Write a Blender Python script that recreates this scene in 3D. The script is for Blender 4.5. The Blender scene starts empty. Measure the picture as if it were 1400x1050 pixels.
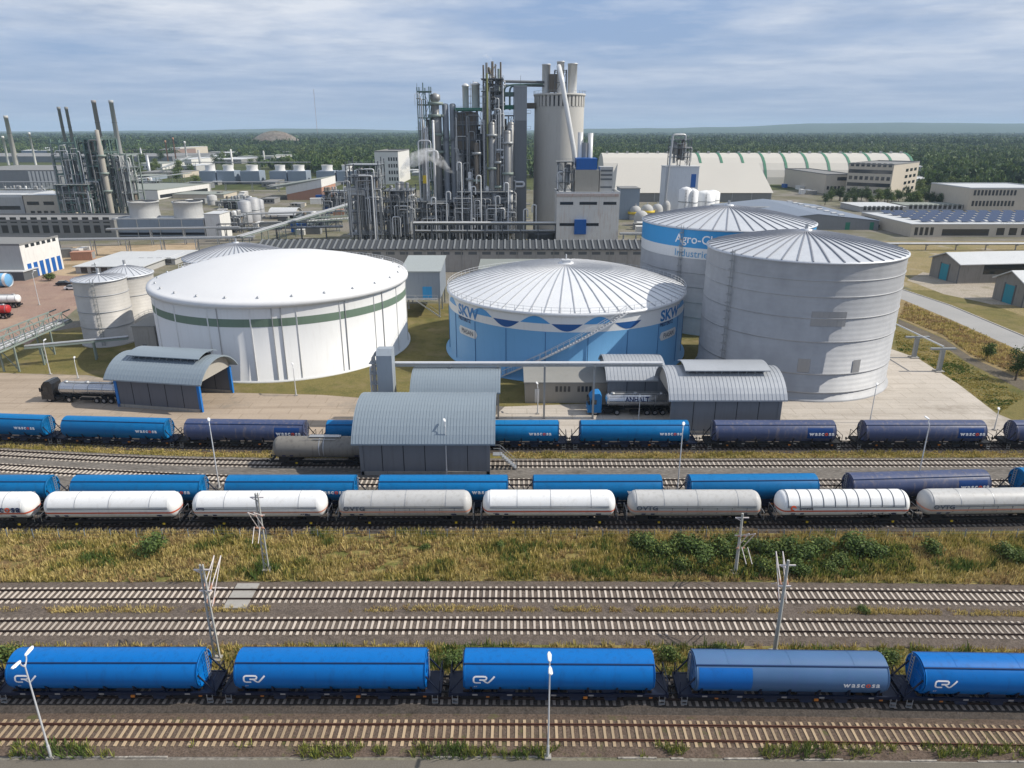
import bpy, bmesh, math, random
from math import sin, cos, pi, radians, sqrt, atan2, hypot
from mathutils import Vector, Matrix
rnd = random.Random(7)
FOC, PIT, CH = 970.0, radians(19.7), 44.7       # focal length (px of a 1400 wide frame), pitch, drone height
sc = bpy.context.scene
col = sc.collection

def G(px, py, z=0.0):
    u = (px-700)/FOC; v = (py-525)/FOC
    dy = cos(PIT)-v*sin(PIT); dz = -sin(PIT)-v*cos(PIT)
    t = (z-CH)/dz
    return Vector((u*t, dy*t, z))
def ZT(py, Y):
    v = (py-525)/FOC
    return CH+Y*(-sin(PIT)-v*cos(PIT))/(cos(PIT)-v*sin(PIT))
def XT(px, py, Y):
    return (px-700)/FOC*Y/(cos(PIT)-(py-525)/FOC*sin(PIT))

# ------------------------------------------------------------------ scene objects
def tag(o, label=None, cat=None, group=None, kind=None):
    if label: o['label'] = label
    if cat: o['category'] = cat
    if group: o['group'] = group
    if kind: o['kind'] = kind
    return o
def thing(name, label, cat, loc=(0, 0, 0), rz=0.0, group=None):
    o = bpy.data.objects.new(name, None); col.objects.link(o)
    o.location = loc; o.rotation_euler = (0, 0, rz); o.empty_display_size = .5
    return tag(o, label, cat, group)
KIDS = {}
def link(o, parent):
    col.objects.link(o)
    if parent is not None:
        o.parent = parent; KIDS.setdefault(parent.name, []).append(o)
def copy_tree(o, parent=None):
    c = o.copy(); link(c, parent)
    for ch in KIDS.get(o.name, []): copy_tree(ch, c)
    return c
def place(proto, loc, rz=0.0, label=None, group=None, first=False):
    o = proto if first else copy_tree(proto)
    o.location = loc; o.rotation_euler = (0, 0, rz)
    if label: o['label'] = label
    if group: o['group'] = group
    return o
def root_mat(o):
    m = Matrix.Translation(o.location) @ o.rotation_euler.to_matrix().to_4x4()
    return root_mat(o.parent) @ m if o.parent else m

class MB:
    """collects faces, builds one mesh object"""
    def __init__(s): s.v = []; s.f = []; s.m = []; s.s = []
    def add(s, vs, fs, mat=0, smooth=False):
        b = len(s.v); s.v.extend([tuple(q) for q in vs])
        for q in fs:
            s.f.append([b+i for i in q]); s.m.append(mat); s.s.append(smooth)
        return s
    def box(s, x0, x1, y0, y1, z0, z1, mat=0):
        return s.add([(x0,y0,z0),(x1,y0,z0),(x1,y1,z0),(x0,y1,z0),(x0,y0,z1),(x1,y0,z1),(x1,y1,z1),(x0,y1,z1)],
                     [(3,2,1,0),(4,5,6,7),(0,1,5,4),(1,2,6,5),(2,3,7,6),(3,0,4,7)], mat)
    def obox(s, c, hx, hy, hz, rz=0, mat=0):       # centred box turned about z
        a, b = cos(rz), sin(rz)
        vs = [(c[0]+x*a-y*b, c[1]+x*b+y*a, c[2]+z) for z in (-hz, hz) for x, y in ((-hx,-hy),(hx,-hy),(hx,hy),(-hx,hy))]
        return s.add(vs, [(3,2,1,0),(4,5,6,7),(0,1,5,4),(1,2,6,5),(2,3,7,6),(3,0,4,7)], mat)
    def bar(s, p, q, w, h=None, mat=0):
        p = Vector(p); q = Vector(q); h = h or w; d = q-p
        if d.length < 1e-6: return s
        d.normalize(); up = Vector((0,0,1)) if abs(d.z) < .95 else Vector((0,1,0))
        x = d.cross(up).normalized()*(w/2); y = x.cross(d).normalized()*(h/2)
        vs = [e+a*x+b*y for e in (p, q) for a, b in ((-1,-1),(1,-1),(1,1),(-1,1))]
        return s.add(vs, [(3,2,1,0),(4,5,6,7),(0,1,5,4),(1,2,6,5),(2,3,7,6),(3,0,4,7)], mat)
    def cyl(s, p, q, r, r2=None, n=10, mat=0, caps=True):
        p = Vector(p); q = Vector(q); r2 = r if r2 is None else r2; d = (q-p).normalized()
        up = Vector((0,0,1)) if abs(d.z) < .95 else Vector((0,1,0))
        x = d.cross(up).normalized(); y = x.cross(d)
        vs = []
        for e, rr in ((p, r), (q, r2)):
            for i in range(n):
                a = 2*pi*i/n; vs.append(e+x*(rr*cos(a))+y*(rr*sin(a)))
        s.add(vs, [((i+1) % n, i, n+i, n+(i+1) % n) for i in range(n)], mat, True)
        if caps: s.add(vs[:n], [tuple(range(n))], mat); s.add(vs[n:], [tuple(reversed(range(n)))], mat)
        return s
    def tube(s, pts, r, n=8, mat=0, bend=0.0):
        pts = [Vector(p) for p in pts]
        if bend > 0 and len(pts) > 2:               # round the corners
            o = [pts[0]]
            for i in range(1, len(pts)-1):
                a = pts[i-1]-pts[i]; b = pts[i+1]-pts[i]
                k = min(bend, a.length*.45, b.length*.45)
                A = pts[i]+a.normalized()*k; B = pts[i]+b.normalized()*k
                for t in (0, .33, .67, 1): o.append((1-t)**2*A+2*t*(1-t)*pts[i]+t*t*B)
            o.append(pts[-1]); pts = o
        vs = []; x = None
        for i, p in enumerate(pts):
            d = (pts[min(i+1, len(pts)-1)]-pts[max(i-1, 0)]).normalized()
            if x is None:
                up = Vector((0,0,1)) if abs(d.z) < .95 else Vector((0,1,0)); x = d.cross(up)
            x = (x-d*x.dot(d))
            if x.length < 1e-4: x = d.orthogonal()
            x.normalize(); y = x.cross(d)
            for k in range(n):
                a = 2*pi*k/n; vs.append(p+x*(r*cos(a))+y*(r*sin(a)))
        fs = [(i*n+(k+1) % n, i*n+k, (i+1)*n+k, (i+1)*n+(k+1) % n) for i in range(len(pts)-1) for k in range(n)]
        s.add(vs, fs, mat, True)
        s.add(vs[:n], [tuple(range(n))], mat); s.add(vs[-n:], [tuple(reversed(range(n)))], mat)
        return s
    def lathe(s, prof, n=32, c=(0,0,0), a0=0.0, a1=2*pi, mat=0, smooth=True):
        full = abs(a1-a0-2*pi) < 1e-6; m = n if full else n+1; vs = []
        for r, z in prof:
            for i in range(m):
                a = a0+(a1-a0)*i/n; vs.append((c[0]+r*cos(a), c[1]+r*sin(a), c[2]+z))
        fs = []
        for j in range(len(prof)-1):
            for i in range(n):
                k = (i+1) % m; fs.append((j*m+i, j*m+k, (j+1)*m+k, (j+1)*m+i))
        return s.add(vs, fs, mat, smooth)
    def prism(s, pts, z0, z1, mat=0):
        n = len(pts); a = sum(pts[i][0]*pts[(i+1) % n][1]-pts[(i+1) % n][0]*pts[i][1] for i in range(n))
        if a < 0: pts = list(reversed(pts))
        vs = [(p[0], p[1], z0) for p in pts]+[(p[0], p[1], z1) for p in pts]
        fs = [tuple(reversed(range(n))), tuple(range(n, 2*n))]+[(i, (i+1) % n, n+(i+1) % n, n+i) for i in range(n)]
        return s.add(vs, fs, mat)
    def sheet(s, pts, z, mat=0):
        n = len(pts); a = sum(pts[i][0]*pts[(i+1) % n][1]-pts[(i+1) % n][0]*pts[i][1] for i in range(n))
        if a < 0: pts = list(reversed(pts))
        return s.add([(p[0], p[1], z) for p in pts], [tuple(range(n))], mat)
    def extr(s, prof, x0, x1, mat=0, smooth=False, caps=True):   # profile (y,z) swept along x
        n = len(prof); a = sum(prof[i][0]*prof[(i+1) % n][1]-prof[(i+1) % n][0]*prof[i][1] for i in range(n))
        if a < 0: prof = list(reversed(prof))
        vs = [(x0, y, z) for y, z in prof]+[(x1, y, z) for y, z in prof]
        s.add(vs, [(i, n+i, n+(i+1) % n, (i+1) % n)[::-1] for i in range(n)], mat, smooth)
        if caps: s.add(vs, [tuple(reversed(range(n))), tuple(range(n, 2*n))], mat)
        return s
    def build(s, name, mats, parent=None, world=False):
        me = bpy.data.meshes.new(name)
        v = s.v
        if world and parent is not None:
            im = root_mat(parent).inverted(); v = [im @ Vector(q) for q in v]
        me.from_pydata(v, [], s.f)
        if not isinstance(mats, (list, tuple)): mats = [mats]
        for m in mats: me.materials.append(m)
        me.polygons.foreach_set('material_index', s.m); me.polygons.foreach_set('use_smooth', s.s)
        me.update()
        o = bpy.data.objects.new(name, me); link(o, parent)
        return o

# ------------------------------------------------------------------ materials
def srgb(r, g, b):
    f = lambda c: (c/255/12.92 if c/255 <= .04045 else ((c/255+.055)/1.055)**2.4)
    return (f(r), f(g), f(b))
class NT:
    def __init__(s, name):
        s.mat = bpy.data.materials.new(name); s.mat.use_nodes = True
        s.n = s.mat.node_tree.nodes; s.l = s.mat.node_tree.links
        s.b = s.n['Principled BSDF']; s.tc = None
    def node(s, t, **k):
        n = s.n.new(t)
        for a, b in k.items():
            if a in n.inputs.keys(): n.inputs[a].default_value = b
            else: setattr(n, a, b)
        return n
    def to(s, a, b): s.l.new(a, b)
    def coord(s, world=True, scale=(1, 1, 1)):
        if world: o = s.node('ShaderNodeNewGeometry').outputs['Position']
        else: o = s.node('ShaderNodeTexCoord').outputs['Object']
        m = s.node('ShaderNodeMapping'); m.inputs['Scale'].default_value = scale
        s.to(o, m.inputs['Vector']); return m.outputs['Vector']
    def noise(s, vec, scale, detail=4, rough=.6):
        n = s.node('ShaderNodeTexNoise', Scale=scale, Detail=detail, Roughness=rough); s.to(vec, n.inputs['Vector'])
        return n.outputs['Fac']
    def ramp(s, fac, stops):
        r = s.node('ShaderNodeValToRGB'); e = r.color_ramp.elements
        while len(e) < len(stops): e.new(.5)
        for q, (p, c) in zip(e, stops): q.position = p; q.color = (*c, 1) if len(c) == 3 else c
        s.to(fac, r.inputs['Fac']); return r.outputs['Color']
    def mix(s, fac, a, b, mode='MIX'):
        m = s.node('ShaderNodeMix', data_type='RGBA', blend_type=mode)
        for v, i in ((fac, 0), (a, 6), (b, 7)):
            if hasattr(v, 'links'): s.to(v, m.inputs[i])
            else: m.inputs[i].default_value = (*v, 1) if isinstance(v, tuple) else v
        return m.outputs[2]
    def bump(s, h, strength=.3, dist=.05):
        b = s.node('ShaderNodeBump', Strength=strength, Distance=dist); s.to(h, b.inputs['Height'])
        s.to(b.outputs['Normal'], s.b.inputs['Normal'])
MATS = {}
def paint(name, c, rough=.5, metal=0.0, dirt=.25, dc=None, sc_=.6, streak=.35, world=False, vary=0.0, ribs=None, spec=.4):
    """painted / coated / plain surface with uneven tone, rain streaks and grime"""
    if name in MATS: return MATS[name]
    t = NT(name); v = t.coord(world)
    vs = t.coord(world, (1.3, 1.3, .12))
    dc = dc or tuple(q*.45+.02 for q in c)
    n1 = t.noise(v, sc_, 6, .65); n2 = t.noise(vs, 1.6, 5, .6)
    lo = tuple(q*(1-.35*dirt) for q in c); hi = tuple(min(1, q*(1+.12*dirt)) for q in c)
    base = t.mix(n1, lo, hi)
    if vary:
        r = t.node('ShaderNodeObjectInfo').outputs['Random']
        base = t.mix(t.ramp(r, [(0, (1-vary,)*3), (1, (1, 1, 1))]), (0, 0, 0), base, 'MULTIPLY') if False else t.mix(1.0, base, t.ramp(r, [(0, (1-vary,)*3), (1, (1, 1, 1))]), 'MULTIPLY')
    m = t.ramp(n2, [(.52, (0, 0, 0)), (.78, (streak,)*3)])
    base = t.mix(m, base, dc)
    t.to(base, t.b.inputs['Base Color'])
    rr = t.ramp(n1, [(.3, (max(.05, rough-.08),)*3), (.7, (min(1, rough+.1),)*3)]); t.to(rr, t.b.inputs['Roughness'])
    t.b.inputs['Metallic'].default_value = metal
    t.b.inputs['Specular IOR Level'].default_value = spec
    if ribs:                                                     # corrugation: (axis, period, strength)
        ax, per, st = ribs
        w = t.node('ShaderNodeTexWave', Scale=2*pi/per/20, bands_direction=ax, wave_profile='SIN'); t.to(t.coord(world), w.inputs['Vector'])
        t.bump(w.outputs['Fac'], st, .06)
    MATS[name] = t.mat; return t.mat
def ground_mat(name, cols, scale=.35, fine=6.0, bump=.5, rough=.95, patch=None, stretch=(1, 1, 1), grain=(.42, 1.5), joints=0):
    """earth, gravel, grass or concrete: big blotches + fine grain; patch = (colour, scale, lo, hi)"""
    t = NT(name); v = t.coord(True, stretch)
    a = t.noise(v, scale, 8, .62); b = t.noise(v, fine, 4, .7)
    k = len(cols); base = t.ramp(a, [(.3+.4*i/max(1, k-1), c) for i, c in enumerate(cols)])
    base = t.mix(1.0, base, t.ramp(b, [(.25, (grain[0],)*3), (.75, (grain[1],)*3)]), 'MULTIPLY')
    if patch:
        c2, s2, lo, hi = patch
        base = t.mix(t.ramp(t.noise(v, s2, 7, .68), [(lo, (0, 0, 0)), (hi, (1, 1, 1))]), base, c2)
    if joints:                                                   # cast slabs with open joints, every slab a slightly different tone
        br = t.node('ShaderNodeTexBrick', Scale=1.0/joints); br.inputs['Color1'].default_value = (1, 1, 1, 1); br.inputs['Color2'].default_value = (.94, .94, .94, 1); br.inputs['Mortar'].default_value = (.80, .79, .77, 1); br.inputs['Mortar Size'].default_value = .010
        t.to(t.coord(True), br.inputs['Vector']); base = t.mix(1.0, base, br.outputs['Color'], 'MULTIPLY')
        ty = t.noise(t.coord(True, (.03, .5, 1)), 1.0, 6, .7); base = t.mix(1.0, base, t.ramp(ty, [(.5, (1, 1, 1)), (.68, (.78, .77, .75))]), 'MULTIPLY')
    t.to(base, t.b.inputs['Base Color']); t.b.inputs['Roughness'].default_value = rough
    t.b.inputs['Specular IOR Level'].default_value = .15
    if bump: t.bump(b, bump, .08)
    MATS[name] = t.mat; return t.mat

# text as mesh: returns vertices (s,t) and faces
TEXTS = {}
def text_mesh(s, size, bold=0.0, align='LEFT'):
    k = (s, size, bold, align)
    if k not in TEXTS:
        cu = bpy.data.curves.new('lettering', 'FONT'); cu.body = s; cu.size = size; cu.offset = bold; cu.align_x = align; cu.resolution_u = 3
        o = bpy.data.objects.new('lettering', cu); col.objects.link(o)
        dg = bpy.context.evaluated_depsgraph_get(); me = bpy.data.meshes.new_from_object(o.evaluated_get(dg))
        bm = bmesh.new(); bm.from_mesh(me); lo = min(v.co.y for v in bm.verts) if bm.verts else 0; hi = max([v.co.y for v in bm.verts] or [0]); q = lo+.13*size
        while q < hi:                                            # cut into rows so that it can follow a curved shell
            bmesh.ops.bisect_plane(bm, geom=bm.verts[:]+bm.edges[:]+bm.faces[:], plane_co=(0, q, 0), plane_no=(0, 1, 0)); q += .13*size
        bm.to_mesh(me); bm.free()
        TEXTS[k] = ([(v.co.x, v.co.y) for v in me.vertices], [tuple(p.vertices) for p in me.polygons])
        bpy.data.objects.remove(o); bpy.data.curves.remove(cu); bpy.data.meshes.remove(me)
    return TEXTS[k]
def lettering(mb, s, size, fn, bold=0.0, mat=0, align='LEFT', squash=1.0):
    vs, fs = text_mesh(s, size, bold, align)
    mb.add([fn(x*squash, y) for x, y in vs], fs, mat); return max([x for x, y in vs] or [0])*squash
def shape2d(mb, pts, fn, mat=0, sub=1):
    mb.add([fn(x, y) for x, y in pts], [tuple(range(len(pts)))], mat)

# ------------------------------------------------------------------ camera, light, sky
cam = bpy.data.cameras.new('camera'); co = bpy.data.objects.new('camera', cam); col.objects.link(co)
cam.sensor_width = 36; cam.lens = FOC/1400*36; cam.clip_start = 1; cam.clip_end = 60000
co.location = (0, 0, CH); co.rotation_euler = (pi/2-PIT, 0, 0); sc.camera = co
SUN_AZ, SUN_EL = radians(1), radians(42)         # azimuth measured from +X towards -Y
sd = Vector((cos(SUN_EL)*cos(SUN_AZ), -cos(SUN_EL)*sin(SUN_AZ), sin(SUN_EL)))
sl = bpy.data.lights.new('sun', 'SUN'); sl.energy = 4.8; sl.angle = radians(.5); sl.color = (1, .94, .84)
so = bpy.data.objects.new('sun', sl); col.objects.link(so); so.rotation_euler = sd.to_track_quat('Z', 'Y').to_euler()
w = bpy.data.worlds.new('World'); sc.world = w; w.use_nodes = True
wn, wl = w.node_tree.nodes, w.node_tree.links
bg = wn['Background']; bg.inputs['Strength'].default_value = .083
sky = wn.new('ShaderNodeTexSky'); sky.sky_type = 'NISHITA'; sky.sun_disc = False
sky.sun_elevation = SUN_EL; sky.sun_rotation = atan2(sd.x, sd.y); sky.air_density = 1.1; sky.dust_density = 1.0; sky.ozone_density = 1.2
tc = wn.new('ShaderNodeTexCoord'); sx = wn.new('ShaderNodeSeparateXYZ'); wl.new(tc.outputs['Generated'], sx.inputs[0])
def wmath(op, a, b=None):
    m = wn.new('ShaderNodeMath'); m.operation = op
    for i, q in enumerate((a, b)):
        if q is None: continue
        if hasattr(q, 'links'): wl.new(q, m.inputs[i])
        else: m.inputs[i].default_value = q
    return m.outputs[0]
zz = wmath('ADD', wmath('MAXIMUM', sx.outputs[2], 0.0), .055)      # cloud deck seen in perspective
cv = wn.new('ShaderNodeCombineXYZ'); wl.new(wmath('DIVIDE', sx.outputs[0], zz), cv.inputs[0]); wl.new(wmath('DIVIDE', sx.outputs[1], zz), cv.inputs[1])
def wnoise(scale, off, detail=8, rough=.58):
    m = wn.new('ShaderNodeMapping'); m.inputs['Location'].default_value = off; m.inputs['Scale'].default_value = (.9, 1.0, 1); wl.new(cv.outputs[0], m.inputs[0])
    n = wn.new('ShaderNodeTexNoise'); n.inputs['Scale'].default_value = scale; n.inputs['Detail'].default_value = detail; n.inputs['Roughness'].default_value = rough
    wl.new(m.outputs[0], n.inputs['Vector']); return n.outputs['Fac']
def wramp(f, stops):
    r = wn.new('ShaderNodeValToRGB'); e = r.color_ramp.elements
    while len(e) < len(stops): e.new(.5)
    for q, (p, c) in zip(e, stops): q.position = p; q.color = (*c, 1)
    wl.new(f, r.inputs[0]); return r.outputs[0]
def wmix(f, a, b):
    m = wn.new('ShaderNodeMix'); m.data_type = 'RGBA'
    for v, i in ((f, 0), (a, 6), (b, 7)):
        if hasattr(v, 'links'): wl.new(v, m.inputs[i])
        else: m.inputs[i].default_value = (*v, 1) if isinstance(v, tuple) else v
    return m.outputs[2]
SKYC = wmix(.85, sky.outputs[0], wramp(sx.outputs[2], [(0.0, (4.4, 5.8, 8.1)), (.05, (3.7, 5.2, 8.0)), (.16, (3.7, 5.3, 8.4)), (.5, (2.1, 3.2, 5.9))]))
c1 = wramp(wnoise(.42, (5.1, 2.7, 0), 10, .6), [(.36, (0, 0, 0)), (.58, (1, 1, 1))])
shade = wramp(wnoise(.9, (7.3, 2.2, 0), 9, .6), [(.30, (4.6, 5.7, 7.6)), (.56, (9.2, 9.7, 10.6))])
fade = wramp(sx.outputs[2], [(0.0, (.15,)*3), (.05, (.35,)*3), (.13, (.95,)*3)])
fm = wn.new('ShaderNodeMix'); fm.data_type = 'RGBA'; fm.blend_type = 'MULTIPLY'; fm.inputs[0].default_value = 1
wl.new(c1, fm.inputs[6]); wl.new(fade, fm.inputs[7])
wl.new(wmix(fm.outputs[2], SKYC, shade), bg.inputs['Color'])
sc.view_settings.view_transform = 'Standard'; sc.view_settings.look = 'None'; sc.view_settings.gamma = 1; sc.view_settings.exposure = 0.0
sc.render.engine = 'CYCLES'; sc.cycles.max_bounces = 5; sc.cycles.diffuse_bounces = 2; sc.cycles.glossy_bounces = 2; sc.cycles.volume_bounces = 2; sc.cycles.use_denoising = True
# ------------------------------------------------------------------ ground sheets
M_soil = ground_mat('mixed yard soil', [(.16,.145,.125), (.22,.20,.17), (.15,.145,.09), (.27,.24,.20)], .035, 2.5, .3, patch=((.13,.12,.075), .014, .52, .62))
M_cinder = ground_mat('cinder path', [(.135,.11,.084), (.175,.145,.112), (.15,.125,.096)], .25, 5, .25, stretch=(.35, 1, 1), grain=(.75, 1.2))
M_asphalt = ground_mat('old asphalt', [(.14,.125,.104), (.168,.15,.124)], .3, 9, .15, grain=(.75, 1.2))
M_gravel = ground_mat('track gravel', [(.12,.108,.092), (.18,.162,.143), (.15,.135,.116)], .5, 5, .6, stretch=(.3, 1, 1))
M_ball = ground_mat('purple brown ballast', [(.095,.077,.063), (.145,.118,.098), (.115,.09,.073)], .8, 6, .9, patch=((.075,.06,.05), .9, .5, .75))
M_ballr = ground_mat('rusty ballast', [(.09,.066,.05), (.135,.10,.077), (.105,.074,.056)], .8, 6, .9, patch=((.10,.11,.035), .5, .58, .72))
M_balld = ground_mat('dark oily ballast', [(.045,.039,.034), (.085,.072,.062), (.06,.053,.047)], .8, 6, .9)  # ballast colour darkened to carry the shade under standing wagons
M_grassG = ground_mat('grass soil', [(.16,.14,.045), (.25,.20,.075), (.12,.125,.035), (.28,.22,.10)], .30, 5, .6, stretch=(.5, 1, 1), patch=((.15,.095,.05), .22, .55, .66))
M_lawn = ground_mat('dry lawn', [(.105,.10,.034), (.175,.148,.054), (.09,.095,.028)], .16, 4, .5, patch=((.21,.165,.08), .12, .52, .64))
M_bank = ground_mat('dry bank', [(.20,.155,.07), (.27,.20,.10), (.15,.125,.05)], .2, 4, .5)
M_conc = ground_mat('pale concrete paving', [(.42,.375,.32), (.50,.45,.39), (.46,.41,.35)], .06, 3, .08, .85, patch=((.36,.32,.27), .05, .55, .62), grain=(.88, 1.1), joints=10)
M_concl = ground_mat('beige concrete paving', [(.36,.29,.225), (.43,.35,.27)], .06, 3, .08, .85, patch=((.30,.255,.205), .05, .54, .6), grain=(.88, 1.1), joints=10)
M_red = ground_mat('reddish paving', [(.25,.165,.13), (.31,.215,.17), (.22,.155,.125)], .12, 3, .2, patch=((.36,.26,.19), .06, .5, .6))
M_sand = ground_mat('sandy ground', [(.34,.25,.16), (.42,.32,.21), (.22,.17,.10)], .08, 3, .2)
M_road = ground_mat('grey road', [(.30,.295,.285), (.36,.35,.335)], .08, 4, .1, grain=(.85, 1.12))
M_far = ground_mat('far meadow', [(.035,.06,.02), (.075,.085,.03), (.05,.07,.025)], .004, .05, 0)

def px(*pts, z=0.0): return [G(a, b, z) for a, b in pts]
def sheet(name, pts, z, m):
    o = MB().sheet(pts, z).build(name, m); return tag(o, kind='structure')
def strip(path, half0, half1, n=1):              # outline of a band round a polyline (offsets along Y)
    return [(x, y-half0) for x, y in path]+[(x, y+half1) for x, y in reversed(path)]
mbg = MB(); nx, ny = 24, 30
for j in range(ny+1):
    y = -60+640*(j/12) if j <= 12 else 580*(1.24**(j-12))
    for i in range(nx+1):
        t = i/nx*2-1; mbg.v.append((t*(260+y*1.15), y, 0))
for j in range(ny):
    for i in range(nx):
        a = j*(nx+1)+i; mbg.f.append((a, a+1, a+nx+2, a+nx+1)); mbg.m.append(0 if j < 12 else 1); mbg.s.append(False)
tag(mbg.build('ground', [M_soil, M_far]), kind='structure')

PA = [(-75,43.3),(-20,43.15),(0,43.2),(20,43.0),(40,42.6),(75,41.8)]
PB = [(-75,47.5),(-20,47.5),(0,47.4),(20,47.2),(40,46.8),(75,46.0)]
PC = [(-90,55.5),(-48,55.8),(0,56.0),(25,55.8),(48,55.3),(90,54.3)]
PD = [(-95,60.3),(-52,60.6),(0,60.8),(30,60.6),(52,60.2),(95,59.2)]
PE = [(-110,73.9),(-50,74.5),(0,74.9),(30,74.9),(55,75.2),(80,76.2),(110,78.0)]
PF = [(-110,79.0),(-50,79.0),(0,79.0),(30,79.2),(48,79.8),(65,81.0),(85,83.0),(115,86.5)]
PG = [(-140,97.5),(-100,93.0),(-72,89.6),(-50,87.0),(-32,85.5),(-15,85.0),(20,85.0),(64,84.8),(120,84.6)]
PH = [(-140,101.5),(-100,97.2),(-74,94.1),(-56,92.0),(-39,90.9),(-15,90.7),(20,90.7),(73,91.0),(125,91.5)]
PI_ = [(-140,104.5),(-100,101.4),(-78,99.4),(-58,97.9),(-40,97.0),(-20,96.8),(20,96.8),(76,96.8),(130,97.2)]
def pathY(p, x):
    for (x0, y0), (x1, y1) in zip(p, p[1:]):
        if x <= x1: return y0+(y1-y0)*(x-x0)/(x1-x0)
    return p[-1][1]
def smooth(p, step=2.5):
    o = []; x = p[0][0]
    while x <= p[-1][0]:
        o.append((x, sum(pathY(p, min(max(x+d, p[0][0]), p[-1][0])) for d in (-9, -6, -3, 0, 3, 6, 9))/7)); x += step
    return o
PA, PB, PC, PD, PE, PF, PG, PH, PI_ = [smooth(p) for p in (PA, PB, PC, PD, PE, PF, PG, PH, PI_)]
def yaw(p, x): return atan2(pathY(p, x+2)-pathY(p, x-2), 4)

W2 = 125
sheet('gravel', [(-W2,41.0),(W2,41.0),(W2,126),(-W2,126)], .004, M_gravel)
sheet('service_road', [(-80,5),(80,5),(80,40.2),(0,40.75),(-80,40.8)], .008, M_asphalt)
sheet('cinder_path', [(-80,45.2),(0,45.1),(40,44.6),(80,43.7),(80,44.6),(40,45.55),(0,46.0),(-80,46.1)], .012, M_cinder)
sheet('trackside_verge', strip(PC, -7.0+0, 0, 1)[:0] or [(x, y-6.3) for x, y in PC]+[(x, y-2.4) for x, y in reversed(PC)], .012, M_grassG)
sheet('grass_strip', [(x, y+1.9) for x, y in PD]+[(x, y-1.9) for x, y in reversed([q for q in PE if abs(q[0]) < 96])], .012, M_grassG)
sheet('grass_verge', [(x, y+1.9) for x, y in PH]+[(x, y-1.7) for x, y in reversed(PI_)], .012, M_grassG)
# paved yards and lawns (outlines read off the photograph onto the ground)
sheet('concrete_yard', [(-125,101.5),(-100,103.5),(-78,102.0),(-58,100.3),(-40,99.2),(-20,99.0),(-6.4,99.2)]+[tuple(q[:2]) for q in px((560,545),(505,545),(440,540),(320,537),(165,522),(120,513),(0,510),(-140,505))], .016, M_concl)
sheet('paved_yard', [(-6.4,99.4),(76,99.2),(128,99.8)]+[tuple(q[:2]) for q in px((1400,581),(1362,565),(1310,525),(1255,490),(1215,476),(1180,478),(1100,500),(900,540),(800,552),(690,556))], .016, M_conc)
sheet('lawn', [tuple(q[:2]) for q in px((560,545),(505,545),(440,540),(320,537),(165,522),(120,513),(0,510),(-140,505),(-100,455),(60,455),(150,440),(560,415),(620,415),(620,440),(980,440),(1000,470),(1010,545),(690,556))], .008, M_lawn)
sheet('field', [tuple(q[:2]) for q in px((1400,581),(1362,565),(1310,525),(1255,490),(1215,476),(1215,395),(1300,398),(1600,500),(1600,640))], .008, M_lawn)
# the asphalt road beyond the field, on the crest of a low bank
rd = px((1150,368),(1240,398),(1300,418),(1400,460),(1560,530)); rd2 = px((1150,386),(1235,410),(1300,437),(1400,482),(1560,556))
sheet('road', [tuple(q[:2]) for q in rd]+[tuple(q[:2]) for q in reversed(rd2)], .022, M_road)
kb = MB()
for a, b in zip(rd, rd[1:]): kb.bar((a.x, a.y, .08), (b.x, b.y, .08), .3, .2)
tag(kb.build('kerb', paint('kerb concrete', (.45,.42,.38), .8)), kind='structure')
sheet('grass_bank', [tuple(q[:2]) for q in rd2]+[tuple(q[:2]) for q in px((1560,600),(1400,520),(1330,490),(1290,462),(1228,435),(1215,410))], .014, M_bank)
sheet('field_path', [tuple(q[:2]) for q in px((1228,436),(1290,463),(1330,490),(1400,520),(1400,535),(1322,495),(1285,470),(1228,445))], .018, ground_mat('trodden earth', [(.10,.085,.065), (.16,.135,.10)], .3, 4, .4))
sheet('far_field', [tuple(q[:2]) for q in px((1150,330),(1700,330),(1700,470),(1400,455),(1240,393),(1180,376))], .006, ground_mat('mown field', [(.20,.165,.07), (.27,.215,.11), (.17,.155,.055)], .06, 2, .3, patch=((.34,.29,.22), .035, .54, .6)))
sheet('shed_forecourt', [tuple(q[:2]) for q in px((1240,383),(1262,372),(1330,384),(1400,392),(1400,418),(1355,416),(1290,402))], .010, ground_mat('forecourt earth', [(.30,.265,.21), (.38,.33,.27), (.21,.19,.12)], .1, 3, .2))
sheet('red_yard', [tuple(q[:2]) for q in px((-120,385),(60,376),(120,378),(130,400),(95,430),(40,470),(-140,480))], .010, M_red)
sheet('sandy_yard', [tuple(q[:2]) for q in px((-150,372),(30,375),(70,362),(80,338),(270,332),(270,345),(140,362),(120,392),(-150,400))], .006, M_sand)
b = MB(); x = -44.0
while x < 44:                                                     # concrete cable trough beside the road, some lids missing
    L_ = rnd.choice([1, 1, 2, 3, 5]); yy = 41.02 if x < 8 else 40.95-.012*(x-8)
    if rnd.random() < .5: b.box(x, x+L_-.06, yy-.08, yy+.07, .0, .06+rnd.uniform(0, .04))
    x += L_
tag(b.build('cable_trough', ground_mat('trough lids', [(.20,.185,.16), (.34,.31,.27), (.11,.10,.09)], .7, 4, .2)), kind='structure')
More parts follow.
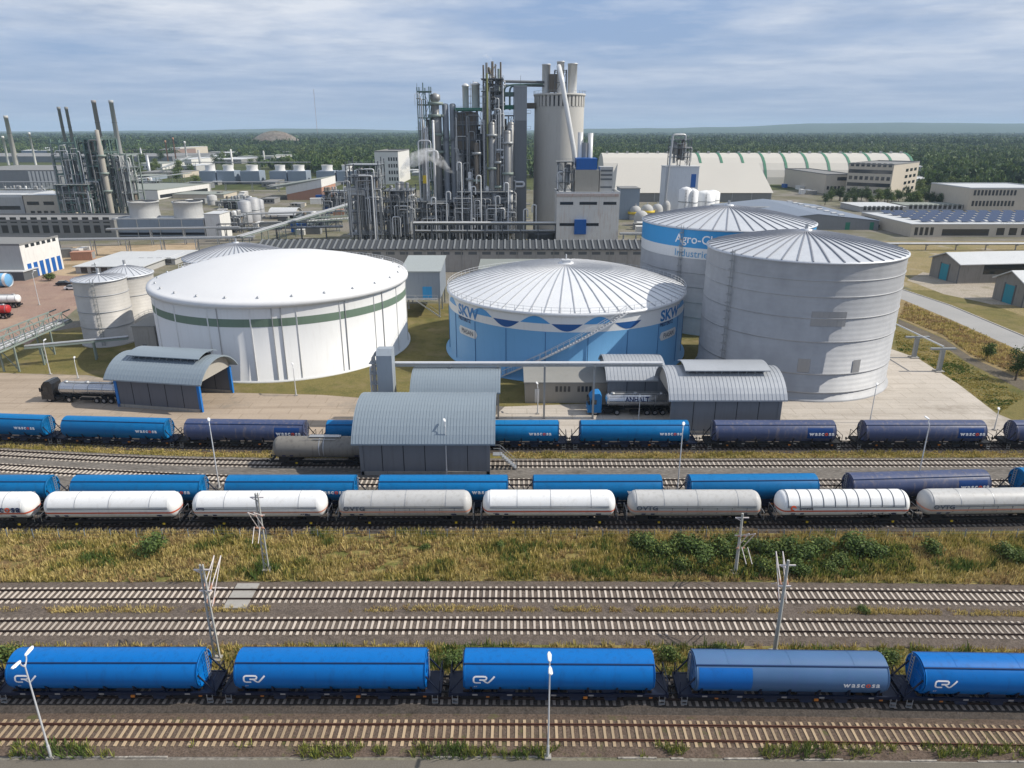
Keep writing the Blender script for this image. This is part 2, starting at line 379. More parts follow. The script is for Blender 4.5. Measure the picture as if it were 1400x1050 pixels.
# ------------------------------------------------------------------ railway tracks
M_rail = paint('rusty rail steel', (.05,.032,.025), .6, .2, .5)
M_railr = paint('orange rusty rail', (.115,.05,.032), .7, .2, .5)
M_slp = paint('concrete sleeper', (.62,.54,.46), .9, 0, .6, sc_=2.5, vary=.3)
M_slpt = paint('tan stained sleeper', (.50,.375,.24), .9, 0, .7, sc_=2.5, vary=.35)
M_slpg = paint('grey oily sleeper', (.38,.32,.27), .9, 0, .7, sc_=2.5, vary=.4)  # sleeper colour darkened for the shade beneath the wagon rows
sleeper_me = {}
def sleeper_mesh(m):
    if m.name not in sleeper_me:
        b = MB()
        prof = [(-.13,0),(.13,0),(.11,.07),(-.11,.07)]
        for x in (0,):
            vs = [(px_, y, z) for y in (-1.3, -.75, -.3, .3, .75, 1.3) for px_, z in (prof if abs(y) > .5 else [(q*.86, zz*.8) for q, zz in prof])]
            fs = [(j*4+k, j*4+(k+1) % 4, (j+1)*4+(k+1) % 4, (j+1)*4+k)[::-1] for j in range(5) for k in range(4)]
            b.add(vs, fs+[(0,1,2,3), (23,22,21,20)])
        me = bpy.data.meshes.new('sleeper'); me.from_pydata(b.v, [], b.f); me.materials.append(m); sleeper_me[m.name] = me
    return sleeper_me[m.name]
def track(path, label, ms, mrail, mball, vis=(-60, 60), pitch=.62, half=2.2):
    t = thing('railway_track', label, 'railway track', (0, path[len(path)//2][1], 0), 0, 'railway tracks running across the yard')
    cy = t.location.y
    b = MB(); n = len(path)
    for x, y in path:
        for d, z in ((-half, .02), (-half+.55, .15), (half-.55, .15), (half, .02)): b.v.append((x, y+d-cy, z))
    for i in range(n-1):
        for k in range(3):
            b.f.append((i*4+k, (i+1)*4+k, (i+1)*4+k+1, i*4+k+1)); b.m.append(0); b.s.append(False)
    b.build('ballast_bed', mball, t)
    for s in (-.75, .75):
        r = MB(); pr = [(-.07,.215),(.07,.215),(.075,.235),(.02,.25),(.02,.345),(.038,.355),(.038,.385),(-.038,.385),(-.038,.355),(-.02,.345),(-.02,.25),(-.075,.235)]
        for x, y in path: r.v += [(x, y+s+dy-cy, z) for dy, z in pr]
        m = len(pr)
        for i in range(n-1):
            for k in range(m):
                r.f.append((i*m+k, i*m+(k+1) % m, (i+1)*m+(k+1) % m, (i+1)*m+k)[::-1]); r.m.append(0); r.s.append(False)
        r.build('rail', mrail, t)
    xs = []; x = path[0][0]+1
    while x < path[-1][0]-1: xs.append(x); x += pitch
    mid = sorted(xs, key=lambda q: abs(q-(vis[0]+vis[1])/2))
    near, rest = mid[:100], mid[100:]
    me = sleeper_mesh(ms)
    for x in near:
        o = bpy.data.objects.new('sleeper', me); link(o, t)
        o.location = (x, pathY(path, x)-cy, .148); o.rotation_euler = (0, 0, yaw(path, x)+rnd.uniform(-.012, .012))
    s = MB(); mv = [v.co.copy() for v in me.vertices]; mf = [tuple(p.vertices) for p in me.polygons]
    for x in rest:
        a = yaw(path, x)+rnd.uniform(-.012, .012); yy = pathY(path, x)-cy
        s.add([(x+v.x*cos(a)-v.y*sin(a), yy+v.x*sin(a)+v.y*cos(a), .148+v.z) for v in mv], mf)
    tag(s.build('sleeper', ms, t), kind='stuff')
    return t
track(PA, 'nearest railway track with rusty rails on tan sleepers along the front road', M_slpt, M_railr, M_ballr, (-22, 22), .63, 2.1)
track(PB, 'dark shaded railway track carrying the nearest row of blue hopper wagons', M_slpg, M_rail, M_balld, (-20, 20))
track(PC, 'empty main line track with pale sleepers directly behind the nearest hopper wagons', M_slp, M_rail, M_ball, (-20, 20), .62, 2.5)
track(PD, 'empty main line track with pale sleepers bordering the wide dry grass strip', M_slp, M_rail, M_ball, (-20, 20), .62, 2.5)
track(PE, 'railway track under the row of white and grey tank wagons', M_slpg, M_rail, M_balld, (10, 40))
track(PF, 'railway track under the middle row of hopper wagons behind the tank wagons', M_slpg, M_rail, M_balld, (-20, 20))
track(PG, 'empty railway track just behind the middle row of hopper wagons', M_slp, M_rail, M_gravel, (0, 40), .66)
track(PH, 'empty railway track leading through the grey loading shed', M_slp, M_rail, M_gravel, (20, 50), .66)
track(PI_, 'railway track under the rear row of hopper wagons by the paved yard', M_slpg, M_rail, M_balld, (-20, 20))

# ------------------------------------------------------------------ plants
def leaf_mat(name, cols, rough=.6):
    t = NT(name); v = t.coord(True)
    base = t.ramp(t.noise(v, .9, 3, .6), [(.25+.5*i/max(1, len(cols)-1), c) for i, c in enumerate(cols)])
    r = t.node('ShaderNodeNewGeometry').outputs['Random Per Island']
    base = t.mix(1.0, base, t.ramp(r, [(0, (.6,.6,.6)), (1, (1.35,1.35,1.3))]), 'MULTIPLY')
    t.to(base, t.b.inputs['Base Color']); t.b.inputs['Roughness'].default_value = rough; t.b.inputs['Specular IOR Level'].default_value = .2
    tr = t.node('ShaderNodeBsdfTranslucent'); t.to(base, tr.inputs['Color'])
    mx = t.node('ShaderNodeMixShader'); mx.inputs[0].default_value = .25
    t.to(t.b.outputs[0], mx.inputs[1]); t.to(tr.outputs[0], mx.inputs[2]); t.to(mx.outputs[0], t.n['Material Output'].inputs['Surface'])
    MATS[name] = t.mat; return t.mat
L_dry = leaf_mat('straw blades', [(.50,.39,.15), (.60,.48,.21), (.42,.35,.12)])
L_oli = leaf_mat('olive blades', [(.32,.275,.08), (.40,.33,.105), (.26,.235,.065)])
L_brn = leaf_mat('brown blades', [(.34,.235,.11), (.42,.30,.15)])
L_grn = leaf_mat('green leaves', [(.075,.125,.03), (.12,.17,.045), (.09,.14,.035)])
L_dgr = leaf_mat('dark green leaves', [(.04,.075,.022), (.065,.10,.03)])
L_ygr = leaf_mat('yellow green leaves', [(.23,.26,.06), (.29,.29,.075)])
L_ylf = leaf_mat('light green leaves', [(.13,.17,.045), (.17,.20,.055)])
M_bark = paint('bark', (.11,.085,.06), .9, 0, .6)
from mathutils import noise as mn
def tufts(name, area, count, hgt, width, mats, wts, mask=None):
    """grass: leaning tapering blades in tufts; area(rnd) gives (x, y)"""
    b = MB(); k = 0
    while k < count:
        x, y = area(); k += 1
        q = mn.noise(Vector((x*.16, y*.42, 3.3)))+.6*mn.noise(Vector((x*.5, y*.9, 8.1)))
        if mask and not mask(x, y, q): continue
        t = min(.999, max(0, .5+q*.8+rnd.uniform(-.22, .22))); acc = 0; mi = len(wts)-1
        for i, w_ in enumerate(wts):
            acc += w_
            if t < acc: mi = i; break
        hs = hgt*rnd.uniform(.55, 1.25)*(1+.5*q)
        for _ in range(5):
            a = rnd.uniform(0, 2*pi); ln = rnd.uniform(.05, .5)*hs; r0 = rnd.uniform(0, .16)
            bx, by = x+r0*cos(a), y+r0*sin(a); c = rnd.uniform(0, 2*pi); wx, wy = cos(c)*width, sin(c)*width
            h = hs*rnd.uniform(.6, 1.1)
            b.add([(bx-wx, by-wy, 0), (bx+wx, by+wy, 0), (bx+ln*cos(a)+wx*.4, by+ln*sin(a)+wy*.4, h), (bx+ln*cos(a)-wx*.4, by+ln*sin(a)-wy*.4, h*.96)], [(0,1,2,3)], mi)
    return tag(b.build(name, mats), kind='stuff')
def band(p, d0, d1, x0, x1):
    def f():
        x = rnd.uniform(x0, x1); return x, pathY(p, x)+rnd.uniform(d0, d1)
    return f
tufts('dry_grass', band(PD, 2.5, 12.3, -62, 62), 17000, .62, .05, [L_brn, L_dry, L_oli, L_grn], (.28, .38, .29, .05), lambda x, y, q: q > -.52)
tufts('trackside_grass', band(PC, -6.4, -2.5, -50, 50), 3600, .6, .05, [L_brn, L_dry, L_oli, L_grn], (.12, .22, .36, .3))
tufts('straw_tufts', band(PC, 2.15, 2.95, -52, 54), 2400, .36, .045, [L_brn, L_dry], (.35, .65), lambda x, y, q: q > -.25 and abs(x+20) > 4)
tufts('roadside_weeds', lambda: (rnd.uniform(-40, 40), rnd.uniform(40.9, 42.0)), 1700, .6, .04, [L_oli, L_ygr, L_grn], (.3, .4, .3), lambda x, y, q: q > -.02)
def between(lo, up):
    def at(l, t):
        k = t*(len(l)-1); i = min(int(k), len(l)-2); k -= i; return l[i][0]+(l[i+1][0]-l[i][0])*k, l[i][1]+(l[i+1][1]-l[i][1])*k
    def f():
        t, u = rnd.random(), rnd.random(); a, b = at(lo, t), at(up, t); P = G(a[0]+(b[0]-a[0])*u, a[1]+(b[1]-a[1])*u); return P.x, P.y
    return f
tufts('bank_grass', between([(1230,434), (1290,458), (1330,486), (1400,516)], [(1238,414), (1300,440), (1350,462), (1400,486)]), 3200, .55, .09, [L_brn, L_dry, L_oli], (.45, .35, .2))
tufts('lawn_grass', between([(1226,478), (1262,493), (1312,526), (1366,565)], [(1224,450), (1285,474), (1325,500), (1400,543)]), 2600, .22, .08, [L_dry, L_oli, L_grn], (.3, .5, .2))
tufts('green_weeds', between([(850,786), (1000,792), (1130,792), (1250,786)], [(862,748), (1000,745), (1130,748), (1240,750)]), 3600, .8, .09, [L_grn, L_ygr, L_dgr, L_oli], (.4, .25, .15, .2), lambda x, y, q: q > -.35)
tufts('verge_grass', band(PH, 2.0, 4.2, -85, 88), 5200, .3, .06, [L_brn, L_dry, L_oli], (.15, .5, .35), lambda x, y, q: not -20.5 < x < -1)
def blob_leaves(b, c, rad, n, size, mats=1, flat=.75, bias=.55):
    for _ in range(n):
        while True:
            d = Vector((rnd.gauss(0, 1), rnd.gauss(0, 1), rnd.gauss(0, 1)))
            if d.length > .1: break
        d.normalize(); q = rnd.random()**bias
        lump = 1+.35*mn.noise(d*2.3+Vector(c)*.37)
        p = Vector((c[0]+d.x*rad[0]*q*lump, c[1]+d.y*rad[1]*q*lump, c[2]+d.z*rad[2]*q*lump))
        nrm = (d+Vector((rnd.uniform(-.9,.9), rnd.uniform(-.9,.9), rnd.uniform(-.4,1.0)))).normalized()
        u = nrm.orthogonal().normalized(); v = nrm.cross(u); a = rnd.uniform(0, 6.3); u, v = u*cos(a)+v*sin(a), v*cos(a)-u*sin(a)
        s = size*rnd.uniform(.6, 1.3)
        b.add([p-u*s, p-v*s*flat*.6, p+u*s, p+v*s*flat*.6], [(0,1,2,3)], rnd.randrange(mats))
SHRUBS = []
def shrub_proto(k):
    t = thing('shrub', 'x', 'shrub'); b = MB()
    for i in range(7):
        a = rnd.uniform(0, 6.3); r = rnd.uniform(.1, .75); blob_leaves(b, (r*cos(a)*1.1, r*sin(a)*.8, .45+rnd.uniform(0, .45)), (.65, .6, .55), 130, .11, 3)
    b.build('foliage', [[L_grn, L_dgr, L_ylf], [L_grn, L_grn, L_dgr], [L_ylf, L_grn, L_dgr]][k % 3], t)
    s = MB()
    for i in range(5):
        a = rnd.uniform(0, 6.3); s.cyl((0, 0, 0), (.6*cos(a), .6*sin(a), .8), .03, .01, 5)
    s.build('stem', M_bark, t); return t
def tree_proto(kind, ht, wd, n=900):
    t = thing('tree', 'x', 'tree'); tr = MB()
    tr.cyl((0, 0, 0), (0, 0, ht*.5), ht*.028, ht*.016, 8)
    b = MB(); lf = [(L_grn, L_dgr), (L_ylf, L_grn), (L_dgr, L_dgr)][kind]
    for i in range(9):
        a = i*2.4+rnd.uniform(-.5, .5); z = ht*rnd.uniform(.35, .86); r = wd*.5*rnd.uniform(.15, .62)*(1.15-.6*z/ht)
        p = (r*cos(a), r*sin(a), z); tr.cyl((0, 0, ht*.3), p, ht*.012, ht*.004, 5)
        blob_leaves(b, p, (wd*.28, wd*.28, ht*.17), n//9, wd*.045, 2)
    tr.build('trunk', M_bark, t); b.build('crown', list(lf), t); return t
# ------------------------------------------------------------------ wagons
def blue(name, c, **k): return paint(name, c, .46, 0, .45, dc=tuple(q*.35+.008 for q in c), sc_=.45, streak=.45, spec=.22, **k)
B_new = blue('bright blue wagon paint', (.001,.145,.47)); B_mid = blue('mid blue wagon paint', (.003,.175,.44), vary=.25)
B_pur = paint('weathered violet blue paint', (.058,.08,.17), .5, 0, .9, dc=(.20,.17,.16), sc_=.3, streak=.85)
B_gry = paint('chalky grey blue paint', (.065,.15,.30), .5, 0, .6, dc=(.07,.13,.30), sc_=.3, streak=.7)
B_navyp = blue('dark blue sign panel', (.010,.05,.19)); B_patch = blue('touched up blue panel', (.006,.13,.45))
M_seam = paint('dark roof seam', (.004,.03,.11), .6, 0, .3, streak=0); M_und = paint('black underframe', (.014,.015,.017), .65, .1, .6, dc=(.05,.04,.03)); M_undb = paint('navy underframe', (.002,.009,.032), .55, 0, .6, dc=(.03,.03,.035))  # seam colour paints the shadow line along the roof lip
M_whl = paint('wheel steel', (.09,.075,.065), .5, .5, .5); M_org = paint('orange axle box', (.55,.19,.03), .6); M_yel = paint('yellow axle box', (.6,.42,.03), .6)
M_white = paint('white paint', (.80,.80,.79), .42, 0, .25, dc=(.42,.38,.33)); M_lett = paint('white lettering', (.85,.85,.85), .6, 0, 0, streak=0)
M_oran = paint('orange lettering', (.75,.10,.03), .6, 0, 0, streak=0); M_navy = paint('navy lettering', (.012,.022,.09), .6, 0, 0, streak=0); M_dgrey = paint('dark lettering', (.07,.085,.11), .6, 0, 0, streak=0)
M_stripe = paint('red orange stripe', (.62,.13,.07), .5, 0, .3); M_stripef = paint('faded pink stripe', (.62,.30,.22), .6, 0, .3)
M_greyt = paint('grey tank paint', (.50,.495,.48), .45, 0, .5, dc=(.27,.25,.22), streak=.55); M_dirtyt = paint('grimy grey tank', (.22,.205,.18), .55, .1, .7, dc=(.08,.07,.06), streak=.8)
M_galv = paint('galvanised steel', (.46,.47,.48), .45, .6, .4)
M_lamp = paint('pale lamp post', (.62,.63,.64), .5, .2, .2)

def wheelset(parent, x, col_m):
    bg_ = MB()
    for s in (-1, 1): bg_.obox((x, s*.98, .62), 1.35, .05, .13, 0)
    bg_.obox((x, 0, .78), .3, 1.0, .12)
    bo = bg_.build('bogie', M_und, parent)
    for dx in (-.9, .9):
        for s in (-1, 1):
            w_ = MB().cyl((x+dx, s*.70, .845), (x+dx, s*.83, .845), .46, n=18).cyl((x+dx, s*.83, .845), (x+dx, s*.95, .845), .16, n=8)
            w_.build('wheel', M_whl, bo)
            MB().obox((x+dx, s*1.06, .82), .13, .06, .11).build('axle_box', M_und if (dx*s) > 0 else col_m, bo)
    return bo
def buffers(parent, L):
    for e in (-1, 1):
        for s in (-.87, .87):
            MB().cyl((e*L, s, 1.06), (e*(L+.45), s, 1.06), .09, n=8).cyl((e*(L+.45), s, 1.06), (e*(L+.52), s, 1.06), .24, n=12).build('buffer', M_und, parent)
        MB().bar((e*L, 0, 1.0), (e*(L+.5), 0, .95), .09).bar((e*(L+.3), 0, .95), (e*(L+.34), 0, .55), .08).build('coupling', M_und, parent)
CZ, RR = 2.72, 1.52
def hopper(label, body, frame, L=7.65, plat=1.35, roofdark=False, kind='near', patch=None, chute=None):
    """bogie hopper wagon with round swing roof; L = half body length"""
    t = thing('hopper_wagon', label, 'hopper wagon')
    sec = [(RR*cos(radians(a)), CZ+RR*sin(radians(a))) for a in range(-38, 219, 8)]
    sec += [(-.95, 1.42), (.95, 1.42)]
    b = MB(); n = len(sec)
    for x, k in ((-L, .985), (-L+.10, 1.0), (L-.10, 1.0), (L, .985)):
        b.v += [(x, y*k, CZ+(z-CZ)*k) for y, z in sec]
    for j in range(3):
        for i in range(n): b.f.append((j*n+i, (j+1)*n+i, (j+1)*n+(i+1) % n, j*n+(i+1) % n)[::-1]); b.m.append(0); b.s.append(i < n-3)
    b.f += [tuple(range(n)), tuple(reversed(range(3*n, 4*n)))]; b.m += [0, 0]; b.s += [False, False]
    b.build('body', body, t)
    ro = MB(); a0, a1 = 50, 126                                  # rolling roof cover, proud of the body, with a lip along each edge coloured as a shadow line
    arc = [((RR+.05)*cos(radians(a)), CZ+(RR+.05)*sin(radians(a))) for a in range(a0, a1+1, 4)]
    inn = [(q[0]*.965, CZ+(q[1]-CZ)*.965) for q in reversed(arc)]
    ro.extr(arc+inn, -L-.04, L+.04, 0, True)
    for a in (a0, a1): ro.cyl((-L-.06, (RR+.05)*cos(radians(a)), CZ+(RR+.05)*sin(radians(a))), (L+.06, (RR+.05)*cos(radians(a)), CZ+(RR+.05)*sin(radians(a))), .055, n=6, mat=1)
    rf = ro.build('roof_cover', [body, M_seam], t)
    hp = MB()                                                    # ribs round the roof and hinge plates
    for x in (-L*.66, 0, L*.66): hp.extr([((RR+.065)*cos(radians(a)), CZ+(RR+.065)*sin(radians(a))) for a in range(54, 123, 6)]+[((RR+.04)*cos(radians(a)), CZ+(RR+.04)*sin(radians(a))) for a in range(122, 53, -6)], x-.04, x+.04)
    hp.build('roof_rib', body, rf)
    # end wall dish, platform, ladders, diagonal struts
    E_ = L+plat
    for e in (-1, 1):
        en = MB()
        en.lathe([(0, .0), (RR*.93, .0), (RR*.97, .06), (RR*.97, .10), (RR*.90, .10)], 28)
        en.v = [(e*(L+.015+z), x, CZ+y) for x, y, z in en.v]
        for s in (-.9, 0, .9): en.bar((e*(L+.04), s, CZ-1.15), (e*(L+.04), s, CZ+.95), .08, .1)
        for z in (-.5, .35): en.bar((e*(L+.04), -1.3, CZ+z), (e*(L+.04), 1.3, CZ+z), .1, .08)
        en.build('end_frame', body, t)
        st = MB()
        for s in (-1.15, 1.15):
            st.bar((e*(L+.05), s, CZ+.2), (e*(E_-.12), s, 1.3), .1); st.bar((e*(E_-.12), s, 1.3), (e*(E_-.12), s, 2.45), .06)
        st.bar((e*(E_-.12), -1.15, 2.45), (e*(E_-.12), 1.15, 2.45), .05); st.bar((e*(E_-.12), -1.15, 1.9), (e*(E_-.12), 1.15, 1.9), .04)
        st.build('guard_rail', frame, t)
        ld = MB()
        for s in (.25, .65): ld.bar((e*(L+.22), s, 1.25), (e*(L+.22), s, 4.1), .05)
        for i in range(9): ld.bar((e*(L+.22), .25, 1.45+i*.3), (e*(L+.22), .65, 1.45+i*.3), .035)
        ld.build('ladder', M_galv, t)
    fr = MB()
    for s in (-1.22, 1.22): fr.box(-E_, E_, s-.07, s+.07, 1.02, 1.30)
    for e in (-1, 1): fr.box(min(e*E_, e*(E_-.16)), max(e*E_, e*(E_-.16)), -1.29, 1.29, .92, 1.32); fr.box(min(e*L, e*E_)+.01, max(e*L, e*E_)-.17, -1.15, 1.15, 1.22, 1.27)
    for x in [(-L+.4)+i*(2*L-.8)/8 for i in range(9)]: fr.box(x-.05, x+.05, -1.15, 1.15, 1.05, 1.26)
    sad = fr                                                   # side saddles between body and frame
    for x in [(-L+.5)+i*(2*L-1.0)/6 for i in range(7)]:
        for s in (-1, 1):
            sad.add([(x-.07, s*1.16, 1.30), (x+.07, s*1.16, 1.30), (x+.07, s*1.40, 2.05), (x-.07, s*1.40, 2.05), (x-.07, s*.95, 1.30), (x+.07, s*.95, 1.30), (x+.07, s*1.2, 2.0), (x-.07, s*1.2, 2.0)],
                    [(0,1,2,3), (4,7,6,5), (1,5,6,2), (0,3,7,4)])
    fr.build('underframe', frame, t)
    for i in range(4):
        x = -L*.56+i*L*1.12/3; c = MB()
        for s in (-1, 1):
            c.add([(x-.75, s*.2, 1.45), (x+.75, s*.2, 1.45), (x+.45, s*1.05, .62), (x-.45, s*1.05, .62), (x-.75, s*1.0, 1.5), (x+.75, s*1.0, 1.5), (x+.45, s*1.3, .66), (x-.45, s*1.3, .66)],
                  [(0,1,2,3), (4,7,6,5), (0,4,5,1), (1,5,6,2), (2,6,7,3), (3,7,4,0)])
        c.build('discharge_chute', chute or frame, t)
    for e in (-1, 1):                                             # steps, hose and marks at the ends
        sp = MB()
        for z0 in (.35, .68): sp.box(min(e*(E_-.75), e*(E_-.3)), max(e*(E_-.75), e*(E_-.3)), -1.42, -1.24, z0, z0+.05)
        for dx in (.75, .3): sp.bar((e*(E_-dx), -1.33, .35), (e*(E_-dx), -1.33, 1.1), .045)
        sp.build('step', M_galv, t)
        MB().tube([(e*(E_-.1), .35, 1.05), (e*(E_+.25), .4, .65), (e*(E_+.45), .3, .8)], .05, 6, 0, .2).build('brake_hose', M_und, t)
    mk = MB()
    for x in (-L+.6, -L*.55, -.6, L*.32, L-1.2): mk.box(x, x+.42, -1.296, -1.288, 1.08, 1.22)
    mk.build('stencil_mark', M_galv, t)
    wheelset(t, -E_+2.3, M_org); wheelset(t, E_-2.3, M_org); buffers(t, E_)
    MB().cyl((-1.2, -.55, .8), (.4, -.55, .8), .2, n=10).build('air_tank', M_und, t)
    MB().obox((2.2, -1.36, 1.0), .16, .05, .09).build('brake_lever', M_org, t)
    if patch:
        pm = MB(); n2 = 14
        for i in range(n2+1):
            a = radians(180-(patch[3][0]+i*(patch[3][1]-patch[3][0])/n2))
            for x in patch[:2]: pm.v.append((x, (RR+.012)*cos(a), CZ+(RR+.012)*sin(a)))
        for i in range(n2): pm.f.append((2*i, 2*i+1, 2*i+3, 2*i+2)); pm.m.append(0); pm.s.append(True)
        pm.build('repainted_panel', patch[2], t)
    return t
def on_side(x0, z0, r, cz, dy=.02):
    """maps flat lettering onto the curved near side (towards -y) of a wagon"""
    a0 = math.asin(max(-1, min(1, (z0-cz)/r)))
    def f(x, y):
        a = a0+y/r; return (x0+x, -(r+dy)*cos(a), cz+(r+dy)*sin(a))
    return f
def word(t, s, x, z, size, m, r=RR, cz=CZ, bold=.02, o_mat=None, squash=1.0, name='lettering'):
    """writes s; with o_mat the letter O gets its own colour"""
    if o_mat is None:
        b = MB(); lettering(b, s, size, on_side(x, z, r, cz), bold*size, 0, 'LEFT', squash); return b.build(name, m, t)
    b = MB(); dx = 0
    for ch in s:
        w_ = lettering(b, ch, size, on_side(x+dx, z, r, cz), bold*size, 1 if ch in 'oO' else 0, 'LEFT', squash); dx += w_+.11*size*squash
    return b.build(name, [m, o_mat], t)
def logo_cr(t, x, z, s):
    b = MB(); f = on_side(x, z, RR, CZ)
    def st(pts):                                                   # stroked rounded monogram
        for (ax, ay), (bx, by) in [((p[0]+(q[0]-p[0])*i/4, p[1]+(q[1]-p[1])*i/4), (p[0]+(q[0]-p[0])*(i+1)/4, p[1]+(q[1]-p[1])*(i+1)/4)) for p, q in zip(pts, pts[1:]) for i in range(4)]:
            d = hypot(bx-ax, by-ay); nx_, ny_ = -(by-ay)/d*.075*s, (bx-ax)/d*.075*s
            b.add([f(ax+nx_, ay+ny_), f(bx+nx_, by+ny_), f(bx-nx_, by-ny_), f(ax-nx_, ay-ny_)], [(3,2,1,0)])
    st([(.9*s,.62*s),(.15*s,.62*s),(0,.5*s),(0,.12*s),(.15*s,0),(.62*s,0)]); st([(.5*s,.3*s),(1.02*s,.3*s),(1.15*s,.42*s),(1.1*s,.6*s),(.75*s,.62*s)]); st([(.8*s,.3*s),(1.15*s,0),(1.28*s,0),(1.85*s,.64*s)])
    b.build('lettering', M_lett, t)
def wx(p, x0, x1, zc=2.9, yref=None):
    """world X for the middle of a wagon that spans x0..x1 px on track p"""
    xm = (x0+x1)/2; Y = 60.0
    Y = pathY(p, 0)
    for _ in range(3):
        d = Y*cos(PIT)-(zc-CH)*sin(PIT); X = (xm-700)/FOC*d; Y = pathY(p, max(p[0][0], min(p[-1][0], X)))
    return X
def setw(p, x0, x1, proto, label, group, first=False):
    X = wx(p, x0, x1); return place(proto, (X, pathY(p, X), 0), yaw(p, X), label, group, first)

# nearest row
near = hopper('x', B_new, M_undb); logo_cr(near, -6.9, 2.6, .92); word(near, 'KT', -6.9, 2.05, .22, M_lett)
GB = 'hopper wagons in the nearest row'
setw(PB, 20, 282, near, 'clean bright blue hopper wagon in the nearest row, in front of the leaning lamp post', GB, True)
setw(PB, -290, -30, near, 'bright blue hopper wagon cut off by the left picture edge, nearest row', GB)
setw(PB, 329, 583, near, 'clean bright blue hopper wagon in the nearest row between the two lamp posts', GB)
setw(PB, 638, 888, near, 'clean bright blue hopper wagon directly behind the middle lamp post', GB)
old = hopper('x', B_gry, M_undb, patch=(-7.5, -3.2, B_patch, (-36, 47))); word(old, 'wascosa', 4.1, 2.45, .72, M_lett, o_mat=M_oran, bold=.03)
setw(PB, 945, 1205, old, 'faded grey blue hopper wagon with a bright blue repainted panel, nearest row', GB, True)
setw(PB, 1252, 1512, near, 'bright blue hopper wagon cut off by the right picture edge, nearest row', GB)
# middle row
mid = hopper('x', B_mid, M_undb, L=7.85, plat=1.4, kind='mid'); word(mid, 'wascosa', 3.6, 2.62, .72, M_lett, o_mat=M_oran, bold=.04, squash=1.1)
vio = hopper('x', B_pur, M_und, L=8.75, plat=1.3, patch=(4.6, 8.3, B_navyp, (-26, 36))); word(vio, 'wascosa', 4.9, 2.55, .82, M_lett, o_mat=M_oran, bold=.04, squash=1.08); word(vio, 'CARGO', -3.5, 1.55, .4, M_yel, r=1.52)
GF = 'hopper wagons in the middle row'
for k, (a, b, l) in enumerate([(-105, 74, 'blue hopper wagon in the middle row, cut off by the left picture edge'),
    (104, 279, 'blue hopper wagon in the middle row behind the white tank wagon with plain red stripe'),
    (313, 487, 'blue hopper wagon in the middle row, left of the grey loading shed wall'),
    (524, 690, 'blue hopper wagon in the middle row right in front of the grey loading shed'),
    (732, 900, 'blue hopper wagon in the middle row, first one right of the loading shed'),
    (940, 1115, 'blue hopper wagon in the middle row, next to the violet weathered one'),
    (1380, 1560, 'blue hopper wagon at the right picture edge, middle row')]): setw(PF, a, b, mid, l, GF, k == 0)
setw(PF, 1153, 1352, vio, 'violet weathered hopper wagon with a blue patch, the only one in the middle row', GF, True)
# rear row
GI = 'hopper wagons in the rear row'
for a, b, l in [(-75, 72, 'blue hopper wagon in the rear row, cut off by the left picture edge'),
    (90, 232, 'blue hopper wagon in the rear row below the left truck loading shed'),
    (449, 594, 'blue hopper wagon in the rear row, half shaded and partly hidden by the loading shed'),
    (618, 762, 'blue hopper wagon in the rear row sticking out right of the loading shed'),
    (795, 938, 'blue hopper wagon in the rear row in front of the blue tanker truck')]: setw(PI_, a, b, mid, l, GI)
for a, b, l in [(258, 417, 'dark violet hopper wagon in the rear row, the one left of the loading shed'),
    (974, 1139, 'violet weathered hopper wagon in the rear row beside the right truck loading shed'),
    (1174, 1346, 'violet weathered hopper wagon in the rear row in front of the pale paved yard'),
    (1380, 1545, 'violet weathered hopper wagon in the rear row at the right picture edge')]: setw(PI_, a, b, vio, l, GI)

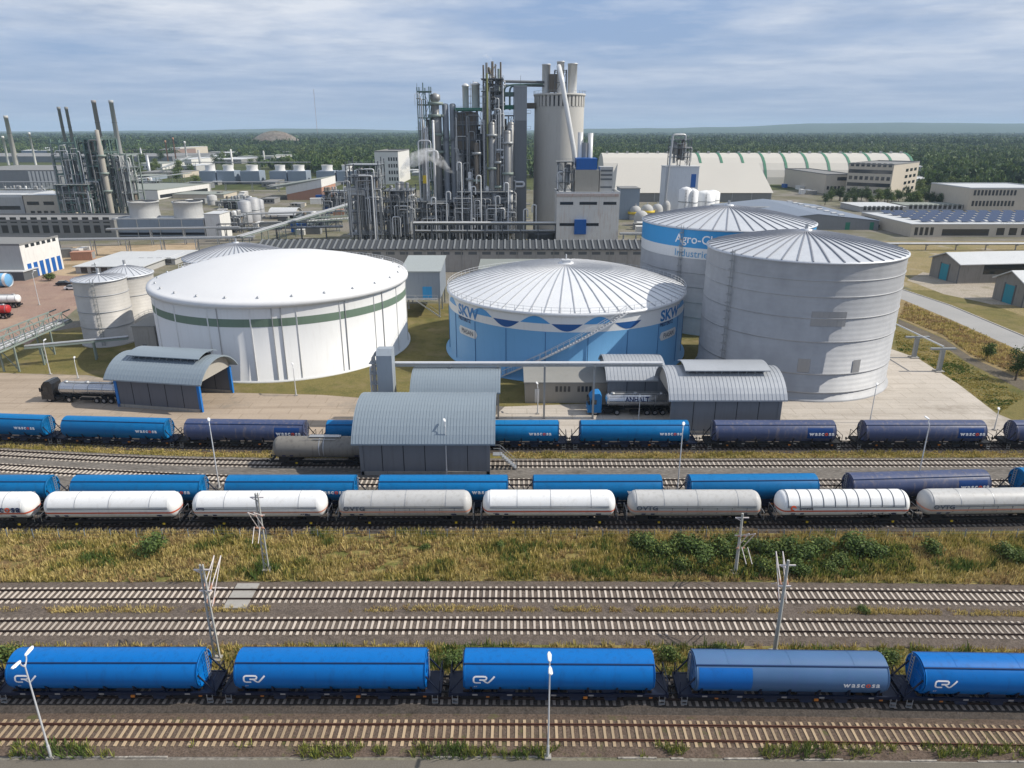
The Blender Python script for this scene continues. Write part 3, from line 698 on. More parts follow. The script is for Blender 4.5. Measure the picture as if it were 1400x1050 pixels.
TZ, TR = 2.85, 1.5
def tanker(label, body, stripe, L=7.9, shade=True, hoops=0, marks=True, box=M_yel):
    t = thing('tank_wagon', label, 'tank wagon'); b = MB(); prof = []
    for i in range(9): a = pi/2*i/8; prof.append((TR*sin(a), -L+.85*(1-cos(a))))
    prof += [(r, -z) for r, z in reversed(prof)]
    b.lathe(prof, 36); b.v = [(z, y, TZ+x) for x, y, z in b.v]; b.build('tank', body, t)
    if shade:                                                     # sun shield over the upper half, with joints
        s = MB(); arc = [((TR+.05)*cos(radians(a)), TZ+(TR+.05)*sin(radians(a))) for a in range(8, 173, 6)]
        s.extr(arc+[(q[0]*.975, TZ+(q[1]-TZ)*.975) for q in reversed(arc)], -L+.9, L-.9, 0, True)
        so_ = s.build('sun_shield', body, t)
        j = MB()
        for x in ([-L*.48, L*.02, L*.62] if not hoops else [(-L+1.0)+i*(2*L-2)/(hoops-1) for i in range(hoops)]):
            j.extr([((TR+.075)*cos(radians(a)), TZ+(TR+.075)*sin(radians(a))) for a in range(8, 173, 6)]+[((TR+.04)*cos(radians(a)), TZ+(TR+.04)*sin(radians(a))) for a in range(172, 7, -6)], x-(.05 if hoops else .025), x+(.05 if hoops else .025))
        j.build('shield_strap', M_dgrey if hoops else M_galv, so_)
        r = MB()
        for sy in (-1, 1): r.bar((-L+.9, sy*(TR+.045), TZ+.16), (L-.9, sy*(TR+.045), TZ+.16), .05, .06)
        r.build('shield_edge', M_dgrey, so_)
    if stripe:
        st = MB()
        for sy in (-1, 1):
            a0, a1 = (-.32, -.17)
            st.extr([(sy*(TR+.012)*cos(a0+(a1-a0)*i/3), TZ+(TR+.012)*sin(a0+(a1-a0)*i/3)) for i in range(4)]+[(sy*(TR-.02)*cos(a1+(a0-a1)*i/3), TZ+(TR-.02)*sin(a1+(a0-a1)*i/3)) for i in range(4)], -L+.85, L-.85)
        for e in (-1, 1):
            for q in range(16):
                a = pi*q/16+pi/2*0; b_ = pi*(q+1)/16; vs = []
                for ang in (a, b_):
                    for zz_ in (-.47, -.25):
                        rr = sqrt(TR*TR-zz_*zz_)+.012; yy = rr*cos(ang); ex = (L-.85)+.85*sin(ang)*rr/TR+.012; vs.append((e*ex, yy, TZ+zz_))
                st.add(vs, [(0, 2, 3, 1) if e > 0 else (0, 1, 3, 2)])
        st.build('stripe', stripe, t)
    E_ = L+.28; fr = MB()
    for s in (-1.0, 1.0): fr.box(-E_, E_, s-.08, s+.08, .98, 1.24)
    for e in (-1, 1):
        fr.box(min(e*E_, e*(E_-.2)), max(e*E_, e*(E_-.2)), -1.3, 1.3, .9, 1.26); fr.box(min(e*(E_-2.6), e*(E_-1.2)), max(e*(E_-2.6), e*(E_-1.2)), -1.05, 1.05, 1.2, 1.75)
    fr.build('underframe', M_und, t)
    for x in (-L*.55, L*.55): wheelset(t, x*1.18, box)
    buffers(t, E_)
    for e in (-1, 1):
        ld = MB()
        for s in (-.5, -.1): ld.bar((e*(L+.15), s, 1.2), (e*(L+.05), s, 2.6), .04)
        ld.bar((e*(L+.2), -1.25, 1.25), (e*(L+.2), -1.25, 2.2), .04); ld.bar((e*(L+.2), 1.25, 1.25), (e*(L+.2), 1.25, 2.2), .04); ld.bar((e*(L+.2), -1.25, 2.2), (e*(L+.2), 1.25, 2.2), .04)
        for i in range(4): ld.bar((e*(L+.12), -.5, 1.4+i*.32), (e*(L+.12), -.1, 1.4+i*.32), .03)
        ld.build('end_railing', M_galv, t)
    g = MB(); g.cyl((-1.5, -.5, .72), (.2, -.5, .72), .2, n=10).obox((1.6, -1.0, .8), .35, .12, .2).obox((-3.0, -1.0, .85), .3, .1, .14).obox((3.3, -1.0, .9), .22, .08, .16)
    g.bar((-L*.4, -1.02, .6), (L*.4, -1.02, .6), .05).bar((-L*.3, -1.02, .6), (-L*.3, -1.02, 1.0), .05).bar((L*.3, -1.02, .6), (L*.3, -1.02, 1.0), .05); g.build('valve_gear', M_und, t)
    if marks:
        pl = MB()
        for x, w_ in ((-L+1.5, .5), (-L+2.6, .45), (L-2.4, .6)): pl.add([on_side(x, TZ-.95, TR, TZ)(u, v) for u, v in ((0,0),(w_,0),(w_,.32),(0,.32))], [(0,1,2,3)])
        pl.build('data_plate', M_navy, t)
    return t
GE = 'tank wagons in the front yard'
ts = lambda s, x, z, size, m, **k: (s, x, z, size, m, k)
tw = tanker('x', M_white, M_stripe)
setw(PE, 65, 247, tw, 'plain white tank wagon with clean orange red stripe and no lettering', GE, True)
t2 = copy_tree(tw); word(t2, 'KVG', -6.6, 2.1, .3, M_navy, TR, TZ); setw(PE, 664, 837, t2, 'white tank wagon with red stripe between two grey tank wagons', GE, True)
t0 = copy_tree(tw); word(t0, 'wascosa', 2.3, 2.72, 1.15, M_navy, TR+.05, TZ, o_mat=M_oran, bold=.03); setw(PE, -133, 50, t0, 'white tank wagon with large navy lettering at the left picture edge', GE, True)
t1 = tanker('x', M_white, M_stripef); word(t1, 'ATTB', -7.1, 2.85, .42, M_navy, TR+.05, TZ, bold=.03); word(t1, 'ATTB', 5.0, 2.05, .36, M_navy, TR, TZ, bold=.03); setw(PE, 267, 446, t1, 'white tank wagon with small dark lettering on both ends behind the catenary pole', GE, True)
tg = tanker('x', M_greyt, M_stripef, hoops=0); b = MB(); lettering(b, 'VTG', .72, on_side(-6.3, 2.72, TR+.05, TZ), .02, 0, 'LEFT', 1.25)
f = on_side(-6.75, 2.98, TR+.05, TZ)
b.add([f(r*1.2*cos(a), r*sin(a)) for a in [2*pi*i/20 for i in range(20)] for r in (.17, .27)], [(2*i, 2*i+1, (2*i+3) % 40, (2*i+2) % 40) for i in range(20)])
b.build('lettering', M_dgrey, tg)
sj = MB()
for x in [-4.6+i*1.75 for i in range(7)]: sj.bar((x, -TR-.055, TZ+.16), (x, -TR*.9-.03, TZ-.62), .04)
sj.build('seam', M_dgrey, tg)
setw(PE, 468, 641, tg, 'grey tank wagon with faded pink stripe in front of the loading shed', GE, True)
setw(PE, 860, 1037, tg, 'grey tank wagon with faded pink stripe by the bright green shrubs and pole', GE)
setw(PE, 1256, 1436, tg, 'grey tank wagon at the right picture edge with rounded end in view', GE)
th = tanker('x', M_white, M_stripe, hoops=11); word(th, 'ermewa', -5.6, 2.72, .5, M_dgrey, TR+.05, TZ)
b = MB(); f = on_side(-6.3, 2.92, TR+.06, TZ); b.add([f(r*cos(a), r*sin(a)) for a in [2*pi*i/16 for i in range(16)] for r in (.16, .36)], [(2*i, 2*i+1, (2*i+3) % 32, (2*i+2) % 32) for i in range(13)]); b.build('emblem', M_oran, th)
b = MB(); f = on_side(0, 1.75, TR+.01, TZ)                         # black scrawled graffiti low on the tank
for sx_ in range(12):
    x = 1.2+sx_*.42
    for (ax, ay), (bx, by) in (((0, .05), (.28, .5)), ((.28, .5), (.36, .1)), ((.02, .3), (.4, .34))):
        ax += x; bx += x; k = .8+.4*sin(sx_*2.1); b.add([f(ax, ay*k), f(ax+.09, ay*k), f(bx+.09, by*k), f(bx, by*k)], [(0,1,2,3)])
b.build('graffiti', M_navy, th)
setw(PE, 1059, 1241, th, 'white tank wagon with dark hoops across its top and black graffiti', GE, True)
gt = tanker('x', M_dirtyt, None, L=7.0, shade=False)
b = MB(); b.obox((.4, 0, TZ+1.62), 2.2, .35, .04).obox((.4, -.75, TZ+1.45), 1.6, .05, .03)
for x in (-.3, .3): b.extr([((TR+.03)*cos(radians(a)), TZ+(TR+.03)*sin(radians(a))) for a in range(-30, 211, 8)]+[((TR-.02)*cos(radians(a)), TZ+(TR-.02)*sin(radians(a))) for a in range(210, -31, -8)], x, x+.12)
for x in (-1.8, 2.6): b.bar((x, -.8, TZ+1.4), (x, -.8, TZ+2.2), .04)
b.bar((-1.8, -.8, TZ+2.2), (2.6, -.8, TZ+2.2), .04); b.build('filling_gantry', M_galv, gt)
setw(PH, 359, 525, gt, 'grimy dark grey tank wagon half inside the grey loading shed', 'tank wagons in the loading shed', True)
# ------------------------------------------------------------------ storage tanks and silos
M_tankw = paint('white tank cladding', (.71,.71,.70), .5, 0, .25, dc=(.5,.48,.44), sc_=.12, streak=.3)
M_roofw = paint('white roof membrane', (.70,.70,.70), .6, 0, .3, dc=(.6,.58,.55), sc_=.08, streak=.15)
M_ribw = paint('white metal roof', (.74,.75,.76), .35, .1, .3, sc_=.2, streak=.2)
M_gband = paint('dull green band', (.15,.215,.16), .6, 0, .3)
M_tblue = paint('pale blue cladding', (.15,.37,.62), .5, 0, .3, dc=(.1,.25,.45), sc_=.12, streak=.25)
M_hblue = paint('wave blue', (.07,.30,.60), .5, 0, .1, streak=0); M_dblue = paint('deep wave blue', (.012,.085,.27), .5, 0, .1, streak=0)
M_skw = paint('lettering blue', (.02,.17,.42), .5, 0, 0, streak=0)
def galv(name, c, dirt=.5, rib=.9, metal=.45):
    t = NT(name); v = t.coord(False); n1 = t.noise(t.coord(False, (.5, .5, .14)), .6, 6, .65); n2 = t.noise(v, .35, 3, .6)
    lo = tuple(q*(1-.4*dirt) for q in c)
    base = t.mix(n1, lo, tuple(q*1.12 for q in c)); base = t.mix(t.ramp(n2, [(.4, (0,0,0)), (.7, (.45,)*3)]), base, tuple(q*.7 for q in c))
    t.to(base, t.b.inputs['Base Color']); t.b.inputs['Metallic'].default_value = metal; t.b.inputs['Roughness'].default_value = .6; t.b.inputs['Specular IOR Level'].default_value = .3
    w_ = t.node('ShaderNodeTexWave', Scale=2*pi/rib/20, bands_direction='Z', wave_profile='SIN'); t.to(v, w_.inputs['Vector']); t.bump(w_.outputs['Fac'], .25, .05)
    return t.mat
M_silo = galv('galvanised silo sheet', (.405,.41,.42), metal=.2); M_silod = paint('grimy silo sheet', (.33,.33,.33), .65, .1, .4)
M_siloc = galv('weathered silo sheet', (.50,.48,.45), .5, .7, .08)
M_sroof = paint('silo roof sheet', (.58,.60,.63), .45, .2, .35, sc_=.3); M_srib = paint('dark roof rib', (.26,.27,.30), .5, .2, .2)  # rib colour holds the shadow sides of the roof seams
M_steel = paint('grey steelwork', (.33,.345,.35), .5, .3, .3); M_conc2 = paint('plain concrete', (.36,.34,.31), .85, 0, .6, dc=(.14,.13,.11), streak=.6)
def shell_map(R, z0, a0, d=.03):            # flat (s,t) -> round the shell; a0 measured from the side facing the camera, + to the right
    def f(x, y):
        a = -pi/2+a0+x/R; return ((R+d)*cos(a), (R+d)*sin(a), z0+y)
    return f
def rim_rail(t, R, z, n, h=1.1, a0=0, a1=2*pi, m=None, name='railing'):
    b = MB(); k = [a0+(a1-a0)*i/n for i in range(n+1)]
    for a in k: b.bar((R*cos(a), R*sin(a), z), (R*cos(a), R*sin(a), z+h), .07)
    for zz_ in (h*.5, h):
        for p, q in zip(k, k[1:]): b.bar((R*cos(p), R*sin(p), z+zz_), (R*cos(q), R*sin(q), z+zz_), .05)
    return b.build(name, m or M_lamp, t)
def ribs(b, R, z0, zf, n, r0, w_=.16, h=.12, mat=0):    # radial roof ribs following z = zf(r)
    for i in range(n):
        a = 2*pi*i/n; st = [r0+(R-r0)*j/6 for j in range(7)]
        for p, q in zip(st, st[1:]): b.bar((p*cos(a), p*sin(a), zf(p)+h*.4), (q*cos(a), q*sin(a), zf(q)+h*.4), w_, h, mat)
# white tank with the green band
tW = thing('storage_tank', 'wide white storage tank with smooth domed roof and dull green band', 'storage tank', (-49.32, 151.66, 0))
R_, z_ = 26.0, 15.0
MB().lathe([(R_+.5, 0), (R_+.5, .3), (R_, .3), (R_, z_)], 96).build('shell', M_tankw, tW)
MB().lathe([(R_+.03, 10.7), (R_+.03, 12.2)], 96).build('band', M_gband, tW)
def dome(r, R0, z0, z1): return z0+(z1-z0)*(1-(r/R0)**2)
MB().lathe([(R_+.05, z_-.75), (R_+.55, z_-.7), (R_+.65, z_-.1), (R_+.5, z_+.35), (R_-.2, z_+.45)]+[(r, dome(r, R_, z_+.45, 20.1)) for r in (24.5, 21, 17, 13, 9, 5, 2, .01)], 96).build('roof', M_roofw, tW)
b = MB()
for i in range(20):
    a = 2*pi*i/20+.06; b.bar(((R_+.03)*cos(a), (R_+.03)*sin(a), .3), ((R_+.03)*cos(a), (R_+.03)*sin(a), z_-.7), .22, .09)
b.build('pilaster', M_tankw, tW)
for k, aw in enumerate((-28, -6, -2.5, 24, 45)):
    a = radians(aw-90+18); MB().cyl(((R_+.1)*cos(a), (R_+.1)*sin(a), .3), ((R_+.1)*cos(a), (R_+.1)*sin(a), z_-.3), .08, n=8).build('downpipe', M_galv, tW)
rim_rail(tW, R_+.3, z_+.3, 70, 1.0, radians(10), radians(165))
b = MB()
for i in range(26): a = 2*pi*i/26; b.lathe([(.25, -.1), (.25, .4), (.1, .55), (.01, .55)], 8, ((R_-1.2)*cos(a), (R_-1.2)*sin(a), z_+.65))
b.build('roof_vent', M_galv, tW)
# pale blue tank with waves
tB = thing('storage_tank', 'pale blue storage tank with painted waves and ribbed white roof', 'storage tank', (11.48, 150.46, 0))
R_, z_ = 25.0, 13.1
MB().lathe([(R_+.9, 0), (R_+.9, .25), (R_, .25), (R_, 9.8)], 120).build('shell', M_tblue, tB)
MB().lathe([(R_, 9.8), (R_, z_)], 120).build('upper_band', M_tankw, tB)
zf = lambda r: dome(r, R_, z_+.3, 18.0)
MB().lathe([(R_+.02, z_-.35), (R_+.35, z_-.3), (R_+.4, z_+.2), (R_, z_+.3)]+[(r, zf(r)) for r in (22, 18, 14, 10, 6, 3, 1.6)]+[(1.6, zf(1.6)+.3), (.01, zf(0)+.4)], 120).build('roof', M_ribw, tB)
b = MB(); ribs(b, R_, 0, zf, 56, 1.7, .17, .16); b.build('roof_rib', paint('shaded rib', (.44,.45,.47), .5, .2, .2), tB)
P_ = radians(27.2)
for k in range(-3, 8):
    for half in (0, 1):
        a_c = radians(-16.9)+P_*(k-0)+half*P_/2-P_*0
        if not radians(-80) < a_c < radians(82) or abs(a_c-radians(-58.5)) < .19 or abs(a_c-radians(46)) < .17: continue
        n = 14; lobe = MB()
        for i in range(n):
            u0, u1 = -1+2*i/n, -1+2*(i+1)/n; s0, s1 = cos(u0*pi/2)*1.35, cos(u1*pi/2)*1.35
            f = shell_map(R_, 11.3, a_c, .03); w2 = P_/4*R_*.97; sg = 1 if half == 0 else -1
            lobe.add([f(u0*w2, 0), f(u1*w2, 0), f(u1*w2, sg*s1), f(u0*w2, sg*s0)], [(0,1,2,3)])
        lobe.build('wave', M_hblue if half == 0 else M_dblue, tB)
for ac in (-62.5, 42.5):
    a0 = radians(ac); b = MB(); lettering(b, 'SKW', 2.9, shell_map(R_, 10.15, a0, .04), .10, 0, 'LEFT', 1.15); b.build('lettering', M_skw, tB)
    b = MB(); lettering(b, 'PIESTERITZ', .98, shell_map(R_, 9.05, a0, .04), .03, 0, 'LEFT', 1.0); b.build('lettering', M_navy, tB)
    pl = MB(); f = shell_map(R_, 7.0, a0+.14, .04); pts = [(2.5+.85*cos(t_), .85*sin(t_)) for t_ in [-pi/2+pi*i/8 for i in range(9)]]
    for i in range(8): (x0, y0), (x1, y1) = pts[i], pts[i+1]; pl.add([f(-x0, y0), f(x0, y0), f(x1, y1), f(-x1, y1)][:4], [(0,1,2,3)]) if False else None
    for i in range(16):                                           # pill outline as strips
        xa, xb = -3.35+6.7*i/16, -3.35+6.7*(i+1)/16
        h = lambda x: .85 if abs(x) < 2.5 else sqrt(max(0, .85**2-(abs(x)-2.5)**2))
        pl.add([f(xa, -h(xa)), f(xb, -h(xb)), f(xb, h(xb)), f(xa, h(xa))], [(0,1,2,3)])
    pl.build('name_plate', M_tankw, tB)
    b = MB(); lettering(b, 'PIASAN', 1.35, shell_map(R_, 6.55, a0+.14, .07), .012, 0, 'CENTER', .95); b.build('lettering', M_dgrey, tB)
rim_rail(tB, R_+.2, z_+.2, 90, 1.1)
b = MB(); ang = lambda t_: -pi/2+radians(-31+53*t_)                # stair climbing round the shell
N = 44
for i in range(N):
    t0_, t1_ = i/N, (i+1)/N; z0, z1 = .4+13.0*t0_, .4+13.0*t1_; a, c_ = ang(t0_), ang(t1_)
    for r in (R_+.25, R_+1.15):
        b.bar((r*cos(a), r*sin(a), z0), (r*cos(c_), r*sin(c_), z1), .08, .22); b.bar((r*cos(a), r*sin(a), z0+1.05), (r*cos(c_), r*sin(c_), z1+1.05), .06)
        if i % 2 == 0: b.bar((r*cos(a), r*sin(a), z0), (r*cos(a), r*sin(a), z0+1.05), .05)
    m_ = (a+c_)/2; b.bar(((R_+.25)*cos(m_), (R_+.25)*sin(m_), (z0+z1)/2), ((R_+1.15)*cos(m_), (R_+1.15)*sin(m_), (z0+z1)/2), .28, .05)
b.build('staircase', M_lamp, tB)
b = MB()
for i in range(20): a = 2*pi*i/20+.1; b.bar(((R_+.05)*cos(a), (R_+.05)*sin(a), .3), ((R_+.05)*cos(a), (R_+.05)*sin(a), 9.7), .12, .06)
b.build('panel_joint', paint('blue joint', (.05,.16,.36), .5), tB)
MB().obox((0, 0, 18.6), .9, .9, .25).cyl((0, 0, 18.8), (0, 0, 20.0), .12).build('roof_hatch', M_lamp, tB)

def silo(loc, R, z, ytop, label, mshell, seams=(), nr=44, cat='silo', name='steel_silo'):
    t = thing(name, label, cat, (loc[0], loc[1], 0)); za = ytop
    MB().lathe([(R+.5, 0), (R+.5, .35), (R, .35), (R, z)], 96 if R > 10 else 48).build('shell', mshell, t)
    zf = lambda r: z+.05+(za-z)*(1-(r/R)**1.5)
    MB().lathe([(R+.02, z-.25), (R+.28, z-.2), (R+.28, z+.02)]+[(r, zf(r)) for r in [R*q for q in (.97, .85, .7, .55, .4, .25, .12, .06)]]+[(R*.06, za+.35), (.01, za+.5)], 96 if R > 10 else 48).build('roof', M_sroof, t)
    b = MB(); ribs(b, R, z, zf, nr, R*.07, .2 if R > 10 else .09, .2 if R > 10 else .1); b.build('roof_rib', M_srib, t)
    if seams:
        b = MB()
        for s_ in seams: b.lathe([(R+.005, s_-.12), (R+.08, s_-.08), (R+.08, s_+.08), (R+.005, s_+.12)], 96 if R > 10 else 48)
        b.build('stiffening_ring', M_silo, t)
    b = MB()
    for i in range(int(2*pi*R/1.4)):
        pass
    b.cyl((0, 0, za), (0, 0, za+1.3), .3, n=10).build('roof_vent', M_galv, t)
    return t
def side_ladder(t, R, z, a):
    b = MB(); c_, s_ = cos(a), sin(a); tx, ty = -s_*.3, c_*.3
    for k in (-1, 1): b.bar(((R+.3)*c_+k*tx, (R+.3)*s_+k*ty, .3), ((R+.3)*c_+k*tx, (R+.3)*s_+k*ty, z+1), .09)
    for i in range(int(z/.6)): b.bar(((R+.3)*c_-tx, (R+.3)*s_-ty, .6+i*.6), ((R+.3)*c_+tx, (R+.3)*s_+ty, .6+i*.6), .06)
    for i in range(int(z/1.5)): b.lathe([(.5, 0), (.5, .1)], 8, ((R+.55)*c_, (R+.55)*s_, 2+i*1.5))
    return b.build('ladder', M_steel, t)
sb = silo((54.42, 133.08), 17.33, 24.2, ZT(316, 133), 'big bare grey steel silo with dark patched panels', M_silo, [ZT(q, 115.8) for q in (384.6, 406.6, 436, 468)]+[5.0, 1.6], 44)
side_ladder(sb, 17.33, 24, radians(-90-62))
for a0, a1, z0, z1 in ((-13.5, 5.5, ZT(446, 116), ZT(426, 116)), (-17, -10.5, ZT(508, 116.5), ZT(490, 116.5)), (14.5, 19.5, ZT(505, 119), ZT(486, 119))):
    f = shell_map(17.33, 0, 0, .05)
    b = MB()
    for i in range(8):
        x0, x1 = [17.33*radians(a0+(a1-a0)*q/8) for q in (i, i+1)]; b.add([f(x0, z0), f(x1, z0), f(x1, z1), f(x0, z1)], [(0,1,2,3)])
    b.build('patch_panel', M_silod, sb)
sa = silo((52.49, 176.33), 20.27, 24.0, ZT(282, 176), 'big silo behind, with blue and white bands and white lettering', M_silo, [14.2, 11.0, 7.5, 4.0], 44)
MB().lathe([(20.31, 19.8), (20.31, 23.72)], 96).build('blue_band', paint('sign blue', (.035,.29,.60), .45, 0, .1, streak=.1), sa)
MB().lathe([(20.31, 17.4), (20.31, 19.8)], 96).build('white_band', M_tankw, sa)
b = MB(); lettering(b, 'Agro-Chemie', 2.7, shell_map(20.31, 20.8, radians(-49), .04), .03); b.build('lettering', M_lett, sa)
b = MB(); lettering(b, 'Industriepark', 2.3, shell_map(20.31, 17.75, radians(-49), .04), .01); b.build('lettering', paint('lettering pale blue', (.12,.33,.55), .5, 0, 0, streak=0), sa)
side_ladder(sa, 20.27, 23.6, radians(-90-44))
s1 = silo((-90.27, 153.83), 5.25, 14.3, ZT(375, 154), 'slim grey steel silo with conical roof, the front one of the left pair', M_siloc, (11.2, 7.6, 4.2), 24); side_ladder(s1, 5.25, 14, radians(-90+14))
s2 = silo((XT(172, 372, 166), 166, 0), 5.7, ZT(379, 161), ZT(363, 166), 'slim grey steel silo half hidden behind the green banded tank and the front silo', M_siloc, (12.5, 8.5), 24); side_ladder(s2, 5.7, 15, radians(-90-55))
s3 = silo((-77.0, 199.5), 14.2, 11.6, ZT(333, 199), 'low wide steel silo with ribbed grey dome peeking over the white tank', M_siloc, (8.0, 4.0), 44)

# ------------------------------------------------------------------ loading sheds
M_sheet = paint('blue grey roof sheet', (.255,.305,.345), .42, .15, .25, sc_=.15, streak=.12); M_sheetl = paint('silver roof sheet', (.42,.44,.465), .4, .25, .3, sc_=.15, streak=.15)
M_wallg = paint('slate wall panel', (.115,.125,.15), .55, 0, .25, dc=(.07,.07,.08)); M_wallm = paint('mid grey wall panel', (.175,.19,.215), .55, 0, .25)
M_bpost = paint('bright blue post', (.01,.16,.50), .45); M_black = paint('black interior', (.01,.01,.012), .9, 0, .1, streak=0)
def arch_pts(y0, y1, ze, za, n=14):
    """circular arc through both eaves and the apex"""
    h = za-ze; c_ = (y1-y0)/2; r = (c_*c_+h*h)/(2*h); m_ = (y0+y1)/2; a = math.asin(min(1, c_/r)); return [(m_+r*sin(-a+2*a*i/n), za-r+r*cos(-a+2*a*i/n)) for i in range(n+1)]
def barrel_shed(label, x0, x1, y0, y1, ze, za, loc=(0,0), rz=0, mroof=None, mwall=None, inset=1.0, monitor=None, front=True, back=True, ends=(True, True), posts=True, over=.8, rib=.5):
    t = thing('loading_shed', label, 'shed', (loc[0], loc[1], 0), rz)
    mroof = mroof or M_sheet; mwall = mwall or M_wallg
    arc = arch_pts(y0, y1, ze, za); inn = [(y, z-.22) for y, z in reversed(arc)]
    b = MB(); b.extr(arc+inn, x0, x1, 0, False)
    s = b; x = x0+.25
    while x < x1:                                                 # standing seams
        for (ya, za_), (yb, zb) in zip(arc, arc[1:]): s.bar((x, ya, za_+.02), (x, yb, zb+.02), .055, .06)
        x += rib
    b.build('roof', mroof, t)
    X0, X1, Y0, Y1 = x0+inset, x1-inset, y0+over, y1-over
    wz = ze+.35
    for on, yy in ((front, Y0), (back, Y1)):
        if not on: continue
        wl_ = MB(); wl_.box(X0, X1, yy, yy+.2, 0, wz)
        wo = wl_.build('wall', mwall, t)
        j = MB(); n = max(3, int((X1-X0)/2.9))
        for i in range(1, n): j.box(X0+(X1-X0)*i/n-.04, X0+(X1-X0)*i/n+.04, yy-.03, yy+.23, .6, wz-.02)
        j.build('panel_joint', M_black, wo)
        MB().box(X0-.05, X1+.05, yy-.1, yy+.3, 0, .55).build('plinth', M_conc2, wo)
    for e, on in ((0, ends[0]), (1, ends[1])):
        if not on: continue
        xe = X0 if e == 0 else X1-.2
        g = MB(); top = [(y, z-.25) for y, z in arc if Y0 < y < Y1]; hd = ze-.2
        prof = [(Y0, hd)]+[(Y0, arc[1][1]-.35)]+top+[(Y1, arc[-2][1]-.35), (Y1, hd)]
        g.extr(prof, xe, xe+.2); g.build('gable', paint('pale gable sheet', (.38,.36,.32), .6), t)
        for yy in (Y0, Y1):
            MB().box(xe-.15, xe+.35, yy-.1, yy+.35, 0, hd).build('post', M_bpost if posts else mwall, t)
    if monitor:
        mx0, mx1 = monitor; mid_ = (y0+y1)/2; w2 = (y1-y0)*.19
        a2 = arch_pts(mid_-w2*1.25, mid_+w2*1.25, za+.35, za+.95, 8); mo = MB(); mo.extr(a2+[(y, z-.15) for y, z in reversed(a2)], mx0, mx1)
        m_o = mo.build('ridge_vent', mroof, t)
        st = MB(); x = mx0+.6
        while x < mx1:
            for sgn in (-1, 1):
                st.bar((x, mid_+sgn*w2, za-.5), (x, mid_+sgn*w2, za+.55), .1); st.bar((x, mid_+sgn*w2, za-.1), (x+.9, mid_+sgn*w2, za+.5), .07)
            x += 1.3
        st.build('vent_strut', M_steel, m_o)
        dk = MB(); dk.box(mx0+.6, mx1-.6, mid_-w2*.9, mid_+w2*.9, za-.12, za+.06); dk.build('vent_opening', M_black, m_o)
    fl = MB(); fl.box(X0+.2, X1-.2, (Y0+Y1)/2-.1, (Y0+Y1)/2+.1, ze+.1, ze+.35)
    for i in range(5): xx = X0+.5+(X1-X0-1)*i/4; fl.box(xx-.1, xx+.1, Y0+.25, Y1-.1, ze-.1, ze+.15)
    fl.build('roof_beam', M_steel, t)
    return t
# centre: over the two loading tracks
xl, xr = XT(480, 607, 86.6), XT(677, 607, 86.6)
shc = barrel_shed('slate grey loading shed with blue grey curved roof straddling the tracks', xl, xr, 86.4, 101.0, ZT(607, 86.4), 9.35, inset=.9, over=1.35, mwall=M_wallm, rib=.42, posts=False)
b = MB(); xs_, ys_ = XT(672, 640, 89), 89.0                       # outside stair at the right end
for i in range(8): b.box(xs_+1.2+i*.28, xs_+1.5+i*.28, ys_, ys_+1.1, 2.3-i*.28, 2.36-i*.28)
for yy in (ys_, ys_+1.1): b.bar((xs_+.3, yy, 3.4), (xs_+1.2, yy, 3.4), .06); b.bar((xs_+1.2, yy, 3.4), (xs_+3.5, yy, 1.1), .06); b.bar((xs_+1.2, yy, 2.3), (xs_+3.5, yy, .1), .1); b.bar((xs_+1.2, yy, 2.3), (xs_+1.2, yy, 3.4), .06); b.bar((xs_+3.5, yy, .1), (xs_+3.5, yy, 1.1), .06)
b.box(xs_+.2, xs_+1.3, ys_, ys_+1.1, 2.28, 2.34); b.build('staircase', M_galv, shc)
barrel_shed('smaller shed with curved blue grey roof behind the centre loading shed', XT(560, 536, 102.5), XT(684, 536, 102.5), 102.3, 112.0, ZT(537, 102.3), 8.9, posts=False, over=.8, rib=.42)
# left truck shed, slightly turned
A, B, C_ = G(166, 556), G(278, 564), G(327, 538); rzl = atan2(B.y-A.y, B.x-A.x); L_ = (B-A).length
dep = (C_-B).dot(Vector((-sin(rzl), cos(rzl), 0)))
print('left shed', A, B, C_, rzl, dep)
shl = barrel_shed('left truck loading shed with arched roof, ridge vent and bright blue corner posts', -1.6, L_+1.0, -1.0, dep+1.0, ZT(525, B.y-.5), ZT(525, B.y-.5)+3.1, (A.x, A.y), rzl, inset=1.2, monitor=(1.2, L_-.8), over=1.0, rib=.6)
# right truck shed and the bay roof beside it
yR = 101.5
shr = barrel_shed('right truck loading shed with silver arched roof and ridge vent', XT(914, 546, yR), XT(1076, 546, yR), yR-.4, yR+11.2, ZT(546, yR), ZT(546, yR)+3.4, mroof=M_sheetl, mwall=M_wallm, inset=.7, monitor=(XT(932, 505, yR+5), XT(1046, 505, yR+5)), over=.7, posts=False, rib=.6)
shb = barrel_shed('silver roofed bay behind the blue tanker truck', XT(829, 520, 112), XT(913, 520, 112), 112.0, 124.0, ZT(520, 112), ZT(520, 112)+2.3, mroof=M_sheetl, mwall=M_wallm, inset=.5, over=.6, posts=False, rib=.6)
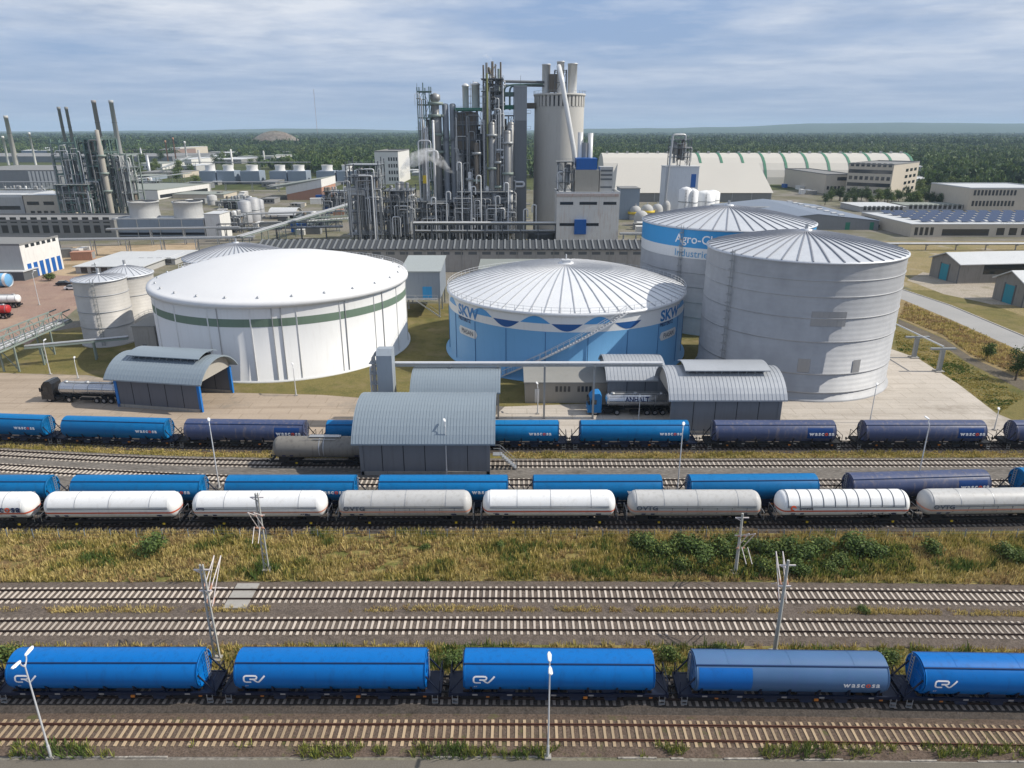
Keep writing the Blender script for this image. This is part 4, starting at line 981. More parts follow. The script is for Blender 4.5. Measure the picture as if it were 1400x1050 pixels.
# chute tower with pipes, and the pipe bridge to the right shed
cx = XT(524, 480, 104.2); ct = thing('conveyor_tower', 'tall slim blue grey conveyor tower rising behind the centre loading shed', 'tower', (cx, 105.6, 0)); zt_ = ZT(479, 104.2)
b = MB(); b.extr([(-1.4, 0), (1.4, 0), (1.4, zt_-.2), (-.6, zt_), (-1.4, zt_-.9)], -1.2, 1.2); b.build('casing', paint('tower casing', (.32,.36,.40), .5, .1, .2), ct)
for k in range(3): MB().tube([(-1.6-k*.3, -.6+k*.5, 0), (-1.6-k*.3, -.6+k*.5, zt_-.8-k*.4), (-1.2, -.6+k*.5, zt_-.4-k*.4)], .13, 8, 0, .4).build('pipe', M_galv, ct)
MB().tube([(-2.6, .6, 3), (-2.6, .6, zt_-3.2), (-1.2, .6, zt_-3.2)], .16, 8, 0, .6).build('pipe', M_lamp, ct)
b = MB()
for i in range(6): b.box(-2.5, -1.2, -1.0, .9, 2+i*1.7, 2.06+i*1.7)
b.build('platform', M_steel, ct)
pb = thing('pipe_bridge', 'long pale pipe bridge running in front of the blue tank', 'pipe bridge', (cx, 108, 0)); zb = ZT(494, 108); xe = XT(905, 497, 108)-cx
b = MB()
for yy in (-.55, .55): b.bar((1.0, yy, zb-.55), (xe, yy, zb-.55), .14, .3)
for i in range(int(xe/2)): b.bar((1+i*2, -.55, zb-.45), (1+i*2, .55, zb-.45), .1)
b.build('beam', M_steel, pb)
for yy, rr in ((-.35, .22), (.1, .16), (.42, .13)): MB().cyl((1.0, yy, zb-.4+rr), (xe, yy, zb-.4+rr), rr, n=10).build('pipe', M_lamp, pb)
for xx in (10, 17.5, 25, 33): MB().bar((xx, 0, 0), (xx, 0, zb-.6), .3).bar((xx, -.8, zb-.7), (xx, .8, zb-.7), .2).build('support', M_steel, pb)
# low beige building
M_beige = paint('beige render', (.36,.335,.29), .8, 0, .4, dc=(.2,.18,.15)); M_felt = paint('grey roofing felt', (.27,.265,.245), .85, 0, .5, sc_=.3); M_glass = paint('dark window glass', (.02,.026,.032), .12, 0, .1, streak=0, spec=.8)
def building(name, label, cat, x0, x1, y0, y1, z, mw, mr, parapet=.0, pitch=0.0, windows=None, doors=None, eave=.3, ridge='x', z0=0.0, extra=None):
    """plain building: walls, flat or gabled roof, windows on chosen faces; windows = [(face, u0, u1, n, z0, z1, kind)]"""
    t = thing(name, label, cat, ((x0+x1)/2, (y0+y1)/2, 0)); hx, hy = (x1-x0)/2, (y1-y0)/2
    b = MB()
    if pitch:
        if ridge == 'x': b.extr([(-hy, z0), (hy, z0), (hy, z), (0, z+pitch-.06), (-hy, z)], -hx, hx)
        else:
            q = MB().extr([(-hx, z0), (hx, z0), (hx, z), (0, z+pitch-.06), (-hx, z)], -hy, hy); q.v = [(y, -x, zz_) for x, y, zz_ in q.v]; b.add(q.v, q.f)
    else: b.box(-hx, hx, -hy, hy, z0, z)
    b.build('wall', mw, t); r = MB()
    if pitch:
        H_, W_ = (hy, hx) if ridge == 'x' else (hx, hy); k = pitch/H_*eave
        pr = [(-H_-eave, z-k), (0, z+pitch), (H_+eave, z-k), (H_+eave, z-k+.22), (0, z+pitch+.25), (-H_-eave, z-k+.22)]
        q = MB().extr(pr, -W_-eave, W_+eave)
        if ridge != 'x': q.v = [(y, -x, zz_) for x, y, zz_ in q.v]
        r.add(q.v, q.f)
    elif parapet:
        r.box(-hx-.1, hx+.1, -hy-.1, -hy+.25, z-.002, z+parapet).box(-hx-.1, hx+.1, hy-.25, hy+.1, z-.002, z+parapet).box(-hx-.1, -hx+.25, -hy+.25, hy-.25, z-.002, z+parapet).box(hx-.25, hx+.1, -hy+.25, hy-.25, z-.002, z+parapet).box(-hx+.25, hx-.25, -hy+.25, hy-.25, z+.01, z+.06)
    else: r.box(-hx-eave, hx+eave, -hy-eave, hy+eave, z, z+.25)
    r.build('roof', mr, t)
    for face, u0, u1, n, za, zb_, kind in (windows or []):
        for i in range(n):
            a = u0+(u1-u0)*i/n; w_ = (u1-u0)/n*(1.0 if kind == 'strip' else .62); a += ((u1-u0)/n-w_)/2
            m_ = M_glass if not isinstance(kind, tuple) else kind[0]; nm = 'window' if not isinstance(kind, tuple) else kind[1]
            if face == 'S': q = MB().box(-hx+2*hx*a, -hx+2*hx*(a+w_), -hy-.06, -hy+.05, za, zb_)
            elif face == 'E': q = MB().box(hx-.05, hx+.06, -hy+2*hy*a, -hy+2*hy*(a+w_), za, zb_)
            else: q = MB().box(-hx-.06, -hx+.05, -hy+2*hy*a, -hy+2*hy*(a+w_), za, zb_)
            q.build(nm, m_, t)
    return t
gb = G(770, 551)
lb = building('pump_house', 'low beige pump house with flat grey roof in front of the blue tank', 'building', XT(718, 550, gb.y), XT(829, 550, gb.y), gb.y, 124.2, ZT(524, gb.y), M_beige, M_felt, eave=.25,
              windows=[('S', .36, .56, 4, 2.1, 3.1, 'w'), ('S', .63, .82, 4, 2.1, 3.1, 'w'), ('S', .10, .19, 1, .1, 2.6, (M_lamp, 'door'))])
# stair house on stilts beside the white tank
y0 = 176.0; x0, x1 = XT(548, 372, y0), XT(601, 372, y0); zt_ = ZT(372, y0); zb0 = ZT(408, y0)
sh = thing('stilt_house', 'blue grey sheet metal house on stilts with a bright blue door', 'building', ((x0+x1)/2, y0+8, 0)); hx = (x1-x0)/2
b = MB(); b.extr([(-8, zb0), (8, zb0), (8, zt_+1.2), (-8, zt_)], -hx, hx); b.build('wall', paint('blue grey cladding', (.25,.285,.33), .5, .1, .2), sh)
b = MB(); b.extr([(-8.3, zt_+.0), (8.3, zt_+1.25), (8.3, zt_+1.5), (-8.3, zt_+.25)], -hx-.3, hx+.3); b.build('roof', paint('grey green roof sheet', (.36,.39,.38), .5, .1, .3), sh)
for xx in (-hx+.4, hx-.4):
    for yy in (-7.5, 0, 7.5): MB().bar((xx, yy, 0), (xx, yy, zb0), .35).build('stilt', M_steel, sh)
MB().box(.4, 2.7, -8.08, -7.95, zb0+.2, zb0+3.0).build('door', paint('sky blue door', (.03,.27,.55), .5), sh)
b = MB().box(-hx, hx-.6, -9.4, -8.02, zb0-.1, zb0+.08)
for xx in (-hx, -hx*.3, hx*.4, hx-.6): b.bar((xx, -9.35, zb0), (xx, -9.35, zb0+1.1), .07)
b.bar((-hx, -9.35, zb0+1.1), (hx-.6, -9.35, zb0+1.1), .07); b.bar((-hx*.3, -9.3, zb0), (hx, -9.3, .1), .25, .3); b.bar((-hx*.3, -9.3, zb0+1), (hx, -9.3, 1.1), .07); b.build('staircase', M_galv, sh)
# small concrete block between the slim silos and the white tank
yb = G(198, 486).y; zb_ = ZT(447, yb)
building('concrete_hut', 'plain grey concrete hut squeezed between slim silo and white tank', 'building', XT(186, 480, yb), XT(216, 480, yb), yb, yb+9, zb_, M_conc2, M_felt, eave=.15, windows=[('S', .3, .6, 1, .1, 2.4, (M_wallg, 'door'))])

# ------------------------------------------------------------------ trucks
M_alu = paint('polished tank', (.52,.53,.55), .22, .8, .3, streak=.2); M_tyre = paint('tyre rubber', (.015,.015,.016), .8, 0, .2, streak=0); M_rim = paint('wheel rim', (.35,.35,.36), .4, .6, .2)
def truck(label, mcab, mtank, loc, rz=0, text=None):
    """articulated tanker; cab towards -x, origin under the cab front"""
    t = thing('tanker_truck', label, 'truck', (loc[0], loc[1], 0), rz)
    c = MB(); c.extr([(0, .5), (2.3, .5), (2.3, 3.35), (1.9, 3.85), (1.0, 3.75), (.35, 3.0), (.08, 1.9)], -1.22, 1.22, 0)
    c.v = [(y, x, z) for x, y, z in c.v]; c.f = [tuple(reversed(f_)) for f_ in c.f]; cab = c.build('cab', mcab, t)
    q = MB(); q.add([(.05, -1.1, 1.95), (.05, 1.1, 1.95), (.30, 1.05, 2.95), (.30, -1.05, 2.95)], [(0,3,2,1)]); q.v = [(x-.03, y, z) for x, y, z in q.v]; q.build('windscreen', M_glass, cab)
    for s in (-1, 1):
        MB().box(.55, 1.45, s*1.235-.015, s*1.235+.015, 1.95, 2.75).build('side_window', M_glass, cab)
        MB().box(.1, .3, s*1.45-.1, s*1.45+.1, 2.0, 2.7).build('mirror', M_black, cab)
        MB().box(-.06, .05, s*.85-.2, s*.85+.2, .75, 1.0).build('headlight', M_lamp, cab)
    ch = MB(); ch.box(.3, 6.3, -.45, .45, .7, .95); ch.box(5.0, 13.6, -.5, .5, 1.05, 1.3)
    for s in (-1, 1): ch.box(2.6, 4.2, s*.95-.3, s*.95+.3, .5, 1.05); ch.box(7.0, 9.2, s*1.0-.25, s*1.0+.25, .55, .95)
    ch.box(13.4, 13.6, -1.2, 1.2, .5, .85); ch.build('chassis', M_und, t)
    tk = MB(); pr = [(0.01, 0), (.75, .05), (1.0, .25), (1.05, .5), (1.05, 10.2), (1.0, 10.5), (.75, 10.7), (.01, 10.75)]
    tk.lathe(pr, 28); tk.v = [(3.0+z, y*1.12, 2.35+x) for x, y, z in tk.v]; tko = tk.build('tank', mtank, t)
    w_ = MB(); w_.box(4.0, 12.8, -.35, .35, 3.40, 3.46)
    for xx in (4.2, 8.0, 12.4): w_.lathe([(.35, 0), (.35, .2), (.01, .22)], 12, (xx, 0, 3.42))
    for xx in (4.0, 6.2, 8.4, 10.6, 12.8): w_.bar((xx, -.5, 3.4), (xx, -.5, 3.95), .04)
    w_.bar((4, -.5, 3.95), (12.8, -.5, 3.95), .04); w_.build('walkway', M_galv, tko)
    for xx in (3.5, 6.0, 8.6, 11.2, 13.2):
        h = MB().lathe([(1.08, -.05), (1.08, .05)], 28); h.v = [(xx+z, y*1.12, 2.35+x) for x, y, z in h.v]; h.build('hoop', M_galv, tko)
    for xx, r in ((1.35, .52), (4.9, .52), (9.9, .5), (11.2, .5), (12.5, .5)):
        for s in (-1, 1):
            wo = MB().cyl((xx, s*.85, r), (xx, s*1.2, r), r, n=20).build('wheel', M_tyre, t); MB().cyl((xx, s*1.19, r), (xx, s*1.215, r), r*.55, n=14).build('rim', M_rim, wo)
    mg = MB()
    for s in (-1, 1):
        for xx in (4.9, 9.9, 11.2, 12.5):
            a = [radians(20+14*i) for i in range(11)]; mg.add([(xx+.62*cos(q_), s*yy, .5+.62*sin(q_)) for q_ in a for yy in (.82, 1.22)], [(2*i, 2*i+1, 2*i+3, 2*i+2) for i in range(10)])
    mg.build('mudguard', M_und, t)
    if text:
        b = MB(); lettering(b, text, 1.0, lambda x, y: (6.2+x, -1.12*1.06*cos(math.asin((y+.1)/1.06))-.02, 2.35+(y+.1)), .03); b.build('lettering', M_navy, tko)
    return t
gl = G(62, 548); truck('black cab tanker truck with polished silver tank parked by the left shed', paint('black cab paint', (.018,.02,.024), .25, 0, .2, spec=.6), M_alu, (gl.x, gl.y+.6), radians(-4))
gr = G(803, 568); truck('bright blue tanker truck with silver tank beside the right loading shed', blue('truck blue', (.03,.22,.52)), M_alu, (gr.x, gr.y+1.2), 0, 'ANHALT')
# ------------------------------------------------------------------ background: works buildings
M_wgry = paint('pale works wall', (.44,.44,.43), .75, 0, .4, dc=(.22,.21,.19)); M_wwht = paint('white works wall', (.70,.69,.66), .7, 0, .35, dc=(.35,.3,.26)); M_wcrm = paint('cream works wall', (.55,.49,.40), .8, 0, .4)
M_wdrk = paint('grey concrete facade', (.25,.25,.24), .8, 0, .5); M_brick = paint('red brick', (.44,.24,.165), .85, 0, .5, dc=(.25,.13,.09)); M_mgry = paint('mid grey metal', (.24,.25,.26), .5, .2, .3)
M_rgry = paint('grey flat roof', (.22,.22,.215), .85, 0, .5, sc_=.1); M_rlt = paint('pale roof sheet', (.56,.57,.57), .55, .05, .35, sc_=.1); M_rgrn = paint('grey green roof', (.25,.27,.24), .8, 0, .4, sc_=.1)
M_bluep = paint('cobalt panel', (.008,.10,.36), .45, 0, .2); M_bcase = paint('blue grey casing', (.25,.30,.36), .6, 0, .25); M_teal = paint('teal door', (.03,.26,.33), .6, 0, .4)
M_stl = paint('dark steelwork', (.125,.135,.145), .6, .2, .5); M_grn = paint('grey green steelwork', (.13,.20,.18), .6, .1, .5); M_lgrn = paint('pale green steelwork', (.25,.30,.27), .6, .1, .4); M_jade = paint('jade pipe', (.03,.20,.13), .5, 0, .3)
M_ves = paint('grey insulated vessel', (.30,.30,.295), .45, .4, .6); M_brn = paint('stained cladding', (.17,.145,.115), .7, 0, .7, dc=(.07,.055,.045), streak=.8); M_shaft = paint('grey shaft cladding', (.15,.16,.17), .6, .1, .3, ribs=('X', .6, .15))
M_shine = paint('shiny duct', (.66,.66,.645), .35, .1, .3); M_olv = paint('yellow green pipe', (.24,.25,.10), .5, 0, .4); M_prill = paint('pale tower concrete', (.50,.485,.45), .85, 0, .3, dc=(.28,.27,.24), sc_=.05, streak=.3)
M_hallb = paint('beige hall sheet', (.56,.53,.47), .6, 0, .2, sc_=.05, streak=.1); M_hallg = paint('green rib band', (.06,.20,.12), .6, 0, .2); M_solar = paint('solar panel', (.02,.035,.085), .15, .1, .1, streak=0, spec=.8); M_yelr = paint('yellow railing', (.62,.45,.03), .5)
PIPES = [M_galv, M_ves, M_shine, M_stl, M_lamp, M_steel]
def pxb(name, label, cat, x0, x1, yb, yt, yr, mw, mr, **k):
    """building read off the photograph: front foot yb, front eave yt, far roof edge yr (rows of the 1400 x 1050 frame)"""
    P = G((x0+x1)/2, yb); Y = P.y; z = ZT(yt, Y); v = (yr-525)/FOC
    Y2 = (CH-z)/math.tan(PIT+math.atan(v)) if z < CH-1 else Y+15
    return building(name, label, cat, XT(x0, (yb+yt)/2, Y), XT(x1, (yb+yt)/2, Y), Y, max(Y+5, min(Y2, Y+160)), z, mw, mr, **k)
def turned(name, label, cat, p0, p1, ytop, depth, mw, mr, **k):
    """building whose long lit face runs from pixel p0 to pixel p1 along the ground; ytop = eave row above p0"""
    P = G(*p0); Q = G(*p1); d = Q-P; a = atan2(d.y, d.x); z = ZT(ytop, P.y); L = d.length
    t = building(name, label, cat, -L/2, L/2, -depth/2, depth/2, z, mw, mr, **k)
    c = P+d/2+Vector((-sin(a), cos(a), 0))*depth/2; t.location = (c.x, c.y, 0); t.rotation_euler = (0, 0, a); return t
S_ = 'S'; BUI = 'building'
# left side
pxb('workshop', 'long grey workshop with two rows of dark windows at the left edge', BUI, -60, 158, 328, 303, 294, M_wdrk, M_rgry, parapet=.8, windows=[(S_, .02, .985, 15, 3.0, 6.2, 'w'), (S_, .02, .985, 15, 7.2, 9.6, 'w')])
t = turned('warehouse', 'white fronted warehouse with six bright blue loading doors in a row', BUI, (37, 382), (88, 367), 336, 46, M_wwht, M_rgry, parapet=.6, windows=[(S_, .05, .98, 6, 0, 4.6, (M_bluep, 'loading_door')), (S_, .1, .95, 6, 9.6, 11.0, 'w')])
L_ = [c for c in KIDS[t.name] if c.name.startswith('wall')][0]; hx = max(v.co.x for v in L_.data.vertices); z_ = max(v.co.z for v in L_.data.vertices)
MB().box(-hx-.05, -hx+.02, -22.9, 23, 0, z_-.01).build('side_wall', M_wgry, t)
pxb('works_hall', 'grey works hall with a white parapet behind the long workshop', BUI, -70, 33, 297, 270, 264, M_wgry, M_rlt, parapet=1.5, windows=[(S_, .05, .95, 8, 4, 6, 'strip')])
pxb('works_hall', 'cream works hall with brown window strips next to the green steel structure', BUI, 34, 82, 297, 267, 262, M_wcrm, M_rlt, windows=[(S_, .08, .42, 1, 6.5, 8.3, 'strip'), (S_, .55, .85, 1, 6.5, 8.3, 'strip'), (S_, .1, .85, 4, 1.2, 3.4, 'w')])
t = pxb('warehouse', 'grey warehouse with white vertical wall stripes behind the works halls', BUI, -70, 82, 259, 233, 226, M_mgry, M_rgry, windows=[(S_, .72, 1.0, 8, .5, 14, (M_wwht, 'wall_stripe'))])
pxb('storage_hall', 'very long low grey hall far behind the left chimneys', BUI, -140, 236, 222, 214, 208, M_mgry, M_rgry)
pxb('storage_hall', 'blue white gabled hall near the left picture edge in the distance', BUI, 30, 76, 215, 206, 201, M_bcase, M_rlt, pitch=4, windows=[(S_, .1, .9, 6, 1, 5, 'w')])
pxb('brick_office', 'long distant brick office with many windows left of the green trees', BUI, 172, 234, 216, 205, 203, paint('dull brick', (.26,.18,.15), .8, 0, .4), M_rgry, windows=[(S_, .02, .98, 18, 3, 6, 'w'), (S_, .02, .98, 18, 8, 11, 'w')])
pxb('boiler_house', 'pale yellow boiler house with short stacks in the distance', BUI, 233, 247, 214, 202, 200, M_wcrm, M_rlt)
turned('works_office', 'low works building with white gable front and a strip of dark windows', BUI, (217, 273), (289, 262), 260.5, 55, M_wwht, M_rgrn, parapet=.5, windows=[(S_, .03, .93, 12, .8, 3.0, 'strip')])
pxb('store', 'low cream store in front of the row of pale cooling cells', BUI, 236, 306, 271, 266, 262, M_wcrm, M_rgrn)
t = pxb('cooling_block', 'blue grey cooling block carrying two large round fan stacks', 'cooling tower', 158, 280, 327, 300, 296.5, M_bcase, M_rlt, parapet=.5)
Yc = G(219, 327).y; zc = ZT(300, Yc); cx_, cy_ = t.location.x, t.location.y
for xa in (198, 258):
    X = XT(xa, 290, Yc+9)-cx_; r = 20/FOC*(Yc+9)*.93; zt_ = ZT(277, Yc+2)
    f_ = MB().lathe([(r*1.02, zc), (r*.96, zc+(zt_-zc)*.5), (r, zt_-.5), (r+.3, zt_-.45), (r+.3, zt_), (r-.3, zt_)], 28, (X, Yc+9-cy_, 0)).build('fan_stack', M_wgry, t)
    MB().lathe([(.01, zt_-1.2), (r-.35, zt_-1.2)], 20, (X, Yc+9-cy_, 0)).build('fan_deck', M_stl, f_)
hxc = (XT(280, 312, Yc)-XT(158, 312, Yc))/2; b = MB()
for i in range(5): x = -hxc+2*hxc*i/4; b.bar((x, -hxc*0-(cy_-Yc)-.15, 0), (x, -(cy_-Yc)-.15, zc), .3)
b.bar((-hxc, -(cy_-Yc)-.15, zc*.55), (hxc, -(cy_-Yc)-.15, zc*.55), .3); b.build('facade_post', M_steel, t)
MB().box(-hxc+.3, hxc-.3, -(cy_-Yc)-.08, -(cy_-Yc)+.1, zc*.22, zc*.34).build('louvre', M_black, t); MB().box(-hxc+.3, hxc-.3, -(cy_-Yc)-.08, -(cy_-Yc)+.1, .3, zc*.17).build('louvre', M_stl, t)
pxb('switch_house', 'small white block at the right end of the twin fan cooling block', BUI, 281, 302, 327, 293, 289, M_wwht, M_rlt)
for k, (a, b_) in enumerate([(272, 295), (296, 321), (328, 355), (368, 392), (393, 419), (432, 458), (460, 485)]):
    Y = 640.0; x0, x1 = XT(a, 240, Y), XT(b_, 240, Y); z0, z1 = ZT(234, Y), ZT(226, Y)
    t = thing('cooling_cell', 'pale boxy cooling cell with one white fan stack in the distant row', 'cooling tower', ((x0+x1)/2, Y+8, 0), 0, 'cooling cells in the distant row'); hx = (x1-x0)/2-.3
    MB().box(-hx, hx, -8, 8, 2.6, z0).build('casing', M_bcase, t); MB().box(-hx+.2, hx-.2, -7.6, 7.6, 0, 2.6).build('air_inlet', M_stl, t)
    MB().lathe([(hx*.62, z0), (hx*.56, z0+2), (hx*.62, z1)], 20).build('fan_stack', M_wwht, t)
# brick building with sloping white fascia
P = G(393, 273.5); Y = P.y; x1 = XT(440, 262, Y); za, zb2 = ZT(255, Y), ZT(245, Y); L_ = x1-P.x
t = thing('brick_building', 'red brick building with sloping white fascia and grey roof', BUI, (P.x, Y, 0)); b = MB()
q = MB().extr([(0, 0), (L_, 0), (L_, zb2-5.2), (0, za-5.2)], 0, 40); b.add([(y, x, z) for x, y, z in q.v], [tuple(reversed(f_)) for f_ in q.f]); b.build('wall', M_brick, t)
q = MB().extr([(-.2, za-5.2), (L_+.2, zb2-5.2), (L_+.2, zb2), (-.2, za)], -.3, 40.3); MB().add([(y, x, z) for x, y, z in q.v], [tuple(reversed(f_)) for f_ in q.f]).build('fascia', M_wwht, t)
q = MB().extr([(-14, za-1.0), (-.22, za+.02), (L_+.3, zb2+.02), (L_+.3, zb2+.3), (-14, za-.7)], -.6, 40.6); MB().add([(y, x, z) for x, y, z in q.v], [tuple(reversed(f_)) for f_ in q.f]).build('roof', M_rgrn, t)
pxb('office_block', 'slim white office tower with rows of windows, centre distance', BUI, 513, 545, 252, 208, 205, M_wwht, M_rgry, parapet=1, windows=[(S_, .55, .98, 4, 3+5.5*i, 6+5.5*i, 'w') for i in range(4)])
Ya = G(385, 300).y; barrel_shed('small white arched shelter between the pipe racks', XT(366, 295, Ya), XT(404, 295, Ya), Ya, Ya+14, ZT(294, Ya), ZT(294, Ya)+3.2, mroof=M_rlt, posts=False, front=False, rib=1.5)
# conveyor hall with its row of roof ribs
Yh = 236.0; xa, xb_ = XT(352, 342, Yh), XT(884, 342, Yh); zE, zR = ZT(341.5, Yh), ZT(329, Yh+6.5)
t = thing('conveyor_hall', 'very long low concrete conveyor hall with a dark ribbed roof', BUI, ((xa+xb_)/2, Yh, 0)); hx = (xb_-xa)/2
MB().box(-hx, hx, 0, 13, 0, zE).build('wall', paint('stained hall concrete', (.40,.375,.345), .85, 0, .7, dc=(.22,.19,.165), streak=.6), t)
b = MB(); b.extr([(-.5, zE), (6.5, zR), (13.5, zE), (13.5, zE+.2), (6.5, zR+.2), (-.5, zE+.2)], -hx-.3, hx+.3)
n = int(2*hx/2.1)
for i in range(n+1):
    x = -hx+i*2.1; b.bar((x, -.5, zE+.3), (x, 6.5, zR+.3), .5, .5, 1); b.bar((x, 6.5, zR+.3), (x, 13.5, zE+.3), .5, .5, 1)
b.build('roof', [paint('dark roof bays', (.055,.06,.066), .6, .1, .3), paint('pale roof ribs', (.20,.21,.215), .6, .1, .3)], t)
b = MB()
for i in range(28):
    x = -hx+3+i*(2*hx-6)/27
    b.box(x-1.4, x+1.4, -.06, .05, zE-1.6, zE-.7)
b.build('window_band', paint('grimy glazing', (.13,.14,.145), .35, 0, .5), t); b = MB()
for i in range(22): x = -hx+i*2*hx/21; b.box(x-.12, x+.12, -.18, .03, 0, zE-.1)
b.build('buttress', M_conc2, t)
Yq = 205.0; pxs = (XT(655, 370, Yq), XT(741, 370, Yq))
building('store', 'grey roofed store between the blue tank and the conveyor hall', BUI, pxs[0], pxs[1], Yq, Yq+17, ZT(369, Yq), M_wgry, paint('grey green store roof', (.27,.29,.27), .6, .1, .35), windows=[(S_, .1, .9, 5, 1, 2.5, 'w')])

# ------------------------------------------------------------------ process plant
def vessel(t, x, y, z0, z1, r, m, n=14):
    b = MB(); b.lathe([(.01, z0-r*.35), (r*.7, z0-r*.22), (r, z0), (r, z1), (r*.7, z1+r*.3), (.01, z1+r*.42)], n, (x, y, 0))
    h = z0+(z1-z0)*.5
    for zz_ in (h, z1-.4): b.lathe([(r+.03, zz_-.1), (r+.1, zz_-.1), (r+.1, zz_+.1), (r+.03, zz_+.1)], n, (x, y, 0))
    return b.build('vessel', m, t)
def frame_tower(name, label, cat, x0, x1, y0, y1, z, seed, bays=(3, 2), lev=5.0, m=None, floors=1.0, ves=4, pipes=8, brace=.5, over=0, vr=(.5, 1.3), zbase=0.0, floor_m=None, clad=0, extra=1.0, cw=.38):
    r = random.Random(seed); m = m or M_stl
    t = thing(name, label, cat, ((x0+x1)/2, (y0+y1)/2, 0)); hx, hy = (x1-x0)/2, (y1-y0)/2
    nx_, ny_ = bays; X = [-hx+2*hx*i/nx_ for i in range(nx_+1)]; Y = [-hy+2*hy*i/ny_ for i in range(ny_+1)]
    Z = [zbase+(z-zbase)*(i+1)/max(1, round((z-zbase)/lev)) for i in range(max(1, round((z-zbase)/lev)))]
    b = MB()
    for x in X:
        for y in Y:
            edge = x in (X[0], X[-1]) or y in (Y[0], Y[-1])
            top = z+(over*r.random() if edge else 0); b.bar((x, y, zbase), (x, y, top), cw)
    for zz_ in Z:
        for y in Y: b.bar((X[0], y, zz_), (X[-1], y, zz_), cw*.6, cw*.9)
        for x in X: b.bar((x, Y[0], zz_), (x, Y[-1], zz_), cw*.6, cw*.9)
    for za, zb3 in zip([zbase]+Z, Z):
        for xa, xb in zip(X, X[1:]):
            if r.random() < brace:
                if r.random() < .5: xa, xb = xb, xa
                b.bar((xa, Y[0], za), (xb, Y[0], zb3), .16)
        if r.random() < brace: b.bar((X[-1], Y[0], za), (X[-1], Y[-1], zb3), .16)
    b.build('frame', m, t)
    for zz_ in Z:
        if r.random() > floors: continue
        f = MB(); e0 = r.choice([0, .9, -.2]); f.box(X[0]-e0, X[-1]+.6, Y[0]-e0, Y[-1], zz_+.18, zz_+.26)
        for h in (.6, 1.1):
            f.bar((X[0]-e0, Y[0]-e0, zz_+h+.2), (X[-1]+.6, Y[0]-e0, zz_+h+.2), .07); f.bar((X[-1]+.6, Y[0]-e0, zz_+h+.2), (X[-1]+.6, Y[-1], zz_+h+.2), .07)
        for i in range(int(2*hx/2)+1): x = X[0]+2*hx*i/max(1, int(2*hx/2)); f.bar((x, Y[0]-e0, zz_+.2), (x, Y[0]-e0, zz_+1.3), .06)
        f.build('floor', floor_m or M_steel, t)
    for i in range(clad):                                          # sheeted-in rooms and equipment casings between the floors
        k = r.randrange(len(Z)); za = Z[k-1] if k else zbase; w1 = r.uniform(.22, .5)*2*hx; xx = r.uniform(X[0], X[-1]-w1); yy = r.uniform(Y[0]+.5, 0)
        MB().box(xx, xx+w1, yy, min(Y[-1]-.2, yy+r.uniform(2, 6)), za+.28, za+(Z[k]-za)*r.uniform(.5, .95)).build('casing', r.choice([M_brn, M_stl, M_mgry, M_ves, M_stl]), t)
    ves = int(ves*extra); pipes = int(pipes*extra*1.4)
    for i in range(ves):
        rr = r.uniform(*vr); za = zbase+(z-zbase)*r.uniform(.05, .7); zb3 = za+r.uniform(3, 14); x = r.uniform(X[0]+rr, X[-1]-rr)
        vessel(t, x, r.uniform(Y[0]+rr, Y[-1]-rr), za, min(zb3, z+over), rr, r.choice([M_ves, M_ves, M_brn, M_shine, M_mgry]))
    for i in range(pipes):
        rr = r.choice([.1, .14, .14, .2, .28]); y = r.choice([Y[0]-.5, Y[0]-.9, Y[0]+1.2, 0]); x = r.uniform(X[0]-.6, X[-1]+.6)
        za = zbase+(z-zbase)*r.uniform(0, .35); zb3 = za+(z-za)*r.uniform(.35, 1.0); x2 = x+r.uniform(-1, 1)*hx; x2 = max(X[0]-1, min(X[-1]+1, x2))
        pts = [(x, y, za), (x, y, zb3), (x2, y, zb3)]
        if r.random() < .5: pts.append((x2, y, zb3-r.uniform(1.5, 8)))
        elif r.random() < .5: pts.append((x2, y+r.uniform(1, 4), zb3))
        MB().tube(pts, rr, 7, 0, .8).build('pipe', r.choice(PIPES), t)
    lx = X[0]+.2; ld = MB()
    for s in (-.25, .25): ld.bar((lx+s, Y[0]-.7, zbase), (lx+s, Y[0]-.7, z), .07)
    for i in range(int((z-zbase)/.9)): ld.bar((lx-.25, Y[0]-.7, zbase+i*.9), (lx+.25, Y[0]-.7, zbase+i*.9), .05)
    ld.build('ladder', M_galv, t)
    return t
TW = 'process tower'; YP = 305.0
def PX(x, Y=YP, y=220): return XT(x, y, Y)
def PZ(y, Y=YP): return ZT(y, Y)
t = frame_tower('process_tower', 'slim grey green steel tower with railed platforms at the left end of the main plant', TW, PX(574), PX(590), YP, YP+7, PZ(125), 11, (2, 1), 5, M_grn, 1, 6, 14, .9, over=3.5, clad=4)
vessel(t, 3.6, -4.2, 14, PZ(165), .55, M_lamp); MB().bar((-2.4, -3, PZ(125)), (-2.4, -3, PZ(114)), .14).build('mast', M_stl, t)
for xo, zz_ in ((-2.6, PZ(192)), (0.2, PZ(206))): MB().tube([(xo, -4.5, 3), (xo, -4.5, zz_), (xo+5, -4.5, zz_), (xo+5, -4.5, zz_-3)], .32, 8, 0, 1.2).build('pipe', M_lamp, t)
MB().obox((-.6, -4.6, PZ(245)), .7, .5, 1.6).build('control_box', M_yelr, t)
t = thing('column_vessel', 'stepped grey distillation column with ring platforms in the main plant', 'vessel', (PX(596), YP+5, 0))
b = MB().lathe([(1.9, 0), (1.9, PZ(190)), (2.4, PZ(186)), (2.4, PZ(160)), (1.5, PZ(157)), (1.5, PZ(138)), (2.1, PZ(136)), (2.1, PZ(129)), (.01, PZ(126))], 18); b.build('shell', M_ves, t)
